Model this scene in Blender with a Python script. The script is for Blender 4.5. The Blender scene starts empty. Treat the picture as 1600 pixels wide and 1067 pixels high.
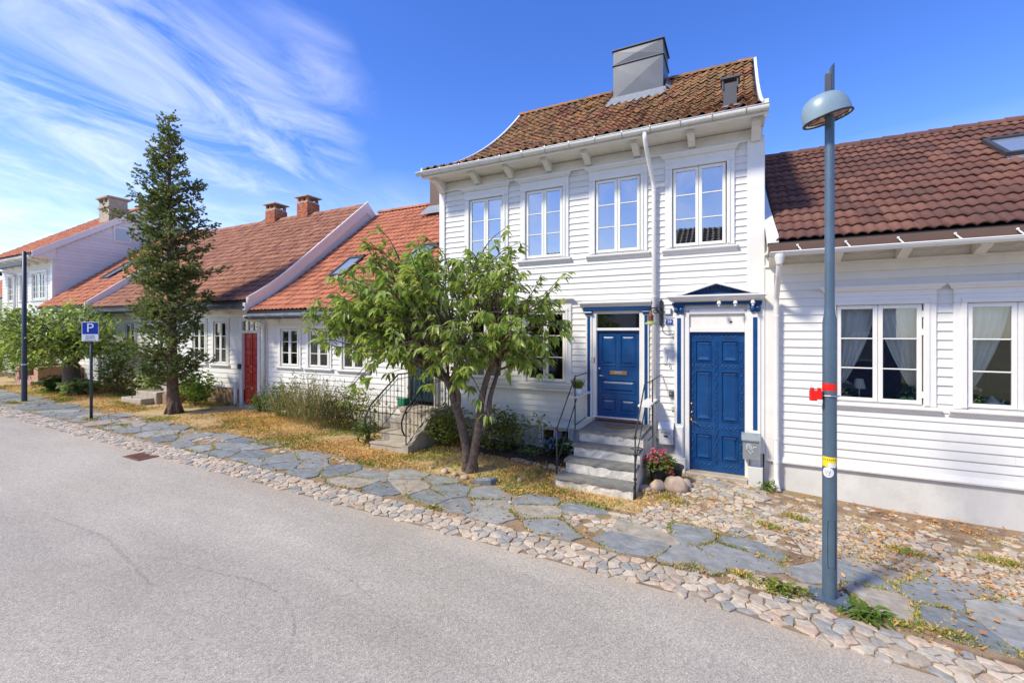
import bpy, math, random
import numpy as np
from mathutils import Vector, Matrix
random.seed(7); RNG = np.random.default_rng(7)
sc = bpy.context.scene
COL = sc.collection
R = math.radians

# ------------------------------------------------------------------ camera
HCAM = 2.64
cam_d = bpy.data.cameras.new('camera'); cam = bpy.data.objects.new('camera', cam_d); COL.objects.link(cam)
cam.location = (0, 0, HCAM)
cam.rotation_euler = (R(90), 0, math.atan(352/700))
cam_d.lens = 36*700/1600; cam_d.sensor_width = 36; cam_d.sensor_fit = 'HORIZONTAL'
cam_d.shift_y = -16.5/1600
cam_d.clip_end = 3000; cam_d.clip_start = .05
sc.camera = cam

# ------------------------------------------------------------------ sky, sun, exposure
SUN = Vector((-.42, -.62, .78)).normalized()
w = bpy.data.worlds.new('World'); sc.world = w; w.use_nodes = True
nt = w.node_tree; nt.nodes.clear()
def N(t, typ, **kw):
    n = t.nodes.new(typ)
    for k, v in kw.items(): setattr(n, k, v)
    return n
out = N(nt, 'ShaderNodeOutputWorld'); bg = N(nt, 'ShaderNodeBackground')
sky = N(nt, 'ShaderNodeTexSky', sky_type='NISHITA', sun_disc=False)
sky.sun_elevation = math.asin(SUN.z); sky.sun_rotation = math.atan2(SUN.x, SUN.y)
sky.air_density = 1.0; sky.dust_density = .25; sky.ozone_density = 3.5
hs = N(nt, 'ShaderNodeHueSaturation'); hs.inputs['Hue'].default_value = .520; hs.inputs['Saturation'].default_value = 1.27; hs.inputs['Value'].default_value = 1.5
nt.links.new(sky.outputs[0], hs.inputs['Color'])
tc = N(nt, 'ShaderNodeTexCoord'); sep = N(nt, 'ShaderNodeSeparateXYZ'); nt.links.new(tc.outputs['Generated'], sep.inputs[0])
def M(t, op, a, b=None, clamp=False):
    n = N(t, 'ShaderNodeMath', operation=op, use_clamp=clamp)
    for i, v in enumerate((a, b)):
        if v is None: continue
        if isinstance(v, (int, float)): n.inputs[i].default_value = v
        else: t.links.new(v, n.inputs[i])
    return n.outputs[0]
zz = M(nt, 'ADD', M(nt, 'MAXIMUM', sep.outputs[2], 0.0), .16)
cmb = N(nt, 'ShaderNodeCombineXYZ')
cmb_x = M(nt, 'DIVIDE', sep.outputs[0], zz); cmb_y = M(nt, 'DIVIDE', sep.outputs[1], zz); nt.links.new(cmb_x, cmb.inputs[0]); nt.links.new(cmb_y, cmb.inputs[1])
mp = N(nt, 'ShaderNodeMapping'); nt.links.new(cmb.outputs[0], mp.inputs[0])
mp.inputs['Rotation'].default_value = (0, 0, 0); mp.inputs['Scale'].default_value = (1.5, .75, 1)
def noise(t, vec, scale, det=6, rough=.55, dist=0, loc=None):
    n = N(t, 'ShaderNodeTexNoise'); n.inputs['Scale'].default_value = scale; n.inputs['Detail'].default_value = det
    n.inputs['Roughness'].default_value = rough; n.inputs['Distortion'].default_value = dist
    if vec is not None: t.links.new(vec, n.inputs['Vector'])
    return n.outputs[0]
def ramp(t, fac, stops):
    n = N(t, 'ShaderNodeValToRGB'); e = n.color_ramp.elements
    while len(e) < len(stops): e.new(.5)
    for i, (p, c) in enumerate(stops):
        e[i].position = p; e[i].color = (*c, 1) if len(c) == 3 else c
    t.links.new(fac, n.inputs[0]); return n.outputs[0]
def mix(t, f, a, b, mode='MIX'):
    n = N(t, 'ShaderNodeMix', data_type='RGBA', blend_type=mode)
    for sock, v in ((n.inputs[0], f), (n.inputs[6], a), (n.inputs[7], b)):
        if isinstance(v, (int, float)): sock.default_value = v
        elif isinstance(v, tuple): sock.default_value = (*v, 1) if len(v) == 3 else v
        else: t.links.new(v, sock)
    return n.outputs[2]
n1 = noise(nt, mp.outputs[0], 2.1, 9, .64, 1.1)
mp2 = N(nt, 'ShaderNodeMapping'); nt.links.new(cmb.outputs[0], mp2.inputs[0]); mp2.inputs['Location'].default_value = (3.1, .4, 0)
n2 = noise(nt, mp2.outputs[0], 1.1, 3, .5)
bank = M(nt, 'ADD', M(nt, 'MULTIPLY', cmb_x, -1.0), M(nt, 'MULTIPLY', cmb_y, -.5))     # a bank of high cloud in the west
bank = M(nt, 'ADD', bank, M(nt, 'MULTIPLY', M(nt, 'SUBTRACT', n2, .5), 1.3))
dens = M(nt, 'MULTIPLY', ramp(nt, n1, [(.40, (0, 0, 0)), (.78, (1, 1, 1))]), ramp(nt, bank, [(.62, (0, 0, 0)), (1.35, (1, 1, 1))]))
low = ramp(nt, sep.outputs[2], [(.0, (1, 1, 1)), (.33, (0, 0, 0))])
lown = M(nt, 'MULTIPLY', low, ramp(nt, n1, [(.3, (.25, .25, .25)), (.65, (1, 1, 1))]))
dens2 = M(nt, 'MAXIMUM', M(nt, 'MULTIPLY', dens, .46), M(nt, 'MULTIPLY', lown, .75), True)
skyc = mix(nt, dens2, hs.outputs[0], (9.2, 9.2, 9.6))
nt.links.new(skyc, bg.inputs[0]); bg.inputs[1].default_value = .13
nt.links.new(bg.outputs[0], out.inputs[0])

sun_d = bpy.data.lights.new('sun', 'SUN'); sun = bpy.data.objects.new('sun', sun_d); COL.objects.link(sun)
sun_d.energy = 3.5; sun_d.angle = R(7); sun_d.color = (1, .93, .76)
sun.rotation_euler = (-SUN).to_track_quat('-Z', 'Y').to_euler()
sun.location = (-10, -10, 20)
sc.view_settings.view_transform = 'Standard'; sc.view_settings.look = 'None'
sc.view_settings.gamma = 1; sc.view_settings.exposure = .5
sc.view_settings.use_curve_mapping = False

# ------------------------------------------------------------------ materials
MATS = {}
def srgb(r, g, b):
    f = lambda c: (c/255/12.92 if c/255 <= .04045 else ((c/255+.055)/1.055)**2.4)
    return (f(r), f(g), f(b))
def newmat(name):
    m = bpy.data.materials.new(name); m.use_nodes = True; t = m.node_tree
    b = t.nodes['Principled BSDF']; MATS[name] = m
    return m, t, b
def pos(t): return N(t, 'ShaderNodeNewGeometry').outputs['Position']
def bump(t, b, h, strength=.3, dist=.01):
    n = N(t, 'ShaderNodeBump'); n.inputs['Strength'].default_value = strength; n.inputs['Distance'].default_value = dist
    t.links.new(h, n.inputs['Height']); t.links.new(n.outputs[0], b.inputs['Normal'])
def rnd(t):
    o = N(t, 'ShaderNodeObjectInfo').outputs['Random']; i = N(t, 'ShaderNodeNewGeometry').outputs['Random Per Island']
    return M(t, 'FRACT', M(t, 'ADD', o, i))
def simple(name, c, rough=.5, metal=0, var=.12, vscale=6, bscale=40, bstr=.15, spec=.5, dirt=None, dirt_amt=.0, coat=0, bdist=.004):
    m, t, b = newmat(name); p = pos(t)
    n = noise(t, p, vscale, 5, .6)
    f = ramp(t, n, [(.3, (1-var,)*3), (.7, (1+var*.4,)*3)])
    colr = mix(t, 1.0, c, f, 'MULTIPLY')
    if name == 'white': colr = mix(t, 1.0, colr, ramp(t, rnd(t), [(0, (.93, .93, .925)), (1, (1.02, 1.02, 1.02))]), 'MULTIPLY')
    if dirt:
        d = ramp(t, noise(t, p, 3.3, 8, .7), [(.5, (0, 0, 0)), (.72, (dirt_amt,)*3)])
        colr = mix(t, d, colr, dirt)
    t.links.new(colr, b.inputs['Base Color'])
    b.inputs['Roughness'].default_value = rough; b.inputs['Metallic'].default_value = metal
    b.inputs['Specular IOR Level'].default_value = spec; b.inputs['Coat Weight'].default_value = coat
    if bstr: bump(t, b, noise(t, p, bscale, 4, .6), bstr, bdist)
    return m
simple('white', (.755, .735, .685), .5, var=.05, vscale=2.2, bscale=30, bstr=.12, dirt=(.55, .53, .47), dirt_amt=.22)
simple('white_trim', (.77, .75, .70), .42, var=.04, vscale=5, bscale=60, bstr=.06, dirt=(.6, .58, .52), dirt_amt=.15)
simple('soffit', (.79, .76, .69), .55, var=.06, vscale=4, bstr=.08, dirt=(.5, .45, .38), dirt_amt=.25)
simple('cream', (.80, .79, .70), .38, var=.03, bstr=.04)
simple('plaster', (.64, .62, .565), .85, var=.12, vscale=1.6, bscale=22, bstr=.5, dirt=(.42, .41, .37), dirt_amt=.45)
simple('blue', srgb(6, 66, 120), .36, var=.22, vscale=5, bscale=30, bstr=.16, dirt=srgb(40, 92, 140), dirt_amt=.35)
simple('red_paint', srgb(184, 40, 26), .38, var=.12, bstr=.08)
simple('green_paint', srgb(30, 52, 60), .35, var=.12, bstr=.06)
simple('iron', (.022, .022, .024), .45, var=.2, bstr=.15)
simple('zinc', srgb(92, 94, 98), .42, .45, var=.12, vscale=3, bstr=.05)
simple('zinc_dark', srgb(82, 82, 84), .5, .4, var=.12, vscale=3, bstr=.05)
simple('lead', srgb(140, 144, 150), .55, .3, var=.25, vscale=12, bscale=30, bstr=.5)
simple('pole', srgb(84, 104, 120), .42, .15, var=.16, vscale=5, bscale=80, bstr=.08)
simple('pole_dark', srgb(52, 62, 72), .45, .1, var=.12, bstr=.08)
simple('lamp_hood', srgb(140, 160, 168), .4, .1, var=.1, bstr=.04)
simple('reflector', (.6, .6, .55), .25, .7, var=.2, bstr=0)
simple('brown_metal', srgb(104, 80, 66), .5, .1, var=.1, bstr=.05)
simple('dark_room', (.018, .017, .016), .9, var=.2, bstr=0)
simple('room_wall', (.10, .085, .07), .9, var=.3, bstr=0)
simple('brass', srgb(205, 160, 95), .3, .8, var=.1, bstr=0)
simple('steel', (.55, .55, .55), .35, .8, var=.1, bstr=0)
simple('bark', srgb(116, 100, 86), .9, var=.55, vscale=16, bscale=30, bstr=1.0, bdist=.03)
simple('bark_conifer', srgb(110, 88, 70), .95, var=.5, vscale=9, bscale=18, bstr=1.0, bdist=.04)
simple('concrete', srgb(176, 164, 146), .9, var=.2, vscale=5, bscale=45, bstr=.6, dirt=(.2, .17, .13), dirt_amt=.5)
simple('pink_concrete', srgb(178, 140, 118), .9, var=.18, vscale=5, bscale=35, bstr=.4)
simple('granite_wall', srgb(150, 122, 98), .9, var=.4, vscale=3, bscale=20, bstr=.7)
simple('soil', srgb(72, 54, 42), .95, var=.5, vscale=14, bscale=40, bstr=1)
simple('pot', (.035, .037, .04), .6, var=.2, bstr=.1)
simple('china', (.72, .78, .70), .2, var=.05, bstr=0)
simple('lamp_fabric', (.8, .79, .72), .8, var=.05, bstr=0)
simple('mat_fibre', srgb(128, 102, 80), .95, var=.35, vscale=30, bscale=90, bstr=.8)
simple('red_plastic', srgb(225, 30, 18), .4, var=.05, bstr=0)
simple('yellow_sticker', srgb(235, 205, 30), .5, var=.08, bstr=0)
simple('paper', (.72, .73, .72), .6, var=.15, vscale=30, bstr=0)
simple('sign_blue', srgb(10, 55, 160), .35, var=.04, bstr=0)
simple('sign_white', (.78, .80, .82), .35, var=.03, bstr=0)
simple('black', (.015, .015, .016), .5, var=.1, bstr=0)
simple('mailbox_grey', srgb(150, 158, 160), .45, .3, var=.1, bstr=.05)
simple('mailbox_white', srgb(222, 222, 220), .4, .1, var=.06, bstr=.03)
simple('lamp_green', srgb(150, 160, 95), .5, var=.25, bstr=.1)
simple('rust', srgb(132, 88, 66), .8, var=.4, vscale=20, bstr=.4)
simple('slate_dark', srgb(124, 122, 116), .8, var=.35, vscale=8, bscale=25, bstr=.8, dirt=(.3, .29, .26), dirt_amt=.5)
simple('green_plastic', srgb(20, 120, 90), .4, var=.1, bstr=0)
simple('slate_blue', srgb(112, 116, 140), .6, var=.1, bstr=.1)
simple('tyre', (.02, .02, .02), .8, bstr=.2)
simple('stem', srgb(92, 96, 52), .8, var=.2, bstr=0)
simple('concrete_white', srgb(210, 204, 192), .85, var=.3, vscale=9, bscale=30, bstr=.9, dirt=(.24, .22, .19), dirt_amt=.95)
simple('boulder', srgb(186, 164, 142), .85, var=.3, vscale=6, bscale=24, bstr=.5)

def piecemat(name, cols, rough=.8, nvar=.3, nscale=12, bscale=40, bstr=.4, extra=None, spec=.4):
    """stones and tiles: one of several colours for each piece, with grain"""
    m, t, b = newmat(name); p = pos(t); r = rnd(t)
    k = len(cols)
    rp = N(t, 'ShaderNodeValToRGB'); rp.color_ramp.interpolation = 'CONSTANT' if k > 3 else 'LINEAR'
    e = rp.color_ramp.elements
    while len(e) < k: e.new(.5)
    for i, c in enumerate(cols): e[i].position = i/k if k > 3 else i/(k-1); e[i].color = (*c, 1)
    t.links.new(r, rp.inputs[0])
    n = noise(t, p, nscale, 6, .65)
    c = mix(t, 1.0, rp.outputs[0], ramp(t, n, [(.25, (1-nvar,)*3), (.75, (1+nvar*.5,)*3)]), 'MULTIPLY')
    if extra: c = extra(t, p, c, r)
    t.links.new(c, b.inputs['Base Color']); b.inputs['Roughness'].default_value = rough
    b.inputs['Specular IOR Level'].default_value = spec
    bump(t, b, noise(t, p, bscale, 5, .65), bstr, .006)
    return m
def lichen(t, p, c, r):
    a = ramp(t, noise(t, p, 1.1, 3, .6), [(.36, (0, 0, 0)), (.52, (1, 1, 1))])
    bq = ramp(t, noise(t, p, 26, 5, .7), [(.36, (0, 0, 0)), (.52, (1, 1, 1))])
    f = M(t, 'MULTIPLY', M(t, 'MULTIPLY', a, bq), .42)
    c = mix(t, f, c, srgb(164, 142, 82))
    d = ramp(t, noise(t, p, 40, 4, .7), [(.56, (0, 0, 0)), (.66, (.85,)*3)])
    return mix(t, d, c, srgb(44, 34, 30))
piecemat('tile_old', [srgb(138, 90, 72), srgb(158, 98, 76), srgb(122, 82, 68), srgb(108, 76, 64), srgb(146, 98, 78)], .9, .35, 10, 40, .5, lichen)
def speck(t, p, c, r):
    d = ramp(t, noise(t, p, 55, 3, .7), [(.63, (0, 0, 0)), (.70, (.55,)*3)])
    return mix(t, d, c, srgb(168, 132, 116))
piecemat('tile_brown', [srgb(112, 74, 62), srgb(102, 68, 58), srgb(120, 82, 68), srgb(106, 72, 62), srgb(96, 66, 58)], .85, .2, 14, 60, .3, speck)
piecemat('tile_dark', [srgb(66, 58, 58), srgb(76, 64, 62), srgb(58, 52, 54)], .7, .2, 8, 40, .25)
piecemat('tile_orange', [srgb(180, 112, 82), srgb(190, 120, 88), srgb(168, 104, 78), srgb(184, 116, 88)], .85, .16, 5, 40, .25)
piecemat('tile_rust', [srgb(160, 110, 88), srgb(150, 102, 82), srgb(168, 118, 94), srgb(142, 96, 78)], .88, .2, 4, 40, .25)
def grime(t, p, c, r):     # soil trodden over the stones
    d = ramp(t, noise(t, p, 3.4, 7, .72), [(.50, (0, 0, 0)), (.68, (.6,)*3)])
    return mix(t, d, c, srgb(146, 124, 98))
piecemat('cobble', [srgb(200, 184, 162), srgb(186, 174, 156), srgb(210, 192, 168), srgb(182, 174, 160), srgb(202, 178, 154), srgb(176, 162, 144), srgb(158, 156, 150), srgb(206, 192, 170)], .85, .42, 16, 50, .7, grime)
def vein(t, p, c, r):
    mpn = N(t, 'ShaderNodeMapping'); t.links.new(p, mpn.inputs[0]); mpn.inputs['Scale'].default_value = (1, 5, 1); mpn.inputs['Rotation'].default_value = (0, 0, R(25))
    n = noise(t, mpn.outputs[0], 3.2, 6, .7, 1.2)
    f = ramp(t, n, [(.57, (0, 0, 0)), (.66, (.6,)*3)])
    c = mix(t, f, c, srgb(178, 184, 188))
    g = ramp(t, noise(t, p, 1.7, 4, .6), [(.55, (0, 0, 0)), (.75, (.35,)*3)])
    c = mix(t, g, c, srgb(150, 140, 124))
    d = ramp(t, noise(t, p, 4.5, 7, .72), [(.54, (0, 0, 0)), (.72, (.5,)*3)])
    return mix(t, d, c, srgb(142, 124, 96))
piecemat('slab', [srgb(134, 138, 138), srgb(146, 147, 145), srgb(122, 128, 130), srgb(158, 157, 150), srgb(138, 141, 140), srgb(168, 158, 142)], .72, .42, 7, 30, .7, vein)
piecemat('brick', [srgb(176, 104, 74), srgb(160, 92, 68), srgb(188, 118, 88), srgb(148, 96, 78)], .9, .25, 20, 50, .4)

def leafmat(name, cols, trans=.35, rough=.5):
    m, t, b = newmat(name)
    r = rnd(t)
    rp = ramp(t, r, [(i/(len(cols)-1), c) for i, c in enumerate(cols)])
    n = noise(t, pos(t), 1.4, 3, .6)
    c = mix(t, 1.0, rp, ramp(t, n, [(.3, (.72,)*3), (.7, (1.18,)*3)]), 'MULTIPLY')
    t.links.new(c, b.inputs['Base Color']); b.inputs['Roughness'].default_value = rough; b.inputs['Specular IOR Level'].default_value = .35
    tr = N(t, 'ShaderNodeBsdfTranslucent'); t.links.new(mix(t, 1.0, c, (1.25, 1.22, .68), 'MULTIPLY'), tr.inputs[0])
    ms = N(t, 'ShaderNodeMixShader'); ms.inputs[0].default_value = trans
    t.links.new(b.outputs[0], ms.inputs[1]); t.links.new(tr.outputs[0], ms.inputs[2])
    t.links.new(ms.outputs[0], t.nodes['Material Output'].inputs[0])
    return m
leafmat('leaf_cherry', [srgb(136, 160, 70), srgb(164, 184, 92), srgb(108, 134, 56), srgb(194, 202, 118)], .45, .34)
leafmat('leaf_conifer', [srgb(104, 122, 68), srgb(128, 140, 84), srgb(86, 106, 60), srgb(150, 152, 98)], .38, .7)
leafmat('leaf_bush', [srgb(98, 132, 48), srgb(120, 150, 56), srgb(80, 112, 42), srgb(140, 160, 72)], .35)
leafmat('leaf_dark', [srgb(62, 92, 40), srgb(80, 110, 46), srgb(52, 78, 36)], .3)
leafmat('leaf_variegated', [srgb(110, 140, 70), srgb(190, 200, 140), srgb(90, 120, 58)], .3)
leafmat('leaf_brown', [srgb(96, 84, 48), srgb(76, 88, 46), srgb(120, 98, 56)], .25)
leafmat('leaf_rose', [srgb(96, 122, 52), srgb(120, 138, 58), srgb(150, 140, 60), srgb(80, 104, 46)], .3)
leafmat('leaf_house', [srgb(40, 96, 62), srgb(60, 120, 80), srgb(34, 80, 54)], .2)
leafmat('straw', [srgb(218, 184, 116), srgb(204, 166, 96), srgb(228, 200, 140), srgb(190, 158, 94)], .3, .8)
leafmat('grass_green', [srgb(138, 152, 70), srgb(116, 140, 58), srgb(168, 166, 84)], .3, .7)
leafmat('dead_leaf', [srgb(204, 132, 62), srgb(214, 160, 84), srgb(180, 112, 58), srgb(222, 178, 110)], .2, .7)
leafmat('tall_grass', [srgb(138, 138, 84), srgb(158, 148, 98), srgb(112, 124, 70), srgb(170, 152, 112)], .3, .8)
leafmat('petal_pink', [srgb(236, 104, 136), srgb(244, 138, 160), srgb(226, 84, 120)], .3)
leafmat('petal_blue', [srgb(96, 128, 196), srgb(120, 146, 206), srgb(140, 150, 200)], .3)
leafmat('petal_white', [srgb(236, 236, 224), srgb(224, 226, 208)], .3)

# thin curtain
m, t, b = newmat('curtain'); b.inputs['Base Color'].default_value = (.92, .92, .84, 1); b.inputs['Roughness'].default_value = .9
tr = N(t, 'ShaderNodeBsdfTransparent'); ms = N(t, 'ShaderNodeMixShader'); ms.inputs[0].default_value = .06
t.links.new(b.outputs[0], ms.inputs[1]); t.links.new(tr.outputs[0], ms.inputs[2]); t.links.new(ms.outputs[0], t.nodes['Material Output'].inputs[0])
# window glass: a thin double pane, mirrored by the angle of view and clear otherwise
def glassmat(name, base, tint=(.9, .93, .92)):
    m, t, b = newmat(name); t.nodes.remove(b)
    fr = N(t, 'ShaderNodeFresnel'); fr.inputs[0].default_value = 1.5
    k = M(t, 'ADD', M(t, 'MULTIPLY', fr.outputs[0], 1.6), base, True)
    gl = N(t, 'ShaderNodeBsdfGlossy'); gl.inputs['Roughness'].default_value = .015
    tp = N(t, 'ShaderNodeBsdfTransparent'); tp.inputs[0].default_value = (*tint, 1)
    bn = N(t, 'ShaderNodeBump'); bn.inputs['Strength'].default_value = .05; bn.inputs['Distance'].default_value = .01
    t.links.new(noise(t, pos(t), 2.0, 2, .5), bn.inputs['Height']); t.links.new(bn.outputs[0], gl.inputs['Normal'])
    ms = N(t, 'ShaderNodeMixShader'); t.links.new(k, ms.inputs[0]); t.links.new(tp.outputs[0], ms.inputs[1]); t.links.new(gl.outputs[0], ms.inputs[2])
    t.links.new(ms.outputs[0], t.nodes['Material Output'].inputs[0])
glassmat('glass', .10); glassmat('glass_sky', .42)

def M_wear(t, p):     # long patches in the direction of travel
    n = N(t, 'ShaderNodeMapping'); t.links.new(p, n.inputs[0]); n.inputs['Scale'].default_value = (.12, .75, 1); return n.outputs[0]
# asphalt
m, t, b = newmat('asphalt'); p = pos(t)
v = N(t, 'ShaderNodeTexVoronoi'); v.inputs['Scale'].default_value = 95; t.links.new(p, v.inputs['Vector'])
grain = ramp(t, v.outputs['Color'], [(.0, (.19, .185, .18)), (.35, (.29, .28, .265)), (.62, (.35, .335, .31)), (.85, (.42, .395, .36)), (1, (.54, .52, .48))])
fine = noise(t, p, 220, 3, .7)
c = mix(t, 1, grain, ramp(t, fine, [(.3, (.72,)*3), (.7, (1.2,)*3)]), 'MULTIPLY')
big = ramp(t, noise(t, p, .45, 4, .55), [(.3, (.90, .89, .87)), (.7, (1.06, 1.06, 1.07))])
c = mix(t, 1, c, big, 'MULTIPLY')
st = ramp(t, noise(t, p, 1.6, 7, .7), [(.62, (0, 0, 0)), (.8, (.22,)*3)])
c = mix(t, st, c, (.16, .15, .145))
c = mix(t, 1, c, (1.40, 1.31, 1.16), 'MULTIPLY')
sy_ = N(t, 'ShaderNodeSeparateXYZ'); t.links.new(p, sy_.inputs[0])
edge = ramp(t, M(t, 'ADD', M(t, 'DIVIDE', M(t, 'SUBTRACT', sy_.outputs[1], 4.0), 1.0), M(t, 'MULTIPLY', M(t, 'SUBTRACT', noise(t, p, 2.4, 6, .7), .5), 1.1)), [(.45, (0, 0, 0)), (.95, (.55,)*3)])     # grit swept to the kerb
c = mix(t, edge, c, srgb(186, 164, 138))
wear = ramp(t, noise(t, M_wear(t, p), 1.0, 4, .6), [(.42, (.88, .88, .88)), (.60, (1.05, 1.05, 1.04))])
c = mix(t, 1, c, wear, 'MULTIPLY')
t.links.new(c, b.inputs['Base Color']); b.inputs['Roughness'].default_value = .88; b.inputs['Specular IOR Level'].default_value = .3
bump(t, b, v.outputs['Distance'], .5, .006)
# skid mark: rubber that shows the asphalt through
m, t, b = newmat('rubber_mark'); b.inputs['Base Color'].default_value = (.06, .06, .062, 1); b.inputs['Roughness'].default_value = .9
tp = N(t, 'ShaderNodeBsdfTransparent'); ms = N(t, 'ShaderNodeMixShader')
t.links.new(ramp(t, noise(t, pos(t), 26, 5, .75), [(.42, (.01,)*3), (.70, (.28,)*3)]), ms.inputs[0])
t.links.new(tp.outputs[0], ms.inputs[1]); t.links.new(b.outputs[0], ms.inputs[2]); t.links.new(ms.outputs[0], t.nodes['Material Output'].inputs[0])
m, t, b = newmat('dust_mark'); b.inputs['Base Color'].default_value = (.62, .58, .52, 1); b.inputs['Roughness'].default_value = .9
tp = N(t, 'ShaderNodeBsdfTransparent'); ms = N(t, 'ShaderNodeMixShader')
t.links.new(ramp(t, noise(t, pos(t), 16, 6, .75), [(.42, (0,)*3), (.66, (.6,)*3)]), ms.inputs[0])
t.links.new(tp.outputs[0], ms.inputs[1]); t.links.new(b.outputs[0], ms.inputs[2]); t.links.new(ms.outputs[0], t.nodes['Material Output'].inputs[0])
# verge: dry turf, soil and leaf litter
m, t, b = newmat('verge'); p = pos(t)
a = ramp(t, noise(t, p, 1.3, 6, .65), [(.32, srgb(120, 98, 74)), (.42, srgb(184, 156, 110)), (.56, srgb(204, 176, 124)), (.68, srgb(160, 152, 94))])
c = mix(t, 1, a, ramp(t, noise(t, p, 30, 5, .7), [(.3, (.62,)*3), (.7, (1.2,)*3)]), 'MULTIPLY')
t.links.new(c, b.inputs['Base Color']); b.inputs['Roughness'].default_value = .95
bump(t, b, noise(t, p, 45, 5, .7), .9, .02)
# sandy joint bed of the pavement
m, t, b = newmat('joint_bed'); p = pos(t)
a = ramp(t, noise(t, p, 2.2, 6, .65), [(.35, srgb(120, 98, 76)), (.5, srgb(160, 134, 106)), (.62, srgb(150, 128, 84)), (.72, srgb(118, 118, 62))])
c = mix(t, 1, a, ramp(t, noise(t, p, 60, 4, .7), [(.3, (.65,)*3), (.7, (1.15,)*3)]), 'MULTIPLY')
t.links.new(c, b.inputs['Base Color']); b.inputs['Roughness'].default_value = .95; bump(t, b, noise(t, p, 70, 4, .7), .7, .008)
simple('far_ground', srgb(128, 124, 84), .95, var=.3, vscale=.5, bscale=5, bstr=.3)

# ------------------------------------------------------------------ mesh helpers
ORG = {}
def org(o):
    while o.parent: o = o.parent
    return ORG.get(o.name, Vector((0, 0, 0)))
def tag(o, label, cat, group=None, kind=None):
    o['label'] = label
    if cat: o['category'] = cat
    if group: o['group'] = group
    if kind: o['kind'] = kind
    return o
def thing(name, loc, label, cat, group=None, kind=None):
    o = bpy.data.objects.new(name, None); COL.objects.link(o); o.location = loc
    o.empty_display_size = .2; ORG[o.name] = Vector(loc)
    return tag(o, label, cat, group, kind)
class MB:
    def __init__(s): s.v = []; s.f = []
    def add(s, vs, fs):
        n = len(s.v); s.v += [tuple(q) for q in vs]; s.f += [tuple(i+n for i in q) for q in fs]; return s
    def box(s, x0, x1, y0, y1, z0, z1):
        return s.add([(x0,y0,z0),(x1,y0,z0),(x1,y1,z0),(x0,y1,z0),(x0,y0,z1),(x1,y0,z1),(x1,y1,z1),(x0,y1,z1)],
                     [(0,3,2,1),(4,5,6,7),(0,1,5,4),(1,2,6,5),(2,3,7,6),(3,0,4,7)])
    def bbox(s, x0, x1, y0, y1, z0, z1, e=.006):
        """box whose front (-y) edges are chamfered"""
        return s.add([(x0,y1,z0),(x1,y1,z0),(x1,y1,z1),(x0,y1,z1),(x0,y0+e,z0),(x1,y0+e,z0),(x1,y0+e,z1),(x0,y0+e,z1),
                      (x0+e,y0,z0+e),(x1-e,y0,z0+e),(x1-e,y0,z1-e),(x0+e,y0,z1-e)],
                     [(0,3,2,1),(0,1,5,4),(1,2,6,5),(2,3,7,6),(3,0,4,7),(4,5,9,8),(5,6,10,9),(6,7,11,10),(7,4,8,11),(8,9,10,11)])
    def poly_x(s, prof, x0, x1):
        """profile of (y, z) points, extruded along x"""
        n = len(prof); vs = [(x0, y, z) for y, z in prof]+[(x1, y, z) for y, z in prof]
        return s.add(vs, [tuple(range(n))[::-1], tuple(range(n, 2*n))]+[(i, (i+1) % n, n+(i+1) % n, n+i) for i in range(n)])
    def poly_y(s, prof, y0, y1):
        n = len(prof); vs = [(x, y0, z) for x, z in prof]+[(x, y1, z) for x, z in prof]
        return s.add(vs, [tuple(range(n)), tuple(range(n, 2*n))[::-1]]+[(i, n+i, n+(i+1) % n, (i+1) % n) for i in range(n)])
    def poly_z(s, prof, z0, z1):
        n = len(prof); vs = [(x, y, z0) for x, y in prof]+[(x, y, z1) for x, y in prof]
        return s.add(vs, [tuple(range(n))[::-1], tuple(range(n, 2*n))]+[(i, (i+1) % n, n+(i+1) % n, n+i) for i in range(n)])
    def tube(s, pts, r, n=8, cap=True):
        pts = [Vector(q) for q in pts]; rs = r if isinstance(r, (list, tuple)) else [r]*len(pts)
        rings = []; up = None
        for i, q in enumerate(pts):
            d = (pts[min(i+1, len(pts)-1)]-pts[max(i-1, 0)])
            if d.length < 1e-9: d = Vector((0, 0, 1))
            d.normalize()
            if up is None: up = Vector((0, 0, 1)) if abs(d.z) < .9 else Vector((1, 0, 0))
            a = d.cross(up); 
            if a.length < 1e-6: a = d.orthogonal()
            a.normalize(); bq = a.cross(d).normalized(); up = bq
            rings.append([q+(a*math.cos(2*math.pi*k/n)+bq*math.sin(2*math.pi*k/n))*rs[i] for k in range(n)])
        vs = [p for ring in rings for p in ring]; fs = []
        for i in range(len(pts)-1):
            for k in range(n): fs.append((i*n+k, i*n+(k+1) % n, (i+1)*n+(k+1) % n, (i+1)*n+k))
        if cap: fs += [tuple(range(n))[::-1], tuple(range((len(pts)-1)*n, len(pts)*n))]
        return s.add(vs, fs)
    def lathe(s, c, prof, n=20, axis=None):
        """prof: (radius, height) pairs about a vertical axis through c"""
        c = Vector(c); vs = []; fs = []; k = len(prof)
        for i in range(n):
            a = 2*math.pi*i/n
            for r, h in prof: vs.append((c.x+r*math.cos(a), c.y+r*math.sin(a), c.z+h))
        for i in range(n):
            j = (i+1) % n
            for q in range(k-1): fs.append((i*k+q, j*k+q, j*k+q+1, i*k+q+1))
        return s.add(vs, fs)
    def build(s, name, mat, parent=None, smooth=False, o=None, loc=None):
        oo = o if o is not None else (org(parent) if parent else Vector((0, 0, 0)))
        me = bpy.data.meshes.new(name)
        me.from_pydata([(x-oo.x, y-oo.y, z-oo.z) for x, y, z in s.v], [], s.f)
        me.materials.append(MATS[mat])
        if smooth: me.polygons.foreach_set('use_smooth', [True]*len(me.polygons))
        me.update(); ob = bpy.data.objects.new(name, me); COL.objects.link(ob)
        if parent: ob.parent = parent
        if loc is not None: ob.location = loc
        return ob
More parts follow.
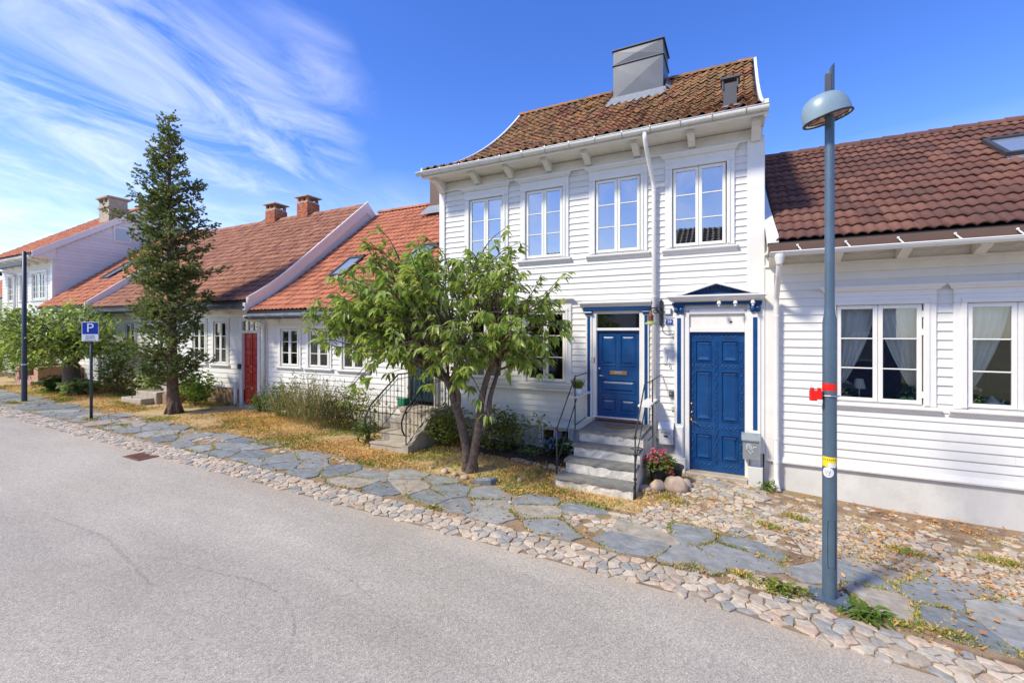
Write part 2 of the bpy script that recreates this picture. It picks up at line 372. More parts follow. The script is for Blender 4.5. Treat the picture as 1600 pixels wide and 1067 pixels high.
def single(name, mb, mat, loc, label, cat, group=None, kind=None, smooth=False):
    """a thing that is one mesh, with its origin at its base"""
    o = mb.build(name, mat, None, smooth, o=Vector(loc)); o.location = loc; ORG[o.name] = Vector(loc)
    return tag(o, label, cat, group, kind)
def np_mesh(name, V, F, mat, parent=None, loc=(0, 0, 0), smooth=False):
    """V (n,3) world points, F (m,k) faces"""
    me = bpy.data.meshes.new(name); V = np.asarray(V, dtype=np.float32)-np.asarray(loc, dtype=np.float32); F = np.asarray(F, dtype=np.int32)
    me.vertices.add(len(V)); me.vertices.foreach_set('co', V.ravel())
    k = F.shape[1]; me.loops.add(F.size); me.loops.foreach_set('vertex_index', F.ravel())
    me.polygons.add(len(F)); me.polygons.foreach_set('loop_start', np.arange(0, F.size, k, dtype=np.int32))
    me.polygons.foreach_set('loop_total', np.full(len(F), k, dtype=np.int32))
    if smooth: me.polygons.foreach_set('use_smooth', np.ones(len(F), dtype=bool))
    me.update(calc_edges=True); me.validate(); me.materials.append(MATS[mat])
    o = bpy.data.objects.new(name, me); COL.objects.link(o)
    if parent: o.parent = parent; o.location = Vector(loc)-org(parent)
    else: o.location = loc; ORG[o.name] = Vector(loc)
    return o
def zg(X):
    T = [(-60, .75), (-30, .48), (-13.8, .22), (-.35, 0), (.8, -.1), (2.2, -.19), (3.7, -.23), (12, -.3)]
    if X <= T[0][0]: return T[0][1]
    for (x0, z0), (x1, z1) in zip(T, T[1:]):
        if X <= x1: return z0+(z1-z0)*(X-x0)/(x1-x0)
    return T[-1][1]
def text_mesh(body, size):
    cu = bpy.data.curves.new('t', 'FONT'); cu.body = body; cu.size = size; cu.align_x = 'CENTER'; cu.align_y = 'CENTER'; cu.extrude = .0008
    ob = bpy.data.objects.new('t', cu); COL.objects.link(ob)
    dg = bpy.context.evaluated_depsgraph_get(); me = bpy.data.meshes.new_from_object(ob.evaluated_get(dg))
    bpy.data.objects.remove(ob); bpy.data.curves.remove(cu)
    return me
def text(name, body, size, loc, rot, mat, parent):
    me = text_mesh(body, size); me.materials.clear(); me.materials.append(MATS[mat])
    o = bpy.data.objects.new(name, me); COL.objects.link(o); o.parent = parent
    o.location = Vector(loc)-org(parent); o.rotation_euler = rot
    return o
# ================================================================== the ground
XS = [-400, -60, -45, -30, -22, -13.8, -8, -4, -.35, .2, .8, 1.5, 2.2, 3, 3.7, 6, 12, 40, 400]
def sheet(name, y0, y1, dz, mat, label, cat, x0=-400, x1=400, kind='structure', ys=None):
    xs = sorted({x for x in XS if x0 <= x <= x1} | {x0, x1}); ys = ys or [y0, y1]
    V = [(x, y, zg(x)+dz) for y in ys for x in xs]; n = len(xs)
    F = [(j*n+i, j*n+i+1, (j+1)*n+i+1, (j+1)*n+i) for j in range(len(ys)-1) for i in range(n-1)]
    mb = MB(); mb.add(V, F); return single(name, mb, mat, (0, 0, 0), label, cat, kind=kind)
sheet('ground', -400, 400, -.12, 'far_ground', 'dry open ground under and behind the houses', 'ground')
road = sheet('road', -3.6, 4.78, 0, 'asphalt', 'worn pale grey asphalt street with fine speckle', 'road', -120, 60)
sheet('opposite_verge', -8, -3.6, -.004, 'far_ground', 'dry verge along the near side of the street', 'ground', -120, 60)
verge = sheet('verge', 6.2, 9.2, -.006, 'verge', 'strip of dry turf, soil and leaf litter before the houses', 'ground', -60, 12)
pave = sheet('pavement', 4.762, 6.55, .006, 'joint_bed', 'footway of grey slate slabs and pink cobbles with sandy joints', 'pavement', -60, 12)
court = sheet('cobbled_forecourt', 6.4, 9.1, .001, 'joint_bed', 'patch of small cobbles and sandy soil before the blue door', 'pavement', -1.25, 9)

def strip_mark(name, pts, wd, mat, dz, label):
    V = []; F = []
    for i, (x, y) in enumerate(pts):
        a = Vector(pts[max(0, i-1)]); bq = Vector(pts[min(len(pts)-1, i+1)]); d = (bq-a).normalized(); nrm = Vector((-d.y, d.x))
        ww = wd*(.35+.65*math.sin(math.pi*(i+.3)/(len(pts)-.4)))
        for s in (-1, 1): V.append((x+nrm.x*ww*s/2, y+nrm.y*ww*s/2, zg(x)+dz))
        if i: F.append((2*i-2, 2*i-1, 2*i+1, 2*i))
    mb = MB(); mb.add(V, F); return mb.build(name, mat, road)
def smooth_pts(P, n=24):
    P = [Vector(p) for p in P]; o = []
    for i in range(len(P)-1):
        p0 = P[max(0, i-1)]; p1 = P[i]; p2 = P[i+1]; p3 = P[min(len(P)-1, i+2)]
        for k in range(n):
            u = k/n; o.append(.5*((2*p1)+(-p0+p2)*u+(2*p0-5*p1+4*p2-p3)*u*u+(-p0+3*p1-3*p2+p3)*u**3))
    o.append(P[-1]); return [tuple(q) for q in o]
for k, (P, wd) in enumerate([([(-5.86, 2.72), (-4.97, 2.83), (-4.37, 2.93), (-3.85, 2.86), (-3.43, 2.62), (-3.08, 2.24)], .035),
                 ([(-4.22, 3.39), (-3.86, 3.45), (-3.43, 3.36), (-3.0, 3.2)], .018), ([(-3.3, 1.17), (-2.95, 1.27), (-2.66, 1.3), (-2.38, 1.24), (-2.14, 1.1), (-1.95, .95)], .03),
                 ([(-8.2, 2.6), (-7.0, 2.66), (-6.2, 2.55), (-5.3, 2.4)], .05)]):
    strip_mark('tyre_mark', smooth_pts(P, 8), wd, 'rubber_mark', .004+.001*k, '')
strip_mark('dust_streak', smooth_pts([(-1.25, 2.15), (-1.22, 2.5), (-1.12, 2.95)], 8), .14, 'dust_mark', .009, '')

# ---- broken stone paving, each stone cut out of its neighbours
def clip(poly, nx, ny, d):
    o = []
    for i in range(len(poly)):
        a = poly[i]; b = poly[(i+1) % len(poly)]; da = a[0]*nx+a[1]*ny-d; db = b[0]*nx+b[1]*ny-d
        if da <= 0: o.append(a)
        if (da < 0 < db) or (db < 0 < da):
            u = da/(da-db); o.append((a[0]+(b[0]-a[0])*u, a[1]+(b[1]-a[1])*u))
    return o
def cells(x0, x1, y0, y1, sx, sy, jit, rg, keep=lambda x, y: True, mirror=True):
    nx = max(1, round((x1-x0)/sx)); ny = max(1, round((y1-y0)/sy)); sx = (x1-x0)/nx; sy = (y1-y0)/ny
    S = {}
    for i in range(-2, nx+2):
        for j in range(-1, ny+1):
            off = .5*sx*(j % 2)*.9
            S[i, j] = (x0+(i+.5)*sx+off+rg.uniform(-jit, jit)*sx, y0+(j+.5)*sy+rg.uniform(-jit, jit)*sy)
    out = []
    for (i, j), (px, py) in S.items():
        if not (0 <= j < ny and x0 <= px <= x1 and keep(px, py)): continue
        poly = [(px-2*sx, max(y0, py-2*sy)), (px+2*sx, max(y0, py-2*sy)), (px+2*sx, min(y1, py+2*sy)), (px-2*sx, min(y1, py+2*sy))]
        for di in range(-3, 4):
            for dj in range(-2, 3):
                q = S.get((i+di, j+dj))
                if (di or dj) and q and len(poly) > 2:
                    dx, dy = q[0]-px, q[1]-py
                    poly = clip(poly, dx, dy, (q[0]**2+q[1]**2-px**2-py**2)/2)
        if len(poly) < 3: continue
        out.append(poly)
    return out
def inset(poly, g):
    cx = sum(p[0] for p in poly)/len(poly); cy = sum(p[1] for p in poly)/len(poly); o = []
    for x, y in poly:
        d = math.hypot(x-cx, y-cy); k = max(.2, 1-g/max(d, 1e-4)); o.append((cx+(x-cx)*k, cy+(y-cy)*k))
    return o, cx, cy
def stone(poly, h, gap, rough, rg, bev, dome):
    P = []
    n0 = len(poly)
    for i in range(n0):
        a = poly[i]; b = poly[(i+1) % n0]; L = math.hypot(b[0]-a[0], b[1]-a[1])
        if L < .015: continue
        k = 1 if L < .1 else (2 if L < .3 else 4)
        for q in range(k):
            u = (q+ (.0 if k == 1 else rg.uniform(-.12, .12) if q else .12))/k
            jx = rg.uniform(-rough, rough); jy = rg.uniform(-rough, rough)
            P.append((a[0]+(b[0]-a[0])*u+jx, a[1]+(b[1]-a[1])*u+jy))
    if len(P) < 3: return None
    P, cx, cy = inset(P, gap); n = len(P)
    tx = rg.uniform(-1, 1)*dome*.6; ty = rg.uniform(-1, 1)*dome*.6
    r = max(math.hypot(x-cx, y-cy) for x, y in P)
    hz = lambda x, y: h+((x-cx)*tx+(y-cy)*ty)/r
    top, _, _ = inset(P, bev)
    V = [(x, y, zg(x)-.03) for x, y in P]+[(x, y, zg(x)+hz(x, y)-bev*.6) for x, y in P]+[(x, y, zg(x)+hz(x, y)+rg.uniform(0, dome*.3)) for x, y in top]+[(cx, cy, zg(cx)+h+dome)]
    F = [(i, (i+1) % n, n+(i+1) % n, n+i) for i in range(n)]+[(n+i, n+(i+1) % n, 2*n+(i+1) % n, 2*n+i) for i in range(n)]+[(2*n+i, 2*n+(i+1) % n, 3*n) for i in range(n)]
    return V, F, cx, cy
def dcam(x, y): return math.hypot(x, y)
rg = random.Random(11)
slab_zones = lambda x: (x < -1.95 or -1.22 < x < .22 or x > .72)
SL = [c for c in cells(-27, .66, 5.27, 6.5, .78, .41, .34, rg)+cells(.66, 5.2, 5.40, 6.78, .80, .36, .34, rg) ]
COB = []; slabs = []
for poly in SL:
    cx = sum(p[0] for p in poly)/len(poly); cy = sum(p[1] for p in poly)/len(poly)
    if math.hypot(cx-.84, cy-5.53) < .30: continue
    back = 6.36+.10*math.sin(cx*2.3)
    if cx > .66: back = 6.85
    if cy > back-.05 or not slab_zones(cx) or rg.random() < .04: COB.append((poly, cx, cy)); continue
    s = stone(poly, .020+rg.uniform(-.006, .008), .006, .014, rg, .005, .003)
    if s: slabs.append(s)
small = []
for poly in cells(-27, 4.8, 4.74, 5.26, .150, .105, .42, rg):
    poly = [(px, py+(.028*math.sin(px*6.1)+.022*math.sin(px*15.7)+.012*math.sin(px*31) if py < 4.775 else 0)) for px, py in poly]     # ragged edge against the asphalt
    s = stone(poly, .020+rg.uniform(-.007, .007), .006, .009, rg, .008, .003)
    if s: small.append(s)
def in_any(x, y):
    for poly, cx, cy in COB:
        if abs(x-cx) < .42 and abs(y-cy) < .24: return True
    return False
for poly in cells(-27, 4.6, 5.28, 6.44, .145, .105, .40, rg, keep=lambda x, y: in_any(x, y) and rg.random() < (.9 if x > -2.2 else .35)):
    cx = sum(p[0] for p in poly)/len(poly); cy = sum(p[1] for p in poly)/len(poly)
    if any(math.hypot(cx-s[2], cy-s[3]) < .18 for s in slabs if abs(s[2]-cx) < .4): continue
    s = stone(poly, .014+rg.uniform(-.008, .008), .006, .008, rg, .006, .004)
    if s: small.append(s)
def fore_keep(x, y):
    if y > 8.92: return False
    if x < -1.3+.5*(y-6.4)*.55: return False
    if -1.5 < x < -.85 and y > 7.3: return False
    p = .97 if y < 7.5 else (.85 if x < .4 else .95-.62*(y-7.5)/1.1)
    p *= .75+.25*min(1, max(0, 1.2+math.sin(x*3.1)*math.sin(y*4.3+1)))
    if x > .5 and y > 8.3: p = .12
    return rg.random() < p
for poly in cells(-1.3, 5.2, 6.46, 8.9, .122, .084, .42, rg, keep=fore_keep):
    s = stone(poly, .010+rg.uniform(-.008, .007), .007, .008, rg, .006, .003)
    if s: small.append(s)
# two large flat stones set before the blue door
for poly in ([(-.62, 8.42), (-.2, 8.36), (-.1, 8.55), (-.5, 8.66)], [(.0, 8.3), (.38, 8.1), (.52, 8.28), (.1, 8.5)]):
    s = stone(poly, .034, .006, .012, rg, .012, .006)
    if s: small.append(s)
slabs.sort(key=lambda s: dcam(s[2], s[3])); small.sort(key=lambda s: dcam(s[2], s[3]))
def lay(stones, name, mat, parent, lim, restlabel):
    for V, F, cx, cy in stones[:lim]:
        me = bpy.data.meshes.new(name); z = zg(cx)
        me.from_pydata([(x-cx, y-cy, zz-z) for x, y, zz in V], [], F); me.materials.append(MATS[mat])
        o = bpy.data.objects.new(name, me); COL.objects.link(o); o.parent = parent; o.location = Vector((cx, cy, z))
    if len(stones) > lim:
        mb = MB()
        for V, F, cx, cy in stones[lim:]: mb.add(V, F)
        o = mb.build(restlabel, mat, parent); o['kind'] = 'stuff'
lay(slabs, 'slab', 'slab', pave, 300, 'far_slabs')
lay(small, 'cobblestone', 'cobble', pave, 300, 'far_cobblestones')

# rusty drain grate at the edge of the street
g = thing('drain_grate', (-10.5, 4.62, zg(-10.5)), 'rusty iron drain grate at the far edge of the asphalt', 'drain')
mb = MB(); x, y, z = -10.5, 4.62, zg(-10.5)
mb.box(x-.3, x+.3, y-.2, y-.16, z-.02, z+.012).box(x-.3, x+.3, y+.12, y+.16, z-.02, z+.012).box(x-.3, x-.26, y-.16, y+.12, z-.02, z+.012).box(x+.26, x+.3, y-.16, y+.12, z-.02, z+.012)
mb.build('frame', 'rust', g)
for k in range(8):
    mb = MB(); mb.box(x-.24+k*.065, x-.205+k*.065, y-.16, y+.12, z-.02, z+.009); mb.build('bar', 'rust', g)
mb = MB(); mb.box(x-.26, x+.26, y-.16, y+.12, z+.001, z+.003); mb.build('gap', 'black', g)
# ================================================================== building kit
YF = 9.0
def roof_profile(y0, z0, y1, z1, m0=None, L=0):
    """(y, z) points of the roof surface from the eave to the ridge; the foot may flare out"""
    if m0 is None: return [(y0+(y1-y0)*i/8, z0+(z1-z0)*i/8) for i in range(9)]
    D = y1-y0; m1 = ((z1-z0)-m0*L/2)/(L/2+(D-L)); P = []
    for i in range(25):
        u = D*i/24
        z = z0+(m0*u+(m1-m0)*u*u/(2*L) if u < L else m0*L+(m1-m0)*L/2+m1*(u-L)); P.append((y0+u, z))
    return P
def along(P, step):
    """points (y, z, slope angle) at equal steps along the profile"""
    o = []; acc = 0; nxt = 0
    for (ya, za), (yb, zb) in zip(P, P[1:]):
        L = math.hypot(yb-ya, zb-za)
        while nxt <= acc+L+1e-9:
            u = (nxt-acc)/L; o.append((ya+(yb-ya)*u, za+(zb-za)*u, math.atan2(zb-za, yb-ya))); nxt += step
        acc += L
    return o, acc
def tile_mesh(wd, ln, amp, kind, seg=8):
    """one pantile: x across, y up the slope, z out of the roof; front lip at y = 0"""
    V = []; F = []; th = .020
    xs = [(-.5+1.08*i/seg)*wd for i in range(seg+1)]
    def prof(x):
        u = x/wd+.5
        if kind == 's': return amp*(.5+.5*math.cos(2*math.pi*(u-.80)))*1.0-.15*amp*math.sin(4*math.pi*u)
        if kind == 'w2': return amp*abs(math.sin(2*math.pi*u))**.85 if u < 1 else amp*abs(math.sin(2*math.pi*(u-1)))**.85
        return amp*(abs(math.cos(math.pi*(u-.5)))**.8)
    for row, (y, dz) in enumerate(((0, .034), (ln*1.12, .004))):
        for x in xs: V.append((x, y, prof(x)+dz))
    n = seg+1
    for x in xs: V.append((x, .002, prof(x)+.034-th))
    for i in range(seg): F.append((i, i+1, n+i+1, n+i)); F.append((2*n+i, 2*n+i+1, i+1, i))
    F.append((0, n, 2*n)); F.append((n-1, 3*n-1, 2*n-1))
    return V, F
def tiles(roof, P, x0, x1, wd, ln, amp, kind, mat, lim=300, seg=8, skip=None, jit=.004, rowjit=0):
    rows, tot = along(P, ln); n = int(round((x1-x0)/wd)); wd = (x1-x0)/n
    V, F = tile_mesh(wd, ln, amp, kind, seg)
    me = bpy.data.meshes.new('roof_tile'); me.from_pydata(V, [], F); me.materials.append(MATS[mat])
    me.polygons.foreach_set('use_smooth', [i % 2 == 0 for i in range(len(me.polygons))]); o0 = org(roof)
    pl = []
    for j, (y, z, a) in enumerate(rows):
        if tot-j*ln < ln*.45: continue
        for i in range(n):
            x = x0+(i+.5)*wd
            if skip and skip(x, y): continue
            pl.append((math.dist((x, y, z), (0, 0, HCAM)), x, y, z, a))
    pl.sort(); Vn = np.array(V); mbV = []; mbF = []
    for k, (d, x, y, z, a) in enumerate(pl):
        ja = a+random.uniform(-jit, jit)*4; jz = random.uniform(-jit, jit)*2; jx = random.uniform(-jit, jit)*1.5; jy = random.uniform(-jit, jit)*2.5
        rz = random.uniform(-jit, jit)*4
        if k < lim:
            o = bpy.data.objects.new('roof_tile', me); COL.objects.link(o); o.parent = roof
            o.location = Vector((x+jx, y+jy, z+.012))-o0; o.rotation_euler = (ja, 0, rz)
        else:
            Rm = np.array(Matrix.Rotation(rz, 3, 'Z') @ Matrix.Rotation(ja, 3, 'X'))
            mbV.append(Vn @ Rm.T+np.array((x+jx, y+jy, z+.012))); mbF.append((len(mbV)-1)*len(V))
    if mbV:
        mb = MB(); n = len(V)
        for q, VV in enumerate(mbV): mb.add(VV, F)
        ob = mb.build('far_roof_tiles', mat, roof); ob['kind'] = 'stuff'
        ob.data.polygons.foreach_set('use_smooth', [(i % len(F)) % 2 == 0 for i in range(len(ob.data.polygons))])
def ridge_tiles(roof, x0, x1, y, z, ln, r, mat):
    n = int((x1-x0)/ln)+1; ln = (x1-x0)/n
    for k in range(n):
        mb = MB(); s = 8
        for i, (xx, rr) in enumerate(((x0+k*ln-.02, r*1.06), (x0+(k+1)*ln, r*.92))):
            for q in range(s+1):
                a = math.pi*q/s; mb.v.append((xx, y-rr*math.cos(a)*1.15, z-.06+rr*math.sin(a)+random.uniform(-.002, .002)))
        for q in range(s): mb.f.append((q, q+1, s+1+q+1, s+1+q))
        mb.f.append(tuple(range(s+1))[::-1])
        mb.build('ridge_tile', mat, roof)
def body(house, x0, x1, zb, P, yback, openings, wallmat='white', zf=None, gable_l=True, gable_r=True, drop=.10, boards=.125, zboards=None, fmat='plaster', x1b=None):
    """walls with real openings, foundation, cladding boards; P is the roof profile"""
    for (ya, za), (yb, zc) in zip(P, P[1:]):
        if ya <= YF <= yb: zt = za+(zc-za)*(YF-ya)/(yb-ya)-drop
    wall = MB(); xs = sorted({x0, x1}|{v for o in openings for v in o[:2]}); zs = [v for v in sorted({zb, zt}|{v for o in openings for v in o[2:4]}) if v >= zb]
    for xa, xb in zip(xs, xs[1:]):
        for za, zc in zip(zs, zs[1:]):
            mx, mz = (xa+xb)/2, (za+zc)/2
            if any(o[0] < mx < o[1] and o[2] < mz < o[3] for o in openings): continue
            wall.add([(xa, YF, za), (xb, YF, za), (xb, YF, zc), (xa, YF, zc)], [(0, 1, 2, 3)])
    ym, zm = P[-1]
    prof = [(YF, zb)]+[(YF, zt)]+[(y, z-drop) for y, z in P if y > YF+.05]+[(yback, zt), (yback, zb)]
    for xx in (x0, x1):
        n = len(prof); wall.add([(xx, y, z) for y, z in prof], [tuple(range(n))])
    wall.add([(x0, yback, zb), (x1, yback, zb), (x1, yback, zt), (x0, yback, zt)], [(0, 1, 2, 3)])
    wo = wall.build('wall', wallmat, house)
    fo = MB(); fs = [o for o in openings if o[2] < zb]
    xs = sorted({x0, x1}|{v for o in fs for v in o[:2]}); 
    zbot = min(zg(x0), zg(x1))-.15
    for xa, xb in zip(xs, xs[1:]):
        mx = (xa+xb)/2; op = [o for o in fs if o[0] < mx < o[1]]
        if op:
            o = op[0]
            if o[2] > zbot+.02: fo.box(xa, xb, YF+.005, YF+.25, zbot, o[2])
            if o[3] < zb-.02: fo.box(xa, xb, YF+.005, YF+.25, o[3], zb)
        else: fo.box(xa, xb, YF+.005, YF+.25, zbot, zb)
    if fs or fmat: fo.build('foundation', fmat, house)
    if boards: clad(wo, x0, x1, zboards[0] if zboards else zb, zboards[1] if zboards else zt, boards, openings, wallmat)
    return wo
def clad(wo, x0, x1, z0, z1, ex, openings, mat, y=YF, ends=.0, limit=300):
    n = int(round((z1-z0)/ex)); ex = (z1-z0)/n; cnt = 0; rest = MB()
    for k in range(n):
        za, zb = z0+k*ex, z0+(k+1)*ex
        cut = sorted((o[0]-.05, o[1]+.05) for o in openings if o[2] < zb-.01 and o[3] > za+.01)
        segs = []; cur = x0+ends
        for a, b in cut:
            if a > cur+.01: segs.append((cur, a))
            cur = max(cur, b)
        if cur < x1-ends-.01: segs.append((cur, x1-ends))
        for a, b in segs:
            # long runs are made up of two boards, as the saw mill delivered them
            if b-a > 4.6:
                c = a+(b-a)*random.uniform(.35, .65); parts = [(a, c-.001), (c+.001, b)]
            else: parts = [(a, b)]
            for xa, xb in parts:
                j = random.uniform(-.0025, .0025); d1 = random.uniform(-.002, .002); d2 = random.uniform(-.002, .002)
                mb = rest if cnt >= limit else MB()
                mb.add([(xa, y-.030+j, za-.012+d1), (xb, y-.030+j, za-.012+d2), (xb, y-.009, zb-.001+d2), (xa, y-.009, zb-.001+d1),
                        (xa, y-.002, za-.012+d1), (xb, y-.002, za-.012+d2), (xb, y-.002, zb-.001), (xa, y-.002, zb-.001)],
                       [(0, 1, 2, 3), (0, 4, 5, 1), (3, 2, 6, 7), (0, 3, 7, 4), (1, 5, 6, 2)])
                if cnt < limit: mb.build('board', mat, wo)
                cnt += 1
    if rest.v: o = rest.build('far_boards', mat, wo); o['kind'] = 'stuff'
def roof_deck(house, x0, x1, P, yback, th=.06, mat='black', oh=.0, und='soffit', soff=None):
    """the boarding under the tiles, front slope and back slope, and the soffit under the eave"""
    ym, zm = P[-1]; y0, z0 = P[0]; q = [(y, z) for y, z in P]+[(2*ym-y0 if yback is None else yback+.4, z0)]
    mb = MB(); n = len(q)
    low = [(y, z-th) for y, z in q]
    V = [(x, y, z) for x in (x0, x1) for y, z in q+low]; m = 2*n
    for i in range(n-1):
        mb.f.append((i, m+i, m+i+1, i+1)); mb.f.append((n+i, n+i+1, m+n+i+1, m+n+i))
    mb.f += [(0, n, m+n, m), (n-1, m+n-1, m+2*n-1, 2*n-1)]
    mb.f += [tuple([i, i+1, n+i+1, n+i]) for i in range(n-1)]+[tuple([m+i, m+n+i, m+n+i+1, m+i+1]) for i in range(n-1)]
    mb.v = V
    return mb.build('roof', mat, house)
def verge_board(house, x, P, wd, th, side, mat='white_trim', lift=.05, cap=True):
    """the white board that follows the roof edge up the gable; side = +1 stands on the right"""
    xa, xb = (x, x+th*side); xa, xb = min(xa, xb), max(xa, xb)
    mb = MB(); n = len(P)
    V = [(xx, y, z+dz) for xx in (xa, xb) for dz in (lift, lift-wd) for y, z in P]
    for i in range(n-1):
        a = lambda g, k: g*n+k
        mb.f += [(a(0, i), a(0, i+1), a(2, i+1), a(2, i)), (a(1, i), a(3, i), a(3, i+1), a(1, i+1)), (a(0, i), a(1, i), a(1, i+1), a(0, i+1)), (a(2, i), a(2, i+1), a(3, i+1), a(3, i))]
    mb.f += [(0, 2*n, 3*n, n), (n-1, 2*n-1, 4*n-1, 3*n-1)]
    mb.v = V; ob = mb.build('verge_board', mat, house)
    return ob
def half_gutter(house, x0, x1, y, z, r, mat='white_trim', hooks=0, hookmat='steel', straps=False):
    mb = MB(); s = 10; prof = [(y-r*math.cos(math.pi*q/s), z-r*math.sin(math.pi*q/s)) for q in range(s+1)]+[(y+(r-.006)*math.cos(math.pi*q/s), z-(r-.006)*math.sin(math.pi*q/s)) for q in range(s+1)]
    n = len(prof); V = [(xx, a, b) for xx in (x0, x1) for a, b in prof]
    mb.add(V, [(i, (i+1) % n, n+(i+1) % n, n+i) for i in range(n)]+[(q, q+1, n-2-q, n-1-q) for q in range(s)]+[(n+q, n+n-1-q, n+n-2-q, n+q+1) for q in range(s)])
    mb.tube([(x0, y-r, z+.004), (x1, y-r, z+.004)], .009, 6)
    gt = mb.build('gutter', mat, house, True)
    for xx in (x0, x1):
        e = MB(); e.poly_x([(y-r*math.cos(math.pi*q/s), z-r*math.sin(math.pi*q/s)) for q in range(s+1)], xx-.004, xx+.004); e.build('end_cap', mat, gt)
    for k in range(hooks):
        xx = x0+(x1-x0)*(k+.35)/hooks; h = MB()
        h.tube([(xx, y+r+.02, z+.07), (xx, y+r*.7, z+.05), (xx, y-r-.004, z+.02)]+[(xx, y-(r+.005)*math.cos(math.pi*q/8), z-(r+.005)*math.sin(math.pi*q/8)) for q in range(9)], .007, 6)
        h.build('hook', hookmat, gt)
    return gt
def downpipe(house, pts, r=.042, mat='white_trim', clips=()):
    mb = MB(); mb.tube(pts, r, 12); o = mb.build('downpipe', mat, house, True)
    for (x, y, z) in clips:
        c = MB(); c.lathe((x, y, z), [(r+.001, -.018), (r+.007, -.018), (r+.007, .018), (r+.001, .018)], 12); c.build('clip', mat, o)
    return o
def bracket(house, x, wd, y0, y1, zt, h, mat='white_trim'):
    """carved eave bracket: block with a curved belly"""
    P = [(y1, zt), (y1, zt-h), (y1-.06, zt-h)]
    for k in range(7):
        a = k/6; P.append((y1-.08-(y1-y0-.14)*a, zt-h*(1-.62*math.sin(a*math.pi/2))+.01*math.sin(a*9)))
    P += [(y0, zt-h*.36), (y0, zt)]
    mb = MB(); mb.poly_x(P, x-wd/2, x+wd/2); return mb.build('bracket', mat, house)
def window(house, x0, x1, z0, z1, cas=.13, sash=.055, rows=3, cols=1, leaves=2, cornice=True, sill=True, glass='glass', frame='cream', room=.9, roommat='dark_room', y=YF, deep=.0, hinges=False, ears=False, cw=.10, plain=False):
    """x0..x1, z0..z1 is the opening that holds the sashes"""
    yc = y-.052
    mb = MB(); 
    # moulded casing: two steps
    for (a, b, c, d) in ((x0-cas, x0, z0-.02, z1), (x1, x1+cas, z0-.02, z1)):
        mb.bbox(a, b, yc, y, c, d, .008); 
    mb.bbox(x0-cas, x1+cas, yc-.003, y, z1, z1+cas*.9, .008)
    if not plain:
        mb.bbox(x0-cas*.45, x0-.002, yc-.016, yc, z0, z1+.001, .006); mb.bbox(x1+.002, x1+cas*.45, yc-.016, yc, z0, z1+.001, .006)
        mb.bbox(x0-cas*.45, x1+cas*.45, yc-.018, yc-.003, z1+.001, z1+cas*.45, .006)
    wo = mb.build('window', 'white_trim', house)
    if cornice:
        c = MB(); zt = z1+cas*.9; e = cw
        c.poly_x([(y, zt+.10), (y-.05, zt+.10), (y-.05, zt), (y, zt)], x0-cas, x1+cas)
        prof = [(y, zt+.165), (y-.13, zt+.16), (y-.13, zt+.13), (y-.105, zt+.115), (y-.085, zt+.085), (y-.052, zt+.07), (y-.052, zt+.05), (y, zt+.05)]
        # ends return to the wall, so the moulding is narrower below
        n = len(prof); V = []
        for s, xx in ((-1, x0-cas), (1, x1+cas)):
            for (yy, zz) in prof: V.append((xx+s*(y-yy-.05 if y-yy > .05 else 0)*1.0, yy, zz))
        c.add(V, [tuple(range(n)), tuple(range(n, 2*n))[::-1]]+[(i, n+i, n+(i+1) % n, (i+1) % n) for i in range(n)])
        c.build('cornice', 'white_trim', wo)
    if sill:
        c = MB(); e = cas+.05
        c.poly_x([(y, z0-.02), (y-.10, z0-.035), (y-.10, z0-.065), (y-.07, z0-.085), (y-.05, z0-.125), (y-.03, z0-.14), (y, z0-.14)], x0-e, x1+e)
        c.build('sill', 'white_trim', wo)
    # sashes
    ys = y-.030+deep; wl = (x1-x0-.02)/leaves
    for k in range(leaves):
        a = x0+.01+k*wl; b = a+wl-.006
        s = MB(); bar = sash
        s.bbox(a, a+bar, ys, ys+.045, z0+.008, z1-.008, .006).bbox(b-bar, b, ys, ys+.045, z0+.008, z1-.008, .006)
        s.bbox(a+bar, b-bar, ys, ys+.045, z0+.008, z0+.008+bar, .006).bbox(a+bar, b-bar, ys, ys+.045, z1-.008-bar, z1-.008, .006)
        gx0, gx1, gz0, gz1 = a+bar, b-bar, z0+.008+bar, z1-.008-bar
        mu = .020
        for r_ in range(1, rows):
            zz = gz0+(gz1-gz0)*r_/rows; s.bbox(gx0, gx1, ys+.004, ys+.036, zz-mu/2, zz+mu/2, .005)
        for c_ in range(1, cols):
            xx = gx0+(gx1-gx0)*c_/cols; s.bbox(xx-mu/2, xx+mu/2, ys+.005, ys+.035, gz0, gz1, .005)
        s.build('sash', frame, wo)
        for r_ in range(rows):
            for c_ in range(cols):
                g = MB(); xa = gx0+(gx1-gx0)*c_/cols; xb = gx0+(gx1-gx0)*(c_+1)/cols; za = gz0+(gz1-gz0)*r_/rows; zb = gz0+(gz1-gz0)*(r_+1)/rows
                tl = random.uniform(-.0015, .0015); t2 = random.uniform(-.0015, .0015)
                g.add([(xa, ys+.024+tl, za), (xb, ys+.024-tl, za), (xb, ys+.024-tl+t2, zb), (xa, ys+.024+tl+t2, zb)], [(0, 1, 2, 3)]); g.build('pane', glass, wo)
        if hinges:
            h = MB(); hx = a-.006 if k == 0 else b+.006
            for zz in (z0+.16, z0+(z1-z0)*.72, z1-.16): h.box(hx-.009, hx+.009, ys-.012, ys+.004, zz-.05, zz+.05)
            h.build('hinges', frame, wo)
    # the room behind it
    r = MB(); ya, yb = y+.02, y+room; e = .25
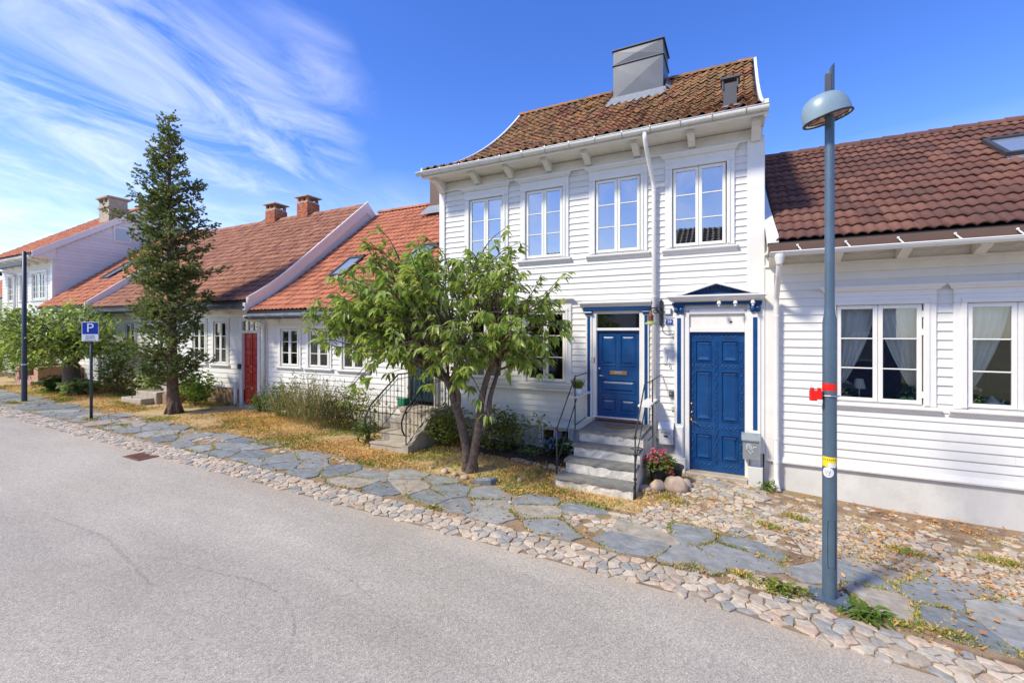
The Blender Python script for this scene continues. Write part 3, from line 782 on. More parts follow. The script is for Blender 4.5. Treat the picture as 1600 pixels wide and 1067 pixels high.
    r.add([(x0-e, ya, z0-e), (x1+e, ya, z0-e), (x1+e, yb, z0-e), (x0-e, yb, z0-e), (x0-e, ya, z1+e*.6), (x1+e, ya, z1+e*.6), (x1+e, yb, z1+e*.6), (x0-e, yb, z1+e*.6)],
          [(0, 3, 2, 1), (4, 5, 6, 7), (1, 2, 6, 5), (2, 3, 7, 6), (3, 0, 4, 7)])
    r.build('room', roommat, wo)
    # reveals
    rv = MB(); t_ = .012
    rv.box(x0-t_, x0, y-.01, y+.16, z0-t_, z1+t_).box(x1, x1+t_, y-.01, y+.16, z0-t_, z1+t_).box(x0, x1, y-.01, y+.16, z1, z1+t_).box(x0, x1, y-.01, y+.2, z0-t_, z0)
    rv.build('reveal', 'white_trim', wo)
    return wo
def panel(door, x0, x1, z0, z1, y, mat, rise=.012, mould=.035, name='panel'):
    """raised and fielded door panel: moulding ring, sunk margin, bevelled field"""
    def ring(d, yy): return [(x0+d, yy, z0+d), (x1-d, yy, z0+d), (x1-d, yy, z1-d), (x0+d, yy, z1-d)]
    L = [ring(0, y+.001), ring(.006, y-rise), ring(mould*.55, y-rise), ring(mould, y+.010), ring(mould+.012, y+.010), ring(mould+.045, y-rise*.5), ]
    mb = MB(); V = [p for r_ in L for p in r_]; F = []
    for k in range(len(L)-1):
        for i in range(4): F.append((k*4+i, k*4+(i+1) % 4, k*4+4+(i+1) % 4, k*4+4+i))
    q = (len(L)-1)*4; F.append((q, q+1, q+2, q+3)); mb.add(V, F)
    return mb.build(name, mat, door)
def leaf_with_holes(x0, x1, y0, y1, z0, z1, holes):
    mb = MB(); xs = sorted({x0, x1}|{v for h in holes for v in h[:2]}); zs = sorted({z0, z1}|{v for h in holes for v in h[2:]})
    for xa, xb in zip(xs, xs[1:]):
        for za, zb in zip(zs, zs[1:]):
            mx, mz = (xa+xb)/2, (za+zb)/2; y = y0+.018 if any(h[0] < mx < h[1] and h[2] < mz < h[3] for h in holes) else y0
            mb.add([(xa, y, za), (xb, y, za), (xb, y, zb), (xa, y, zb)], [(0, 1, 2, 3)])
            mb.add([(xa, y, za), (xa, y1, za), (xa, y1, zb), (xa, y, zb), (xb, y, za), (xb, y1, za), (xb, y1, zb), (xb, y, zb)], [(0, 1, 2, 3), (4, 7, 6, 5), (0, 4, 5, 1), (3, 2, 6, 7)])
    return mb
# ================================================================== the tall white house with the two blue doors
A = thing('wooden_house', (-3.0, YF, 0), 'tall two-storey white clapboard house with blue doors and mossy old tile roof', 'house')
PA = roof_profile(8.42, 6.34, 13.8, 9.95, .36, 5.379)
AX0, AX1 = -6.45, .40
UP = [(-5.63, -4.73), (-4.17, -3.30), (-2.60, -1.69), (-1.10, -.17)]
LOW = [(-5.63, -4.73), (-4.15, -3.24)]
opA = [(a, b, 4.22, 5.70) for a, b in UP]+[(a, b, 1.55, 3.06) for a, b in LOW]+[(-2.60, -1.69, .60, 3.02), (-.82, .14, -.4, 2.98), (-3.80, -3.14, .22, .56)]
wA = body(A, AX0, AX1, .60, PA, 18.6, opA, boards=.126, zboards=(.66, 6.02))
mb = MB()   # base board with its sloped top
for a, b in ((AX0-.02, -2.80), (-1.53, -1.08)):
    mb.poly_x([(YF, .68), (YF-.035, .67), (YF-.055, .60), (YF-.05, .575), (YF, .575)], a, b)
mb.build('water_table', 'white_trim', A)
for a, b, zt in ((AX0-.03, AX0+.13, 6.05), (.155, AX1+.03, 6.05)):
    mb = MB(); mb.bbox(a, b, YF-.058, YF+.12, .58 if a < 0 else .50, zt, .008); mb.build('corner_board', 'white_trim', A)
mb = MB(); mb.bbox(AX0+.01, AX1-.01, YF-.045, YF, 5.99, 6.20, .006); mb.build('frieze', 'soffit', A)
mb = MB(); mb.bbox(AX0-.02, AX1+.02, YF-.065, YF-.046, 5.985, 6.03, .006); mb.build('frieze_moulding', 'white_trim', A)
rA = roof_deck(A, AX0-.14, AX1+.03, PA, 18.6)
mb = MB(); mb.poly_x([(8.45, 6.24), (YF-.0, 6.21), (YF, 6.245), (8.45, 6.30)], AX0-.13, AX1+.02); mb.build('soffit', 'soffit', A)
mb = MB(); mb.bbox(AX0-.14, AX1+.03, 8.40, 8.45, 6.19, 6.37, .006); mb.build('fascia', 'white_trim', A)
mb = MB()
q = 24
for k in range(q):     # dented lead strip that shows between gutter and tiles
    xa = AX0-.1+(AX1-AX0+.1)*k/q; xb = AX0-.1+(AX1-AX0+.1)*(k+1)/q-.004; d = random.uniform(-.012, .012)
    mb.add([(xa, 8.36, 6.335), (xb, 8.36, 6.335+d*.3), (xb, 8.47, 6.40+d), (xa, 8.47, 6.395-d)], [(0, 1, 2, 3)])
mb.build('eave_flashing', 'lead', A)
tiles(rA, PA, AX0-.12, AX1-.06, .208, .262, .052, 's', 'tile_old', 300, 8, jit=.008)
ridge_tiles(rA, AX0-.13, AX1-.02, 13.8, 10.0, .36, .12, 'tile_old')
verge_board(A, AX1+.0, PA, .30, .06, 1, lift=.10); verge_board(A, AX0-.12, PA, .20, .06, -1, lift=.105)
for k, x in enumerate((-6.36, -5.37, -4.50, -3.59, -2.73, -1.75, -.75, .29)):
    bracket(A, x, .14 if k in (0, 7) else .12, 8.56, YF-.045, 6.225, .19 if k not in (0, 7) else .27)
gA = half_gutter(A, AX0-.22, AX1+.06, 8.34, 6.295, .068, hooks=14, hookmat='steel')
downpipe(A, [(-1.50, 8.34, 6.25), (-1.50, 8.36, 6.12), (-1.49, 8.45, 5.98), (-1.44, 8.84, 5.52), (-1.43, 8.885, 5.40), (-1.43, 8.895, 5.2), (-1.43, 8.895, .10)], .040, clips=((-1.43, 8.895, 5.32), (-1.43, 8.895, 3.3), (-1.43, 8.895, 1.2)))
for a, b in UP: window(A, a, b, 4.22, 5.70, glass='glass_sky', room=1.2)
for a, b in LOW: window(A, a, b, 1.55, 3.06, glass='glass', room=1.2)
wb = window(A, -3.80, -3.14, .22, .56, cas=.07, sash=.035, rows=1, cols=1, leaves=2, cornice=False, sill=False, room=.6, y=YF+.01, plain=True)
mb = MB(); mb.bbox(-3.92, -3.02, YF-.06, YF, .06, .15, .01); mb.build('cellar_sill', 'plaster', A)
mb = MB(); mb.poly_x([(YF, 1.42), (YF-.11, 1.405), (YF-.11, 1.375), (YF-.06, 1.33), (YF, 1.31)], -6.2, -3.06); mb.build('sill_moulding', 'white_trim', A)

# chimney clad in folded zinc sheet
mb = MB(); mb.box(-3.27, -1.86, 13.15, 14.2, 9.0, 10.62); ch = mb.build('chimney', 'zinc', A)
mb = MB(); mb.box(-3.30, -1.83, 13.12, 14.23, 10.42, 10.45); mb.build('seam', 'zinc_dark', ch)
mb = MB(); mb.box(-3.26, -1.87, 13.16, 14.19, 10.62, 10.86); mb.build('chimney_top', 'zinc', ch)
mb = MB(); mb.box(-3.31, -1.82, 13.11, 14.24, 10.86, 10.885); mb.build('cap', 'zinc_dark', ch)
for (za, zb) in ((9.45, 10.41), (10.46, 10.85)):    # the diagonal creases pressed into each sheet
    mb = MB()
    mb.add([(-3.265, 13.147, za), (-1.865, 13.147, za), (-1.865, 13.147, zb), (-3.265, 13.147, zb), (-2.565, 13.125, (za+zb)/2)], [(0, 1, 4), (1, 2, 4), (2, 3, 4), (3, 0, 4)])
    mb.build('folded_sheet', 'zinc', ch)
for x in (-2.85, -2.2):
    mb = MB(); mb.lathe((x, 13.6, 10.885), [(.13, 0), (.13, .06), (.21, .07), (.20, .10), (.12, .16), (0, .17)], 14); mb.build('flue_cowl', 'zinc_dark', ch, True)
mb = MB(); mb.add([(-3.45, 12.85, 9.13), (-1.72, 12.85, 9.13), (-1.80, 13.13, 9.50), (-3.33, 13.13, 9.50)], [(0, 1, 2, 3)])
mb.add([(-1.80, 13.1, 9.50), (-1.66, 13.1, 9.36), (-1.70, 13.9, 10.0), (-1.84, 13.9, 10.12)], [(0, 1, 2, 3)]); mb.build('flashing', 'lead', ch)
# square roof vent
mb = MB(); mb.box(-.26, -.01, 10.42, 10.66, 7.2, 7.83); vt = mb.build('roof_vent', 'zinc_dark', A)
mb = MB(); mb.box(-.32, .05, 10.36, 10.72, 7.90, 7.94).box(-.29, -.26, 10.39, 10.42, 7.70, 7.9).box(-.01, .02, 10.39, 10.42, 7.70, 7.9).box(-.29, -.26, 10.66, 10.69, 7.7, 7.9).box(-.01, .02, 10.66, 10.69, 7.7, 7.9); mb.build('vent_cap', 'zinc_dark', vt)
mb = MB(); mb.add([(-.36, 10.20, 7.235), (.08, 10.20, 7.235), (.08, 10.43, 7.37), (-.36, 10.43, 7.37)], [(0, 1, 2, 3)]); mb.build('vent_flashing', 'lead', vt)

# ---- the left blue door at the head of the steps
def pilaster(door, x0, x1, z0, z1, y, stripe, zs0, zs1):
    mb = MB(); mb.bbox(x0, x1, y, YF, z0, z1, .006); p = mb.build('pilaster', 'white_trim', door)
    mb = MB(); c = (x0+x1)/2; mb.bbox(c-stripe/2, c+stripe/2, y-.006, y, zs0, zs1, .004); mb.build('stripe', 'blue', door); return p
holes = [(-2.50, -2.19, 1.93, 2.57), (-2.11, -1.79, 1.93, 2.57), (-2.50, -1.79, 1.38, 1.66), (-2.50, -2.19, .98, 1.28), (-2.11, -1.79, .98, 1.28)]
d1 = leaf_with_holes(-2.575, -1.715, YF+.03, YF+.09, .905, 2.64, holes).build('door', 'blue', A); d1['label'] = 'blue panelled door with brass letter slot above the steps'
for h in holes: panel(d1, *h, YF+.03, 'blue')
mb = MB(); mb.bbox(-2.31, -1.97, YF+.012, YF+.03, 1.755, 1.835, .006); mb.build('letter_slot', 'brass', d1)
mb = MB(); mb.bbox(-2.22, -2.06, YF+.006, YF+.012, 1.775, 1.815, .003); mb.build('letter_flap', 'steel', d1)
mb = MB(); mb.tube([(-2.53, YF+.03, 1.73), (-2.53, YF-.02, 1.73), (-2.43, YF-.025, 1.73)], .010, 8); mb.tube([(-2.53, YF+.035, 1.87), (-2.53, YF+.005, 1.87)], .026, 12); mb.build('handle', 'steel', d1, True)
mb = MB(); mb.bbox(-2.66, -2.575, YF-.04, YF+.06, .86, 3.02, .006).bbox(-1.715, -1.63, YF-.04, YF+.06, .86, 3.02, .006).bbox(-2.575, -1.715, YF-.03, YF+.06, 2.645, 2.70, .006).bbox(-2.575, -1.715, YF-.03, YF+.06, 2.985, 3.05, .006).bbox(-2.66, -1.63, YF-.06, YF+.06, .84, .90, .008)
mb.build('door_frame', 'white_trim', A)
mb = MB(); mb.bbox(-2.60, -1.69, YF-.075, YF-.06, .835, .885, .004); mb.build('threshold', 'rust', A)
mb = MB(); mb.add([(-2.575, YF+.03, 2.70), (-1.715, YF+.03, 2.70), (-1.715, YF+.03, 2.985), (-2.575, YF+.03, 2.985)], [(0, 1, 2, 3)]); mb.build('transom_pane', 'glass', A)
mb = MB(); mb.box(-2.7, -1.6, YF+.10, YF+.6, .6, 3.1); mb.build('hall', 'dark_room', A)
pilaster(A, -2.80, -2.662, .82, 2.97, YF-.055, .062, .88, 2.94); pilaster(A, -1.640, -1.528, .70, 2.97, YF-.055, .062, .76, 2.94)
for a, b in ((-2.81, -2.655), (-1.645, -1.52)):
    mb = MB(); mb.bbox(a, b, YF-.085, YF, 2.97, 3.05, .012); mb.tube([(a, YF-.085, 3.01), (b, YF-.085, 3.01)], .03, 8); mb.build('capital', 'blue', A)
mb = MB(); mb.bbox(-2.83, -1.50, YF-.095, YF, 3.052, 3.118, .006); mb.build('lintel_band', 'blue', A)
mb = MB(); mb.poly_x([(YF, 3.235), (YF-.17, 3.225), (YF-.17, 3.195), (YF-.14, 3.18), (YF-.12, 3.14), (YF-.10, 3.12), (YF, 3.12)], -2.90, -1.47); mb.build('door_cornice', 'white_trim', A)
mb = MB(); mb.bbox(-2.70, -2.675, YF-.07, YF-.055, 2.02, 2.10, .003); mb.build('bell_push', 'sign_white', A)
mb = MB(); mb.bbox(-2.63, -2.605, YF-.05, YF-.04, 1.98, 2.10, .003); mb.build('lock_plate', 'brass', A)

# ---- the tall carved blue door at street level
X0, X1, Z0, Z1 = -.80, .12, .06, 2.61
holes = [(x0, x1, z0, z1) for x0, x1 in ((-.70, -.42), (-.26, .02)) for z0, z1 in ((.26, .74), (.98, 1.90), (2.06, 2.46))]
d2 = leaf_with_holes(X0, X1, YF+.03, YF+.09, Z0, Z1, holes).build('door', 'blue', A); d2['label'] = 'tall carved blue door at street level under the pediment'
def wide_panel(door, x0, x1, z0, z1, y, mat):
    panel(door, x0, x1, z0, z1, y, mat, .014, .022)
    for (za, zb, s) in ((z0+.045, z0+.10, -1), (z1-.10, z1-.045, 1)):   # stepped crossheads, wider at the outside
        mb = MB(); wdo, wdi = .035, .075; zo, zi = (za, zb) if s < 0 else (zb, za)
        mb.add([(x0+wdo, y-.020, zo), (x1-wdo, y-.020, zo), (x1-wdi, y-.006, zi), (x0+wdi, y-.006, zi), (x0+wdo, y+.008, zo), (x1-wdo, y+.008, zo), (x1-wdi, y+.008, zi), (x0+wdi, y+.008, zi)],
               [(0, 1, 2, 3), (0, 4, 5, 1), (3, 2, 6, 7), (0, 3, 7, 4), (1, 5, 6, 2)]); mb.build('crosshead', mat, door)
for h in holes: wide_panel(d2, *h, YF+.03, 'blue')
def wavy(pts_fn, n, r=.0055):
    mb = MB(); mb.tube([pts_fn(i/n) for i in range(n+1)], r, 5); return mb
yd = YF+.026
for x in (-.34, -.745, .065):      # carved garlands on the stiles
    for s in (-1, 1): wavy(lambda u: (x+s*.024*math.sin(u*40), yd, .2+u*2.25), 150, .0075).build('garland', 'blue', d2, True)
    mb = MB()
    for k in range(15): mb.lathe((x, yd+.003, .28+k*.155), [(.002, -.018), (.017, -.006), (.017, .006), (.002, .018)], 6)
    mb.build('beading', 'blue', d2, True)
for z in (.86, 1.98, 2.53, .16):   # and on the rails
    for xc in (-.56, -.12):
        for s in (-1, 1): wavy(lambda u: (xc-.15+.30*u, yd, z+s*.022*math.sin(u*12.6)), 24, .008).build('garland', 'blue', d2, True)
mb = MB()
for z in (1.28, 1.12): mb.tube([(-.765, YF+.03, z), (-.765, YF+.005, z)], .022, 12)
mb.tube([(-.765, YF+.03, 1.02), (-.765, YF-.03, 1.02), (-.765, YF-.04, .98), (-.68, YF-.045, .94)], .011, 8); mb.build('handle', 'brass', d2, True)
mb = MB(); mb.bbox(X0-.09, X0, YF-.045, YF+.06, .0, 2.99, .008).bbox(X1, X1+.075, YF-.045, YF+.06, .0, 2.99, .008).bbox(X0, X1, YF-.03, YF+.06, 2.615, 2.70, .008).bbox(X0, X1, YF-.045, YF+.06, 2.945, 3.05, .008); mb.build('door_frame', 'white_trim', A)
mb = MB(); mb.bbox(X0, X1, YF+.0, YF+.06, 2.70, 2.945, .01); pn = mb.build('overdoor_panel', 'soffit', A)
mb = MB(); mb.tube([(-.10, YF+.01, 2.80), (-.10, YF-.003, 2.80)], .020, 12); mb.build('pipe_hole', 'black', pn)
mb = MB(); mb.bbox(X0-.05, X1+.05, YF-.18, YF+.12, -.2, .05, .02); mb.build('doorstep', 'concrete', A)
mb = MB(); mb.box(-.9, .2, YF+.10, YF+.6, -.1, 3.0); mb.build('passage', 'dark_room', A)
for a, b in ((-1.062, -.892), (.197, .365)):
    pilaster(A, a, b, .85, 2.95, YF-.075, .070, .90, 2.88)
    mb = MB(); mb.bbox(a+.005, b-.005, YF-.10, YF, .26, .86, .02); mb.build('pilaster_base', 'white_trim', A)
    mb = MB(); mb.bbox(a-.035, b+.035, YF-.16, YF+.1, -.2, .28, .015); mb.build('plinth', 'plaster', A)
    c = (a+b)/2
    for s in (-1, 1):
        mb = MB(); mb.lathe((c+s*.042, YF-.085, 2.97), [(.0, 0), (.030, .004), (.046, .04), (.046, .075), (.032, .11), (0, .115)], 12); mb.build('capital', 'blue', A, True)
    mb = MB(); mb.bbox(a-.01, b+.01, YF-.125, YF, 3.085, 3.115, .006); mb.build('abacus', 'blue', A)
mb = MB(); mb.bbox(-1.10, .385, YF-.115, YF, 3.117, 3.168, .005); mb.build('lintel_band', 'blue', A)
mb = MB(); prof = [(YF, 3.30), (YF-.27, 3.29), (YF-.27, 3.262), (YF-.245, 3.25), (YF-.22, 3.205), (YF-.18, 3.185), (YF-.12, 3.172), (YF, 3.172)]
V = []; n = len(prof)
for s, xx in ((-1, -1.06), (1, .345)):
    for yy, zz in prof: V.append((xx+s*max(0, (YF-yy-.12))*.75, yy, zz))
mb.add(V, [tuple(range(n)), tuple(range(n, 2*n))[::-1]]+[(i, n+i, n+(i+1) % n, (i+1) % n) for i in range(n)]); mb.build('door_cornice', 'white_trim', A)
XL, XR, XT, ZB, ZT = -1.02, .34, -.34, 3.302, 3.535
mb = MB()     # raking mouldings of the pediment
for xa in (XL, XR):
    d = Vector((XT-xa, ZT-ZB)).normalized(); s = 1 if xa < XT else -1; th = .042
    mb.poly_y([(xa, ZB), (xa+s*th*2.6, ZB), (XT, ZT-th*1.1), (XT, ZT)] if s > 0 else [(XT, ZT), (XT, ZT-th*1.1), (xa+s*th*2.6, ZB), (xa, ZB)], YF-.22, YF)
pd = mb.build('pediment', 'white_trim', A)
mb = MB(); mb.poly_y([(XL+.12, ZB+.002), (XR-.12, ZB+.002), (XT, ZT-.05)], YF-.10, YF-.02); mb.build('tympanum', 'black', pd)
mb = MB(); yl = YF-.115     # cut-out fretwork
mb.tube([(XL+.13, yl, ZB+.012), (XR-.13, yl, ZB+.012)], .013, 4); mb.tube([(XL+.13, yl, ZB+.012), (XT, yl, ZT-.055)], .013, 4); mb.tube([(XR-.13, yl, ZB+.012), (XT, yl, ZT-.055)], .013, 4)
for k in range(-7, 8):
    xx = XT+k*.068; hmax = (ZT-.06-ZB)*(1-abs(xx-XT)/.56)
    if hmax < .02: continue
    for s in (-1, 1): mb.tube([(xx, yl, ZB+.012), (xx+s*.030, yl, ZB+.012+hmax*.35), (xx-s*.012, yl, ZB+.012+hmax*.7), (xx+s*.006, yl, ZB+hmax)], .0085, 4)
mb.build('fretwork', 'blue', pd)

# ================================================================== steps of the blue door
S = thing('stone_steps', (-2.1, 8.0, 0), 'whitewashed steps with slate treads leading up to the blue door with letter slot', 'steps')
rgs = random.Random(3)
lv = [(7.02, .21, -2.76, -1.44), (7.32, .42, -2.68, -1.46), (7.62, .62, -2.64, -1.47), (7.90, .82, -2.62, -1.48)]
for k, (y0, z, xa, xb) in enumerate(lv):
    y1 = lv[k+1][0]+.05 if k < 3 else YF-.06
    zb = -.1 if k == 0 else lv[k-1][1]-.06
    # rough whitewashed riser
    n = 12; V = []; F = []
    for j in range(4):
        for i in range(n+1):
            V.append((xa+.03+(xb-xa-.06)*i/n, y0+.035+rgs.uniform(-.018, .014), zb+(z-.036-zb)*j/3+rgs.uniform(-.006, .006)))
    for j in range(3):
        for i in range(n): a = j*(n+1)+i; F.append((a, a+1, a+n+2, a+n+1))
    mb = MB(); mb.add(V, F); mb.box(xa+.03, xb-.03, y0+.05, y1+(.3 if k < 3 else 0), zb, z-.052); mb.build('riser', 'concrete_white', S)
    # slate tread with a broken edge
    P = []
    m_ = 14
    for i in range(m_+1): P.append((xa+(xb-xa)*i/m_, y0+rgs.uniform(-.012, .022)))
    P += [(xb+rgs.uniform(-.01, .01), y0+(y1-y0)*u) for u in (.35, .7)]+[(xb, y1), (xa, y1)]+[(xa+rgs.uniform(-.01, .01), y0+(y1-y0)*u) for u in (.7, .35)]
    mb = MB(); mb.poly_z(P, z-.038, z); mb.build('tread', 'slate_dark', S)
mb = MB()
mb.poly_x([(7.06, -.1), (7.06, .15), (7.35, .16), (7.35, .36), (7.65, .37), (7.65, .56), (7.93, .57), (7.93, .765), (YF-.02, .765), (YF-.02, -.1)], -2.60, -1.452)
mb.build('side_wall', 'concrete_white', S)
mat_ = MB(); mat_.poly_z([(-2.02+.30*math.cos(a), 8.62+.0-(.30*math.sin(a))) for a in [math.pi*i/14 for i in range(15)]], .822, .838)
single('doormat', mat_, 'mat_fibre', (-2.02, 8.6, .82), 'half-round brown fibre doormat on the top step', 'doormat')
def railing_iron(name, x, xs, label):
    r_ = thing(name, (x, 7.3, 0), label, 'railing')
    zf = zg(x)
    mb = MB(); mb.tube([(x, 7.14, zf-.1), (x, 7.14, .98)], .014, 8); p = mb.build('post', 'iron', r_, True)
    for z in (.32, .70, .98):
        mb = MB(); mb.lathe((x, 7.14, z), [(.014, -.03), (.026, -.012), (.026, .012), (.014, .03)], 10); mb.build('collar', 'iron', p, True)
    return r_
rl = railing_iron('iron_railing', -2.74, 0, 'black iron railing with shelf on the left side of the blue door steps')
mb = MB(); mb.tube([(-2.74, 7.14, .98), (-2.74, 8.10, 1.78), (-2.70, 8.95, 1.80)], .011, 8); mb.build('handrail', 'iron', rl, True)
mb = MB(); mb.tube([(-2.74, 8.10, .80), (-2.74, 8.10, 1.80)], .012, 8); mb.build('post', 'iron', rl, True)
mb = MB(); mb.tube([(-2.74, 7.16, .40), (-2.74, 8.22, 1.37), (-2.74, 8.10, 1.37)], .010, 8); mb.build('lower_rail', 'iron', rl, True)
mb = MB(); mb.tube([(-2.74, 8.12, .86), (-2.80, 8.95, .86)], .010, 8); mb.build('wall_tie', 'iron', rl, True)
mb = MB(); mb.box(-2.86, -2.68, 8.08, 8.94, 1.375, 1.40); mb.build('shelf', 'white_trim', rl)
rr = railing_iron('iron_railing', -1.43, 0, 'black iron railing with ring and white shelf on the right of the blue door steps')
mb = MB(); mb.tube([(-1.43, 7.14, .98), (-1.43, 7.95, 1.72), (-1.38, 8.45, 1.74), (-1.30, 8.95, 1.80)], .011, 8); mb.build('handrail', 'iron', rr, True)
mb = MB(); mb.tube([(-1.43, 7.16, .55), (-1.43, 7.98, 1.30), (-1.38, 8.45, 1.30)], .010, 8); mb.build('lower_rail', 'iron', rr, True)
mb = MB(); mb.tube([(-1.38, 8.45, 1.76), (-1.38, 8.45, .72), (-1.40, 8.1, .72)], .012, 8); mb.build('post', 'iron', rr, True)
mb = MB(); mb.tube([(-1.38, 8.45, 1.30), (-1.33, 8.93, 1.30)], .012, 8); mb.build('wall_tie', 'iron', rr, True)
mb = MB(); mb.tube([(-1.43+.085*math.cos(a)+.03, 7.14+.085*math.sin(a), .80) for a in [2*math.pi*i/20 for i in range(21)]], .008, 6); mb.build('ring', 'iron', rr, True)
mb = MB(); mb.box(-1.56, -1.36, 8.02, 8.92, 1.31, 1.34); mb.build('shelf', 'white_trim', rr)

# ================================================================== small things on the tall house's front
L = thing('wall_lantern', (-1.30, YF, 2.98), 'old wall lantern with green enamel shade on scrolled iron bracket', 'lantern')
mb = MB(); mb.poly_y([(-1.335, 2.76), (-1.30, 2.72), (-1.265, 2.76), (-1.265, 3.2), (-1.30, 3.25), (-1.335, 3.2)], YF-.05, YF-.03); mb.build('back_plate', 'iron', L)
mb = MB(); mb.tube([(-1.30, YF-.05, 3.06), (-1.34, YF-.25, 3.08), (-1.40, YF-.48, 3.06), (-1.42, YF-.5, 3.0)], .013, 8); mb.tube([(-1.30, YF-.05, 2.92), (-1.33, YF-.18, 2.98), (-1.36, YF-.30, 3.07)], .010, 8)
mb.tube([(-1.36+.05*math.cos(a)*(1-a/14), YF-.33+.05*math.cos(a)*(1-a/14), 3.0+.05*math.sin(a)*(1-a/14)) for a in [i*.5 for i in range(18)]], .009, 6); mb.build('arm', 'iron', L, True)
mb = MB(); mb.lathe((-1.42, YF-.5, 2.80), [(.035, .0), (.05, .03), (.05, .10), (.06, .11), (.03, .15), (.03, .2), (.0, .22)], 14); mb.build('lamp_holder', 'rust', L, True)
mb = MB(); mb.lathe((-1.42, YF-.5, 2.80), [(.125, -.04), (.128, -.035), (.05, .02), (.04, .02), (.11, -.035), (.125, -.04)], 22); mb.build('shade', 'lamp_green', L, True)
mb = MB(); mb.lathe((-1.42, YF-.5, 2.76), [(0, -.03), (.025, -.02), (.03, .01), (.02, .04)], 12); mb.build('bulb', 'paper', L, True)
mb = MB(); mb.tube([(-1.29, YF-.035, 2.73), (-1.27, YF-.035, 2.62), (-1.20, YF-.035, 2.57), (-1.10, YF-.035, 2.58)], .005, 6); mb.build('cable', 'iron', L)
o = thing('junction_box', (-1.17, YF, 3.0), 'small square grey box above the house number plate', 'box')
mb = MB(); mb.bbox(-1.235, -1.115, YF-.07, YF-.03, 2.945, 3.065, .01); mb.build('housing', 'mailbox_grey', o)
mb = MB(); mb.bbox(-1.22, -1.13, YF-.076, YF-.07, 2.96, 3.05, .004); mb.build('cover', 'sign_white', o)
o = thing('house_number', (-1.155, YF, 2.8), 'dark blue enamel house number plate beside the lantern', 'number plate')
mb = MB(); mb.bbox(-1.215, -1.095, YF-.045, YF-.03, 2.765, 2.86, .004); mb.build('plate', 'sign_blue', o)
text('digits', '29', .085, (-1.155, YF-.047, 2.81), (R(90), 0, 0), 'sign_white', o)
o = thing('cable_box', (-1.10, YF, 2.58), 'small cream cable box where the lantern wire ends', 'box')
mb = MB(); mb.bbox(-1.115, -1.068, YF-.065, YF-.03, 2.53, 2.63, .006); mb.build('housing', 'cream', o)
mb = MB(); mb.tube([(-1.112, YF-.06, 2.575), (-1.07, YF-.06, 2.575)], .012, 8); mb.build('gland', 'iron', o)
o = thing('thermometer_board', (-1.235, YF, 2.2), 'narrow white painted thermometer board on the clapboard', 'thermometer')
mb = MB(); mb.poly_y([(-1.265, 2.02), (-1.205, 2.02), (-1.205, 2.28), (-1.235, 2.33), (-1.265, 2.28)], YF-.05, YF-.03); mb.build('board', 'white_trim', o)
mb = MB(); mb.tube([(-1.235, YF-.055, 2.06), (-1.235, YF-.055, 2.26)], .006, 6); mb.build('tube', 'paper', o)
o = thing('wall_hook', (-1.16, YF, 2.0), 'small grey hook on the wall below the thermometer board', 'hook')
mb = MB(); mb.tube([(-1.165, YF-.03, 2.04), (-1.155, YF-.06, 2.03), (-1.15, YF-.065, 1.96), (-1.155, YF-.05, 1.95)], .008, 6); mb.build('hook', 'mailbox_grey', o)
o = thing('wall_socket', (-1.10, YF, 1.44), 'grey outdoor socket on the wall beside the carved door', 'socket')
mb = MB(); mb.bbox(-1.155, -1.075, YF-.085, YF-.03, 1.395, 1.50, .012); mb.build('housing', 'zinc_dark', o)
mb = MB(); mb.tube([(-1.125, YF-.09, 1.46), (-1.125, YF-.084, 1.46)], .016, 10); mb.build('lid', 'mailbox_grey', o)
o = thing('bell_box', (-1.10, YF, 1.18), 'small cream bell push under the grey socket', 'bell')
mb = MB(); mb.bbox(-1.125, -1.07, YF-.06, YF-.03, 1.14, 1.215, .006); mb.build('housing', 'cream', o)
mb = MB(); mb.tube([(-1.10, YF-.066, 1.178), (-1.10, YF-.058, 1.178)], .011, 10); mb.build('button', 'brass', o)
o = thing('mailbox', (-1.19, YF, .55), 'white steel mailbox lettered POST between steps and carved door', 'mailbox')
mb = MB(); mb.poly_x([(YF-.06, .50), (YF-.17, .51), (YF-.20, .77), (YF-.20, .80), (YF-.06, .80)], -1.325, -1.075); mb.build('box', 'mailbox_white', o)
mb = MB(); mb.poly_x([(YF-.05, .80), (YF-.21, .785), (YF-.21, .81), (YF-.15, .90), (YF-.05, .92)], -1.335, -1.065); mb.build('lid', 'mailbox_white', o)
text('lettering', 'POST', .075, (-1.20, YF-.199, .735), (R(84), 0, 0), 'zinc_dark', o)
mb = MB(); mb.lathe((0, 0, 0), [(.0, .004), (.038, .003), (.042, 0)], 16)
e = MB(); e.add([(-1.20+x, YF-.193-z, .665+y*.5) for x, y, z in mb.v], mb.f); e.build('keyhole_badge', 'zinc_dark', o)
o = thing('mailbox', (.21, YF, .5), 'grey mailbox with scratched emblem on the carved door\'s right pilaster', 'mailbox')
mb = MB(); mb.poly_x([(YF-.11, .43), (YF-.27, .43), (YF-.30, .76), (YF-.11, .76)], .085, .335); mb.build('box', 'mailbox_grey', o)
mb = MB(); mb.poly_x([(YF-.11, .76), (YF-.325, .755), (YF-.325, .775), (YF-.24, .845), (YF-.11, .86)], .065, .355); mb.build('lid', 'mailbox_grey', o)
mb = MB(); mb.tube([(.15, YF-.300, .69), (.20, YF-.300, .69)], .006, 6)
for P in ([(.14, .68), (.14, .60), (.17, .62), (.15, .65), (.175, .675), (.15, .69)], [(.19, .67), (.20, .61), (.225, .62), (.215, .67), (.19, .67)], [(.17, .585), (.21, .53), (.24, .57), (.22, .60)], [(.24, .62), (.26, .66)], [(.27, .65), (.29, .652)]):
    mb.tube([(x, YF-.303+(.76-z)*.09, z) for x, z in P], .006, 5)
mb.build('emblem', 'paper', o)
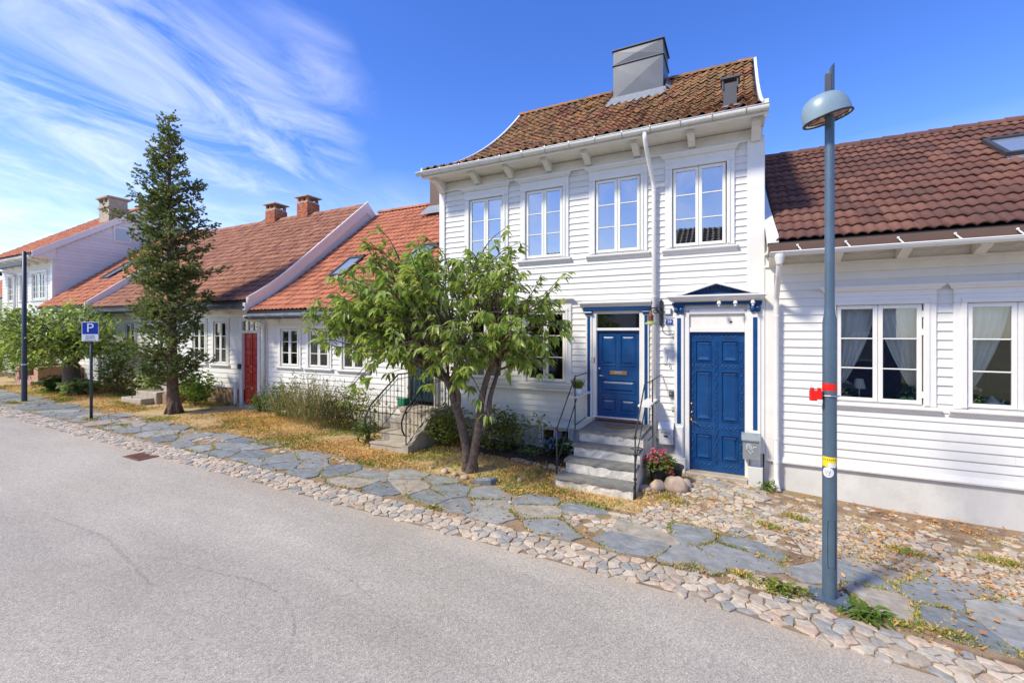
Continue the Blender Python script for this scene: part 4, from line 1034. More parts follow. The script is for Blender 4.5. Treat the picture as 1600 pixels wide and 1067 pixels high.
for k, x in enumerate((-.29, -.03, .24)):
    o = thing('festoon_bulb', (x, YF-.24, 3.17), ('white festoon bulb under the pediment, the one nearest its middle', 'white festoon bulb under the pediment, middle of the three', 'white festoon bulb before the right capital')[k], 'bulb', 'bulbs under the pediment')
    mb = MB(); mb.lathe((x, YF-.24, 3.12), [(.0, .055), (.022, .05), (.034, .012), (.036, 0), (.028, -.006), (.014, -.012)], 14); mb.build('socket', 'white_trim', o, True)
    mb = MB(); mb.lathe((x, YF-.24, 3.12), [(.014, -.01), (.022, -.03), (.014, -.05), (0, -.056)], 12); mb.build('bulb', 'paper', o, True)
# ================================================================== right house with the dark brown roof
B = thing('wooden_house', (4.0, YF, -.2), 'low white clapboard house with brown tile roof beside the lamp post', 'house')
PR = roof_profile(8.36, 4.06, 12.6, 6.84)
BX0, BX1 = .42, 8.2
opR = [(1.45, 2.55, 1.50, 3.06), (3.04, 4.14, 1.50, 3.06), (5.2, 6.3, 1.50, 3.06)]
wR = body(B, BX0, BX1, .40, PR, 16.4, opR, boards=.137, zboards=(.45, 3.62))
mb = MB(); mb.poly_x([(YF, .48), (YF-.035, .47), (YF-.06, .40), (YF-.055, .375), (YF, .375)], BX0+.16, BX1); mb.build('water_table', 'white_trim', B)
mb = MB(); mb.bbox(BX0+.015, BX0+.155, YF-.05, YF, .38, 3.66, .006); mb.build('corner_board', 'white_trim', B)
mb = MB(); mb.bbox(BX0+.01, BX1, YF-.045, YF, 3.60, 3.74, .006); mb.build('frieze', 'soffit', B)
mb = MB(); mb.bbox(BX0+.01, BX1, YF-.075, YF-.046, 3.735, 3.775, .006); mb.build('frieze_moulding', 'soffit', B)
mb = MB(); mb.bbox(BX0+.01, BX1, YF-.03, YF, 3.74, 3.96, .004); mb.build('eave_panel', 'soffit', B)
for x in (.98, 1.86, 2.70, 3.6):       # thin lozenge battens on the eave panel
    for s in (-1, 1):
        mb = MB(); mb.tube([(x+s*.36, YF-.035, 3.90), (x+s*.09, YF-.035, 3.86), (x, YF-.035, 3.90)], .008, 4); mb.tube([(x+s*.09, YF-.035, 3.86), (x, YF-.035, 3.81)], .006, 4); mb.build('lozenge_batten', 'soffit', B)
mb = MB(); mb.poly_x([(8.42, 3.90), (YF, 3.955), (YF, 3.99), (8.42, 3.95)], BX0+.01, BX1); mb.build('soffit', 'soffit', B)
rR = roof_deck(B, BX0+.02, BX1, PR, 16.4)
mb = MB(); mb.bbox(BX0+.03, BX1, 8.35, 8.40, 3.84, 4.045, .006); mb.build('fascia', 'brown_metal', B)
tiles(rR, PR, .56, 6.5, .300, .335, .036, 'w2', 'tile_brown', 300, 12, skip=lambda x, y: (4.02 < x < 5.0 and 10.55 < y < 11.6), jit=.003)
ridge_tiles(rR, .55, 7.2, 12.6, 6.88, .40, .12, 'tile_brown')
for k, x in enumerate((.55, 1.43, 2.27, 3.15, 4.05)): bracket(B, x, .13, 8.50, YF-.05, 3.93, .17, 'soffit')
gR = half_gutter(B, BX0+.05, BX1, 8.28, 3.885, .06, 'white_trim', hooks=0)
for k in range(11):
    x = .88+.62*k; mb = MB(); mb.tube([(x-.03, 8.345, 3.99), (x, 8.30, 3.93), (x, 8.22, 3.895)], .011, 6); mb.lathe((x-.03, 8.335, 3.99), [(0, .022), (.018, .012), (.020, 0), (.012, -.016), (0, -.02)], 8); mb.build('gutter_strap', 'white_trim', gR, True)
downpipe(B, [(.60, 8.28, 3.84), (.60, 8.30, 3.70), (.60, 8.50, 3.50), (.595, 8.83, 3.22), (.595, 8.87, 3.1), (.595, 8.875, .16), (.60, 8.84, .02), (.62, 8.76, -.06)], .042, clips=((.595, 8.875, 2.9), (.595, 8.875, .8), (.595, 8.875, .40)))
mb = MB(); mb.lathe((.60, 8.28, 3.70), [(.045, 0), (.075, .12), (.078, .16), (.06, .16), (.04, 0)], 12); mb.build('hopper', 'white_trim', B)
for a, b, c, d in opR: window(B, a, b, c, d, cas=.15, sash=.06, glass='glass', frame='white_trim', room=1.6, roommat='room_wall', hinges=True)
mb = MB()   # white verge flashing against the tall house
q = 14
for i in range(q):
    u0, u1 = i/q, (i+1)/q
    def pt(u): y = 8.36+u*4.24; z = 4.06+u*2.78; return y, z, .43+.0*u, .475+.12*(1-u)**2.2
    y0, z0, a0, b0 = pt(u0); y1, z1, a1, b1 = pt(u1)
    mb.add([(a0, y0, z0+.12), (b0, y0, z0+.11), (b1, y1, z1+.11), (a1, y1, z1+.12), (a0, y0, z0-.02), (b0, y0, z0-.02), (b1, y1, z1-.02), (a1, y1, z1-.02)], [(0, 1, 2, 3), (1, 5, 6, 2), (4, 0, 3, 7), (0, 4, 5, 1), (2, 6, 7, 3)])
mb.build('verge_flashing', 'white_trim', B)
def skylight(house, P, x0, x1, ya, yb, roof=None):
    def zat(y):
        for (y0, z0), (y1, z1) in zip(P, P[1:]):
            if y <= y1: return z0+(z1-z0)*(y-y0)/(y1-y0)
        return P[-1][1]
    za, zb = zat(ya)+.07, zat(yb)+.07; d = Vector((yb-ya, zb-za)).normalized(); nrm = Vector((-d.y, d.x))
    def bar(mb, xa, xb, u0, u1, h):
        c = []
        for hh in (-.06, h):
            for (xx, u) in ((xa, u0), (xb, u0), (xb, u1), (xa, u1)): c.append((xx, ya+d.x*u+nrm.x*hh, za+d.y*u+nrm.y*hh))
        mb.add(c, [(0, 3, 2, 1), (4, 5, 6, 7), (0, 1, 5, 4), (1, 2, 6, 5), (2, 3, 7, 6), (3, 0, 4, 7)])
    Ls = math.hypot(yb-ya, zb-za); mb = MB(); t_ = .07
    bar(mb, x0, x0+t_, 0, Ls, .06); bar(mb, x1-t_, x1, 0, Ls, .06); bar(mb, x0+t_, x1-t_, 0, t_, .055); bar(mb, x0+t_, x1-t_, Ls-t_*1.4, Ls, .065)
    sk = mb.build('skylight', 'zinc_dark', house)
    g = MB(); bar(g, x0+t_, x1-t_, t_, Ls-t_*1.4, .03); g.build('pane', 'skyglass', sk)
    f = MB(); bar(f, x0-.08, x1+.08, -.16, .0, -.015); f.build('flashing', 'lead', sk)
    return sk
m_, t_, b_ = newmat('skyglass'); b_.inputs['Base Color'].default_value = (.25, .29, .33, 1); b_.inputs['Roughness'].default_value = .04; b_.inputs['Specular IOR Level'].default_value = 1.0; b_.inputs['Coat Weight'].default_value = 1
skylight(B, PR, 4.10, 4.90, 10.65, 11.5)

# ================================================================== house with the orange roof and the green door
C_ = thing('wooden_house', (-9.8, YF, .1), 'low white house with bright orange tile roof and dark green door', 'house')
PB = roof_profile(8.42, 3.22, 14.0, 7.46, .56, 2.2)
CX0, CX1 = -13.12, -6.47
opB = [(-12.33, -11.56, 1.60, 2.70), (-11.10, -10.30, 1.60, 2.70), (-9.75, -8.95, 1.60, 2.70), (-7.46, -6.60, .55, 2.75)]
body(C_, CX0, CX1, .48, PB, 18.5, opB, boards=.15, zboards=(.52, 2.9))
mb = MB(); mb.bbox(CX0, CX1, YF-.05, YF, 2.88, 3.05, .006); mb.build('frieze', 'white_trim', C_)
mb = MB(); mb.bbox(CX0+.0, CX0+.15, YF-.06, YF, .45, 3.0, .006); mb.build('corner_board', 'white_trim', C_)
mb = MB(); mb.poly_x([(8.5, 3.06), (YF, 3.02), (YF, 3.06), (8.5, 3.12)], CX0, CX1); mb.build('soffit', 'soffit', C_)
rB = roof_deck(C_, CX0, CX1, PB, 18.5)
tiles(rB, PB, CX0+.06, CX1, .17, .30, .034, 's', 'tile_orange', 0, 5, skip=lambda x, y: (-11.62 < x < -10.83 and 9.98 < y < 10.98) or (-8.9 < x < -8.1 and 10.3 < y < 11.3))
ridge_tiles(rB, CX0, CX1, 14.0, 7.52, .36, .11, 'tile_orange')
skylight(C_, PB, -11.55, -10.9, 10.05, 10.95); skylight(C_, PB, -8.85, -8.15, 10.35, 11.25)
gB = half_gutter(C_, CX0+.05, CX1, 8.36, 3.06, .07, 'zinc', hooks=9)
mb = MB(); mb.bbox(CX0, CX1, 8.43, 8.46, 2.98, 3.20, .004); mb.build('fascia', 'lead', C_)
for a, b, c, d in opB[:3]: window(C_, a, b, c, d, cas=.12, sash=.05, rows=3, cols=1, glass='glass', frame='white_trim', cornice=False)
for x in (-12.4, -11.3, -10.2, -9.1, -8.0, -6.9): bracket(C_, x, .10, 8.55, YF-.05, 3.03, .13)
downpipe(C_, [(-13.2, 8.38, 3.10), (-13.16, 8.45, 2.98), (-13.08, 8.75, 2.92), (-13.04, 8.86, 2.82), (-13.04, 8.87, 2.6), (-13.04, 8.87, .35)], .05)
mb = MB(); mb.box(-10.05, -9.55, 13.3, 13.8, 6.5, 8.15); c2 = mb.build('chimney', 'brown_metal', C_)
mb = MB(); mb.add([(-10.3, 12.95, 6.83), (-9.3, 12.95, 6.83), (-9.45, 13.29, 7.2), (-10.1, 13.29, 7.2)], [(0, 1, 2, 3)]); mb.build('flashing', 'lead', c2)
hl = [(-7.40, -7.18, 2.05, 2.25), (-7.12, -6.92, 2.05, 2.25), (-6.86, -6.66, 2.05, 2.25), (-7.40, -7.18, 1.0, 1.72), (-7.12, -6.92, 1.0, 1.72), (-6.86, -6.66, 1.0, 1.72)]
dg = leaf_with_holes(-7.44, -6.62, YF+.03, YF+.09, .88, 2.35, hl).build('door', 'green_paint', C_); dg['label'] = 'dark green panelled door half hidden by the cherry tree'
for h in hl: panel(dg, *h, YF+.03, 'green_paint', .010, .02)
mb = MB(); mb.bbox(-7.10, -6.93, YF+.01, YF+.03, 1.82, 1.89, .005); mb.build('letter_slot', 'brass', dg)
mb = MB(); mb.bbox(-7.58, -7.44, YF-.06, YF+.06, .5, 2.85, .006).bbox(-6.62, -6.50, YF-.06, YF+.06, .5, 2.85, .006).bbox(-7.44, -6.62, YF-.06, YF+.06, 2.36, 2.45, .006).bbox(-7.44, -6.62, YF-.06, YF+.06, 2.70, 2.85, .006); mb.build('door_frame', 'white_trim', C_)
mb = MB(); mb.add([(-7.44, YF+.03, 2.45), (-6.62, YF+.03, 2.45), (-6.62, YF+.03, 2.70), (-7.44, YF+.03, 2.70)], [(0, 1, 2, 3)]); mb.build('transom_pane', 'glass', C_)
mb = MB(); mb.box(-7.6, -6.5, YF+.1, YF+.5, .4, 2.9); mb.build('hall', 'dark_room', C_)
downpipe(C_, [(-6.53, 8.40, 3.15), (-6.53, 8.8, 2.9), (-6.53, 8.87, 2.7), (-6.53, 8.87, .2)], .045)
mb = MB(); mb.lathe((-6.53, 8.87, 1.95), [(.046, -.10), (.05, -.10), (.05, .10), (.046, .10)], 12); mb.build('yellow_band', 'yellow_sticker', C_)
# concrete steps with wrought iron railings
S2 = thing('concrete_steps', (-6.7, 8.0, .1), 'weathered concrete steps up to the dark green door', 'steps')
for k, (y0, z) in enumerate(((7.30, .24), (7.60, .42), (7.90, .60), (8.20, .80))):
    mb = MB(); y1 = (7.62, 7.92, 8.22, YF-.07)[k]; mb.add([(-7.12+.02*k, y0, -.1), (-6.25, y0+.02, -.1), (-6.25, y0+.03, z-.03), (-7.12+.02*k, y0+.01, z-.03), (-7.13+.02*k, y0-.012, z-.028), (-6.24, y0+.01, z-.028), (-6.24, y0+.015, z), (-7.13+.02*k, y0-.008, z), (-6.24, y1, z), (-7.13+.02*k, y1, z), (-7.12+.02*k, y1, -.1), (-6.25, y1, -.1)],
        [(0, 1, 2, 3), (3, 2, 5, 4), (4, 5, 6, 7), (7, 6, 8, 9), (0, 3, 4, 7, 9, 10), (1, 11, 8, 6, 5, 2)]); mb.build('step', 'concrete', S2)
mb = MB(); mb.poly_x([(7.28, -.1), (7.28, .26), (7.42, .27), (7.62, .45), (7.78, .50), (7.95, .66), (8.20, .84), (8.93, .84), (8.93, -.1)], -6.24, -6.06); mb.build('side_wall', 'concrete', S2)
for s, x in ((0, -7.16), (1, -6.16)):
    r_ = thing('wrought_railing', (x, 8.0, .2), ('black wrought iron railing with curls on the left of the concrete steps', 'black wrought iron railing with curls on the right of the concrete steps')[s], 'railing')
    zb = lambda y: .22+(y-7.32)*.66
    zt = lambda y: zb(y)+.78 if y < 8.25 else zb(8.25)+.78
    mb = MB(); mb.tube([(x, 7.30, zb(7.3)+.26), (x, 7.22, zb(7.3)+.38), (x, 7.20, zb(7.3)+.55), (x, 7.27, zb(7.3)+.70), (x, 7.36, zt(7.36)), (x, 8.25, zt(8.25)), (x, 8.90, zt(8.9))], .018, 8); mb.build('handrail', 'iron', r_, True)
    mb = MB(); mb.tube([(x, 7.36, zt(7.36)-.10), (x, 8.25, zt(8.25)-.10), (x, 8.90, zt(8.9)-.10)], .009, 6); mb.tube([(x, 7.32, zb(7.32)+.02), (x, 8.25, zb(8.25)+.02), (x, 8.9, zb(8.25)+.02)], .009, 6); mb.build('rail', 'iron', r_, True)
    for k in range(13):
        y = 7.34+k*.128
        mb = MB(); mb.tube([(x, y, zb(min(y, 8.25))+(-.22 if k == 0 else .02)), (x, y, zt(y)-.01)], .013 if k in (0, 12) else .007, 6)
        if k % 3 == 1:
            for sg in (-1, 1):
                for z0 in (.22, .42): mb.tube([(x, y+sg*(.008+.045*math.sin(a)*(1-a/9)), zb(min(y, 8.25))+z0+.05*math.cos(a)*(1-a/9)) for a in [i*.55 for i in range(12)]], .005, 5)
        mb.build('baluster', 'iron', r_, True)
o = thing('plant_box', (-7.3, 8.6, .8), 'small green plastic box beside the left railing of the concrete steps', 'box')
mb = MB(); mb.bbox(-7.42, -7.20, 8.5, 8.72, .82, .98, .02); mb.build('tub', 'green_plastic', o)
mb = MB(); mb.bbox(-7.43, -7.19, 8.49, 8.73, .98, 1.0, .01); mb.build('rim', 'green_plastic', o)
mb = MB(); mb.box(-7.45, -7.1, 8.45, 8.8, .76, .82); mb.build('ledge', 'concrete', S2)

# ================================================================== house with the red double door
D_ = thing('wooden_house', (-18, YF, .2), 'low white house with rust red tile roof, twin brick chimneys and red double door', 'house')
PC = roof_profile(8.42, 3.54, 13.3, 7.64, .60, 1.6)
DX0, DX1 = -23.6, -13.15
opC = [(-15.74, -15.03, 1.56, 2.95), (-16.95, -16.25, 1.56, 2.95), (-19.2, -18.5, 1.56, 2.95), (-21.62, -20.9, 1.56, 2.95), (-14.20, -13.42, .2, 2.96)]
body(D_, DX0, DX1, .75, PC, 17.6, opC, boards=.15, zboards=(.80, 3.12), fmat='granite_wall')
mb = MB(); mb.bbox(DX0, DX1, YF-.05, YF, 3.10, 3.34, .006); mb.build('frieze', 'white_trim', D_)
mb = MB(); mb.poly_x([(8.5, 3.34), (YF, 3.28), (YF, 3.33), (8.5, 3.42)], DX0, DX1); mb.build('soffit', 'soffit', D_)
rC = roof_deck(D_, DX0, DX1, PC, 17.6)
tiles(rC, PC, DX0+.05, DX1-.04, .17, .30, .034, 's', 'tile_rust', 0, 5)
ridge_tiles(rC, DX0, DX1-.1, 13.3, 7.64, .36, .11, 'tile_rust')
gC = half_gutter(D_, DX0, DX1+.02, 8.36, 3.38, .07, 'zinc', hooks=10)
mb = MB(); mb.bbox(DX0, DX1, 8.43, 8.46, 3.30, 3.50, .004); mb.build('fascia', 'zinc', D_)
for k in range(9): bracket(D_, -22.9+k*1.15, .10, 8.55, YF-.05, 3.33, .15)
verge_board(D_, DX1-.02, PC, .42, .07, 1, lift=.10); verge_board(D_, DX1+.05, PC, .10, .05, 1, lift=.13)
PCb = [(2*13.3-y, z) for y, z in PC][::-1]
verge_board(D_, DX1-.02, PCb[:10], .42, .07, 1, lift=.10)
mb = MB(); mb.bbox(DX1-.06, DX1+.06, 8.34, 8.50, 3.26, 3.48, .01); mb.build('verge_foot', 'white_trim', D_)
for a, b, c, d in opC[:4]: window(D_, a, b, c, d, cas=.12, sash=.05, rows=3, cols=1, glass='glass', frame='white_trim', cornice=False)
dr = MB(); hl = []
for xa, xb in ((-14.12, -13.88), (-13.74, -13.50)):
    for za, zb in ((.45, .82), (.95, 1.35), (1.48, 1.88), (2.0, 2.42)): hl.append((xa, xb, za, zb))
dr = leaf_with_holes(-14.19, -13.43, YF+.03, YF+.09, .30, 2.56, hl).build('door', 'red_paint', D_); dr['label'] = 'red panelled double door of the rust-roofed house'
for h in hl: panel(dr, *h, YF+.03, 'red_paint', .012, .03)
mb = MB(); mb.bbox(-13.835, -13.79, YF+.008, YF+.03, .32, 2.55, .006); mb.build('meeting_stile', 'red_paint', dr)
mb = MB(); mb.tube([(-13.80, YF+.03, 1.35), (-13.80, YF-.02, 1.35), (-13.72, YF-.02, 1.35)], .013, 8); mb.tube([(-13.80, YF+.03, 1.52), (-13.80, YF-.005, 1.52)], .025, 10); mb.build('handle', 'steel', dr, True)
mb = MB(); mb.bbox(-14.34, -14.20, YF-.06, YF+.06, .22, 3.06, .006).bbox(-13.42, -13.30, YF-.06, YF+.06, .22, 3.06, .006).bbox(-14.20, -13.42, YF-.06, YF+.06, 2.57, 2.66, .006).bbox(-14.20, -13.42, YF-.06, YF+.06, 2.95, 3.06, .006)
for x in (-13.94, -13.68): mb.bbox(x-.015, x+.015, YF-.02, YF+.03, 2.66, 2.95, .003)
mb.build('door_frame', 'white_trim', D_)
for xa, xb in ((-14.20, -13.955), (-13.925, -13.695), (-13.665, -13.42)):
    mb = MB(); mb.add([(xa, YF+.01, 2.66), (xb, YF+.01, 2.66), (xb, YF+.01, 2.95), (xa, YF+.01, 2.95)], [(0, 1, 2, 3)]); mb.build('transom_pane', 'glass', D_)
mb = MB(); mb.bbox(-13.88, -13.74, YF+.0, YF+.008, 2.73, 2.86, .002); mb.build('number_sticker', 'paper', D_)
mb = MB(); mb.box(-14.4, -13.3, YF+.1, YF+.5, .2, 3.05); mb.build('hall', 'dark_room', D_)
mb = MB(); mb.bbox(-14.33, -13.3, YF-.14, YF+.05, -.1, .29, .02); mb.build('doorstep', 'concrete', D_)
downpipe(D_, [(-14.42, 8.88, 1.0), (-14.40, 8.86, .75), (-14.36, 8.84, .62), (-14.36, 8.84, .3)], .05)
o = thing('door_bell_box', (-14.27, YF, 1.5), 'small dark box on the door frame left of the red door', 'box')
mb = MB(); mb.bbox(-14.33, -14.22, YF-.13, YF-.06, 1.42, 1.58, .015); mb.build('housing', 'pole_dark', o)
mb = MB(); mb.bbox(-14.31, -14.24, YF-.14, YF-.13, 1.52, 1.56, .004); mb.build('slot', 'black', o)
for k, (xa, xb, zt) in enumerate(((-18.95, -18.3, 8.10), (-16.85, -16.2, 8.15))):
    mb = MB(); mb.box(xa+.012, xb-.012, 13.02, 13.58, 7.1, zt); c3 = mb.build('chimney', 'concrete', D_)
    bm = []
    for r_ in range(int((zt-7.2)/.075)):
        z = 7.2+r_*.075; off = (r_ % 2)*.065
        for i in range(6):
            a = xa+i*.13-off; b = min(a+.122, xb); a = max(a, xa)
            if b-a < .02: continue
            q_ = MB(); q_.box(a, b, 13.0, 13.05, z, z+.066); q_.build('brick', 'brick', c3)
        for i in range(5):
            a = 13.055+i*.115; q_ = MB(); q_.box(xb-.05, xb, a, a+.107, z, z+.066); q_.build('brick', 'brick', c3)
    mb = MB()
    for (px, py) in ((xa+.02, 13.02), (xb-.12, 13.02), (xa+.02, 13.48), (xb-.12, 13.48), ((xa+xb)/2-.05, 13.02)): mb.box(px, px+.10, py, py+.10, zt, zt+.17)
    mb.build('piers', 'brick', c3)
    mb = MB(); mb.box(xa-.09, xb+.09, 12.92, 13.68, zt+.17, zt+.21); mb.build('cap', 'concrete', c3)
    mb = MB(); mb.lathe(((xa+xb)/2, 13.3, zt+.21), [(.14, 0), (.13, .06), (.06, .10), (0, .105)], 12); mb.build('pot', 'concrete', c3, True)
mb = MB(); mb.lathe((-19.5, 13.5, 7.55), [(.28, 0), (.30, .1), (.02, .35), (.02, .45), (.08, .46), (.0, .5)], 12); mb.build('roof_cowl', 'zinc_dark', D_)

# stone steps half hidden by the conifer
S3 = thing('stone_steps', (-17.6, 8.0, .28), 'small grey stone steps between conifer and variegated shrub', 'steps')
for k, (y0, z, xb) in enumerate(((7.42, .46, -16.95), (7.78, .64, -16.80), (8.14, .84, -16.70))):
    mb = MB(); mb.bbox(-18.2+.12*k, xb, y0, 8.95, .1, z, .02); mb.build('step', 'concrete', S3)
mb = MB(); mb.poly_x([(7.9, .1), (7.9, .6), (8.3, .8), (8.95, .85), (8.95, .1)], -16.68, -16.45); mb.build('side_wall', 'granite_wall', S3)
mb = MB(); mb.tube([(-17.55, 7.45, .3), (-17.55, 7.45, 1.15), (-17.55, 8.6, 1.85)], .014, 8); mb.tube([(-17.55, 8.6, .8), (-17.55, 8.6, 1.85)], .014, 8); mb.build('handrail', 'iron', S3, True)

# ================================================================== houses farther up the street
E_ = thing('wooden_house', (-26, YF, .4), 'low house with orange roof and skylight behind the parking sign', 'house')
PD = roof_profile(8.42, 3.66, 13.3, 7.72)
body(E_, -28.25, -23.65, .8, PD, 17.6, [(-26.9, -26.0, 1.7, 2.95), (-25.2, -24.4, 1.7, 2.95)], boards=.17, zboards=(.85, 3.2))
rD = roof_deck(E_, -28.25, -23.62, PD, 17.6)
tiles(rD, PD, -28.2, -23.7, .25, .30, .042, 's', 'tile_orange', 0, 6, skip=lambda x, y: -26.55 < x < -25.55 and 9.9 < y < 11.2)
ridge_tiles(rD, -28.2, -23.65, 13.3, 7.76, .36, .11, 'tile_orange')
skylight(E_, PD, -26.45, -25.65, 10.0, 11.1)
verge_board(E_, -23.64, PD, .36, .07, 1, lift=.12); verge_board(E_, -23.64, [(2*13.3-y, z) for y, z in PD][::-1], .36, .07, 1, lift=.12)
half_gutter(E_, -28.2, -23.6, 8.36, 3.52, .07, 'white_trim')
mb = MB(); mb.bbox(-28.2, -23.65, YF-.05, YF, 3.18, 3.4, .006); mb.build('frieze', 'white_trim', E_)
for a, b, c, d in [(-26.9, -26.0, 1.7, 2.95), (-25.2, -24.4, 1.7, 2.95)]: window(E_, a, b, c, d, cas=.12, sash=.05, rows=3, glass='glass', frame='white_trim', cornice=False)
downpipe(E_, [(-23.55, 8.38, 3.45), (-23.5, 8.7, 3.2), (-23.5, 8.86, 3.0), (-23.5, 8.87, .3)], .05)

F_ = thing('wooden_house', (-31, YF, .4), 'two-storey white house with broad gable and single chimney at left', 'house')
PE = roof_profile(8.25, 6.12, 13.2, 9.55)
FX0, FX1 = -34.4, -28.28
opE = [(-33.55, -32.85, 4.15, 5.40), (-32.0, -31.3, 4.15, 5.40), (-30.55, -29.0, 4.15, 5.40)]
wE = body(F_, FX0, FX1, .9, PE, 17.5, opE, boards=.15, zboards=(.95, 5.75))
mb = MB(); mb.bbox(FX0, FX1, YF-.05, YF, 5.72, 5.98, .006); mb.build('frieze', 'white_trim', F_)
mb = MB(); mb.poly_x([(8.32, 6.02), (YF, 5.96), (YF, 6.0), (8.32, 6.08)], FX0, FX1+.05); mb.build('soffit', 'soffit', F_)
for x in (-33.9, -32.9, -31.9, -30.9, -29.9, -28.9): bracket(F_, x, .14, 8.40, YF-.05, 5.99, .22)
rE = roof_deck(F_, FX0-.1, FX1+.12, PE, 17.5)
tiles(rE, PE, FX0, FX1+.06, .25, .30, .04, 's', 'tile_orange', 0, 6)
ridge_tiles(rE, FX0, FX1, 13.2, 9.58, .36, .11, 'tile_orange')
verge_board(F_, FX1+.06, PE, .30, .07, 1, lift=.10)
half_gutter(F_, FX0-.1, FX1+.15, 8.18, 6.0, .07, 'white_trim')
mb = MB(); mb.bbox(FX1-.2, FX1+.02, YF-.06, YF+.05, .9, 5.8, .006); mb.build('corner_board', 'white_trim', F_)
for a, b, c, d in opE[:2]: window(F_, a, b, c, d, cas=.13, sash=.05, rows=4, cols=2, leaves=1, glass='glass', frame='white_trim', cornice=False)
window(F_, -30.55, -29.0, 4.15, 5.40, cas=.13, sash=.06, rows=4, cols=2, leaves=2, glass='glass', frame='white_trim', cornice=False)
mb = MB(); mb.poly_x([(8.32, 6.02), (YF+.05, 5.95), (YF+.05, 6.56), (8.32, 6.08)], FX1-.02, FX1+.055); mb.build('eave_end', 'white_trim', F_)
# the gable that faces down the street, boarded
rest = MB(); ex = .16; z = 1.0
def zroof(y):
    if y > 13.2: y = 26.4-y
    for (y0, z0), (y1, z1) in zip(PE, PE[1:]):
        if y <= y1: return z0+(z1-z0)*(y-y0)/(y1-y0)
    return PE[-1][1]
while z < 9.3:
    ya = YF
    while zroof(ya)-.12 < z+ex and ya < 13.2: ya += .03
    yb = 26.4-ya if z > 5.9 else 17.4
    if yb-ya > .1:
        x = FX1; rest.add([(x+.032, ya, z-.01), (x+.032, yb, z-.01), (x+.008, yb, z+ex), (x+.008, ya, z+ex), (x, ya, z-.01), (x, yb, z-.01)], [(0, 1, 2, 3), (0, 4, 5, 1)])
    z += ex
gb = rest.build('gable_boards', 'white', F_); gb['kind'] = 'stuff'
mb = MB(); x = FX1+.03; mb.box(x, x+.04, 11.2, 11.95, 7.15, 7.95); gw = mb.build('gable_window', 'white_trim', F_)
mb = MB(); mb.box(x+.04, x+.045, 11.28, 11.87, 7.23, 7.87); mb.build('pane', 'skyglass', gw)
mb = MB(); mb.box(-30.0, -28.95, 11.3, 12.1, 8.0, 9.3); c4 = mb.build('chimney', 'concrete', F_)
mb = MB()
for px in (-30.0, -29.55, -29.1): mb.box(px, px+.14, 11.3, 12.1, 9.3, 9.52)
mb.build('piers', 'concrete', c4); mb = MB(); mb.box(-30.12, -28.83, 11.18, 12.22, 9.52, 9.60); mb.build('cap', 'concrete', c4)
mb = MB(); mb.box(-30.06, -28.89, 11.24, 12.16, 9.02, 9.10); mb.build('band', 'concrete', c4)
downpipe(F_, [(-34.3, 8.2, 5.95), (-34.2, 8.5, 5.8), (-32.55, 8.85, 5.45), (-32.5, 8.9, 5.3), (-32.5, 8.9, .9)], .05)

G_ = thing('wooden_house', (-42, YF, .6), 'distant low house with pale orange roof at the left edge', 'house')
PG = roof_profile(8.4, 3.9, 13, 6.6)
body(G_, -48, -36.2, .9, PG, 17, [(-38.6, -37.7, 1.9, 3.1)], boards=.18)
window(G_, -38.6, -37.7, 1.9, 3.1, cas=.12, rows=3, glass='glass', frame='white_trim', cornice=False)
rG = roof_deck(G_, -48, -36, PG, 17); tiles(rG, PG, -48, -36.05, .3, .36, .04, 's', 'tile_orange', 0, 4); verge_board(G_, -36.1, PG, .3, .08, 1)

# ================================================================== the row across the street, mirrored in the panes
for k, (xa, xb, ze, zr, lab) in enumerate(((-13.5, -5.2, 4.2, 8.2, 'rust-roofed house across the street, seen only mirrored in the panes'), (-4.6, 6.5, 5.6, 9.1, 'dark-roofed house across the street, seen only mirrored in the panes'))):
    H_ = thing('wooden_house', ((xa+xb)/2, -8, -.1), lab, 'house')
    mb = MB(); mb.box(xa, xb, -17, -8, -.3, ze); mb.add([(x, y, z) for x in (xa, xb) for y, z in ((-8, ze), (-12.5, zr-.2), (-17, ze))], [(0, 1, 2), (3, 5, 4)]); mb.build('wall', 'slate_blue' if k else 'white', H_)
    mb = MB(); mb.add([(x, y, z) for x in (xa-.2, xb+.2) for y, z in ((-7.5, ze-.15), (-12.5, zr), (-17.5, ze-.15), (-17.5, ze-.25), (-12.5, zr-.1), (-7.5, ze-.25))], [(0, 1, 7, 6), (1, 2, 8, 7), (3, 4, 10, 9), (4, 5, 11, 10), (0, 6, 11, 5), (2, 3, 9, 8), (0, 5, 4, 1), (1, 4, 3, 2), (6, 7, 10, 11), (7, 8, 9, 10)])
    rf = mb.build('roof', 'black', H_)
    n = int((xb-xa)/.3); tv = MB()
    V, F = tile_mesh(.3, .36, .05, 's', 5); Vn = np.array(V); P = [(-7.5, ze-.13), (-12.5, zr+.02)]; a = math.atan2(zr-ze+.15, 5.0); Ls = math.hypot(5, zr-ze+.15)
    Rm = np.array(Matrix.Rotation(math.pi, 3, 'Z') @ Matrix.Rotation(a, 3, 'X'))
    for j in range(int(Ls/.36)):
        for i in range(n):
            tv.add(Vn @ Rm.T+np.array((xa+.15+i*.3, -7.5-math.cos(a)*j*.36, ze-.13+math.sin(a)*j*.36)), F)
    ob = tv.build('far_roof_tiles', 'tile_dark' if k else 'tile_rust', rf); ob['kind'] = 'stuff'
    for i in range(4):
        x = xa+1.1+i*(xb-xa-2.2)/3; q_ = MB(); q_.box(x-.5, x+.5, -8.0, -7.95, 1.2, 2.6); wv = q_.build('window', 'white_trim', H_)
        q_ = MB(); q_.box(x-.42, x+.42, -7.95, -7.94, 1.28, 2.52); q_.build('pane', 'skyglass', wv)
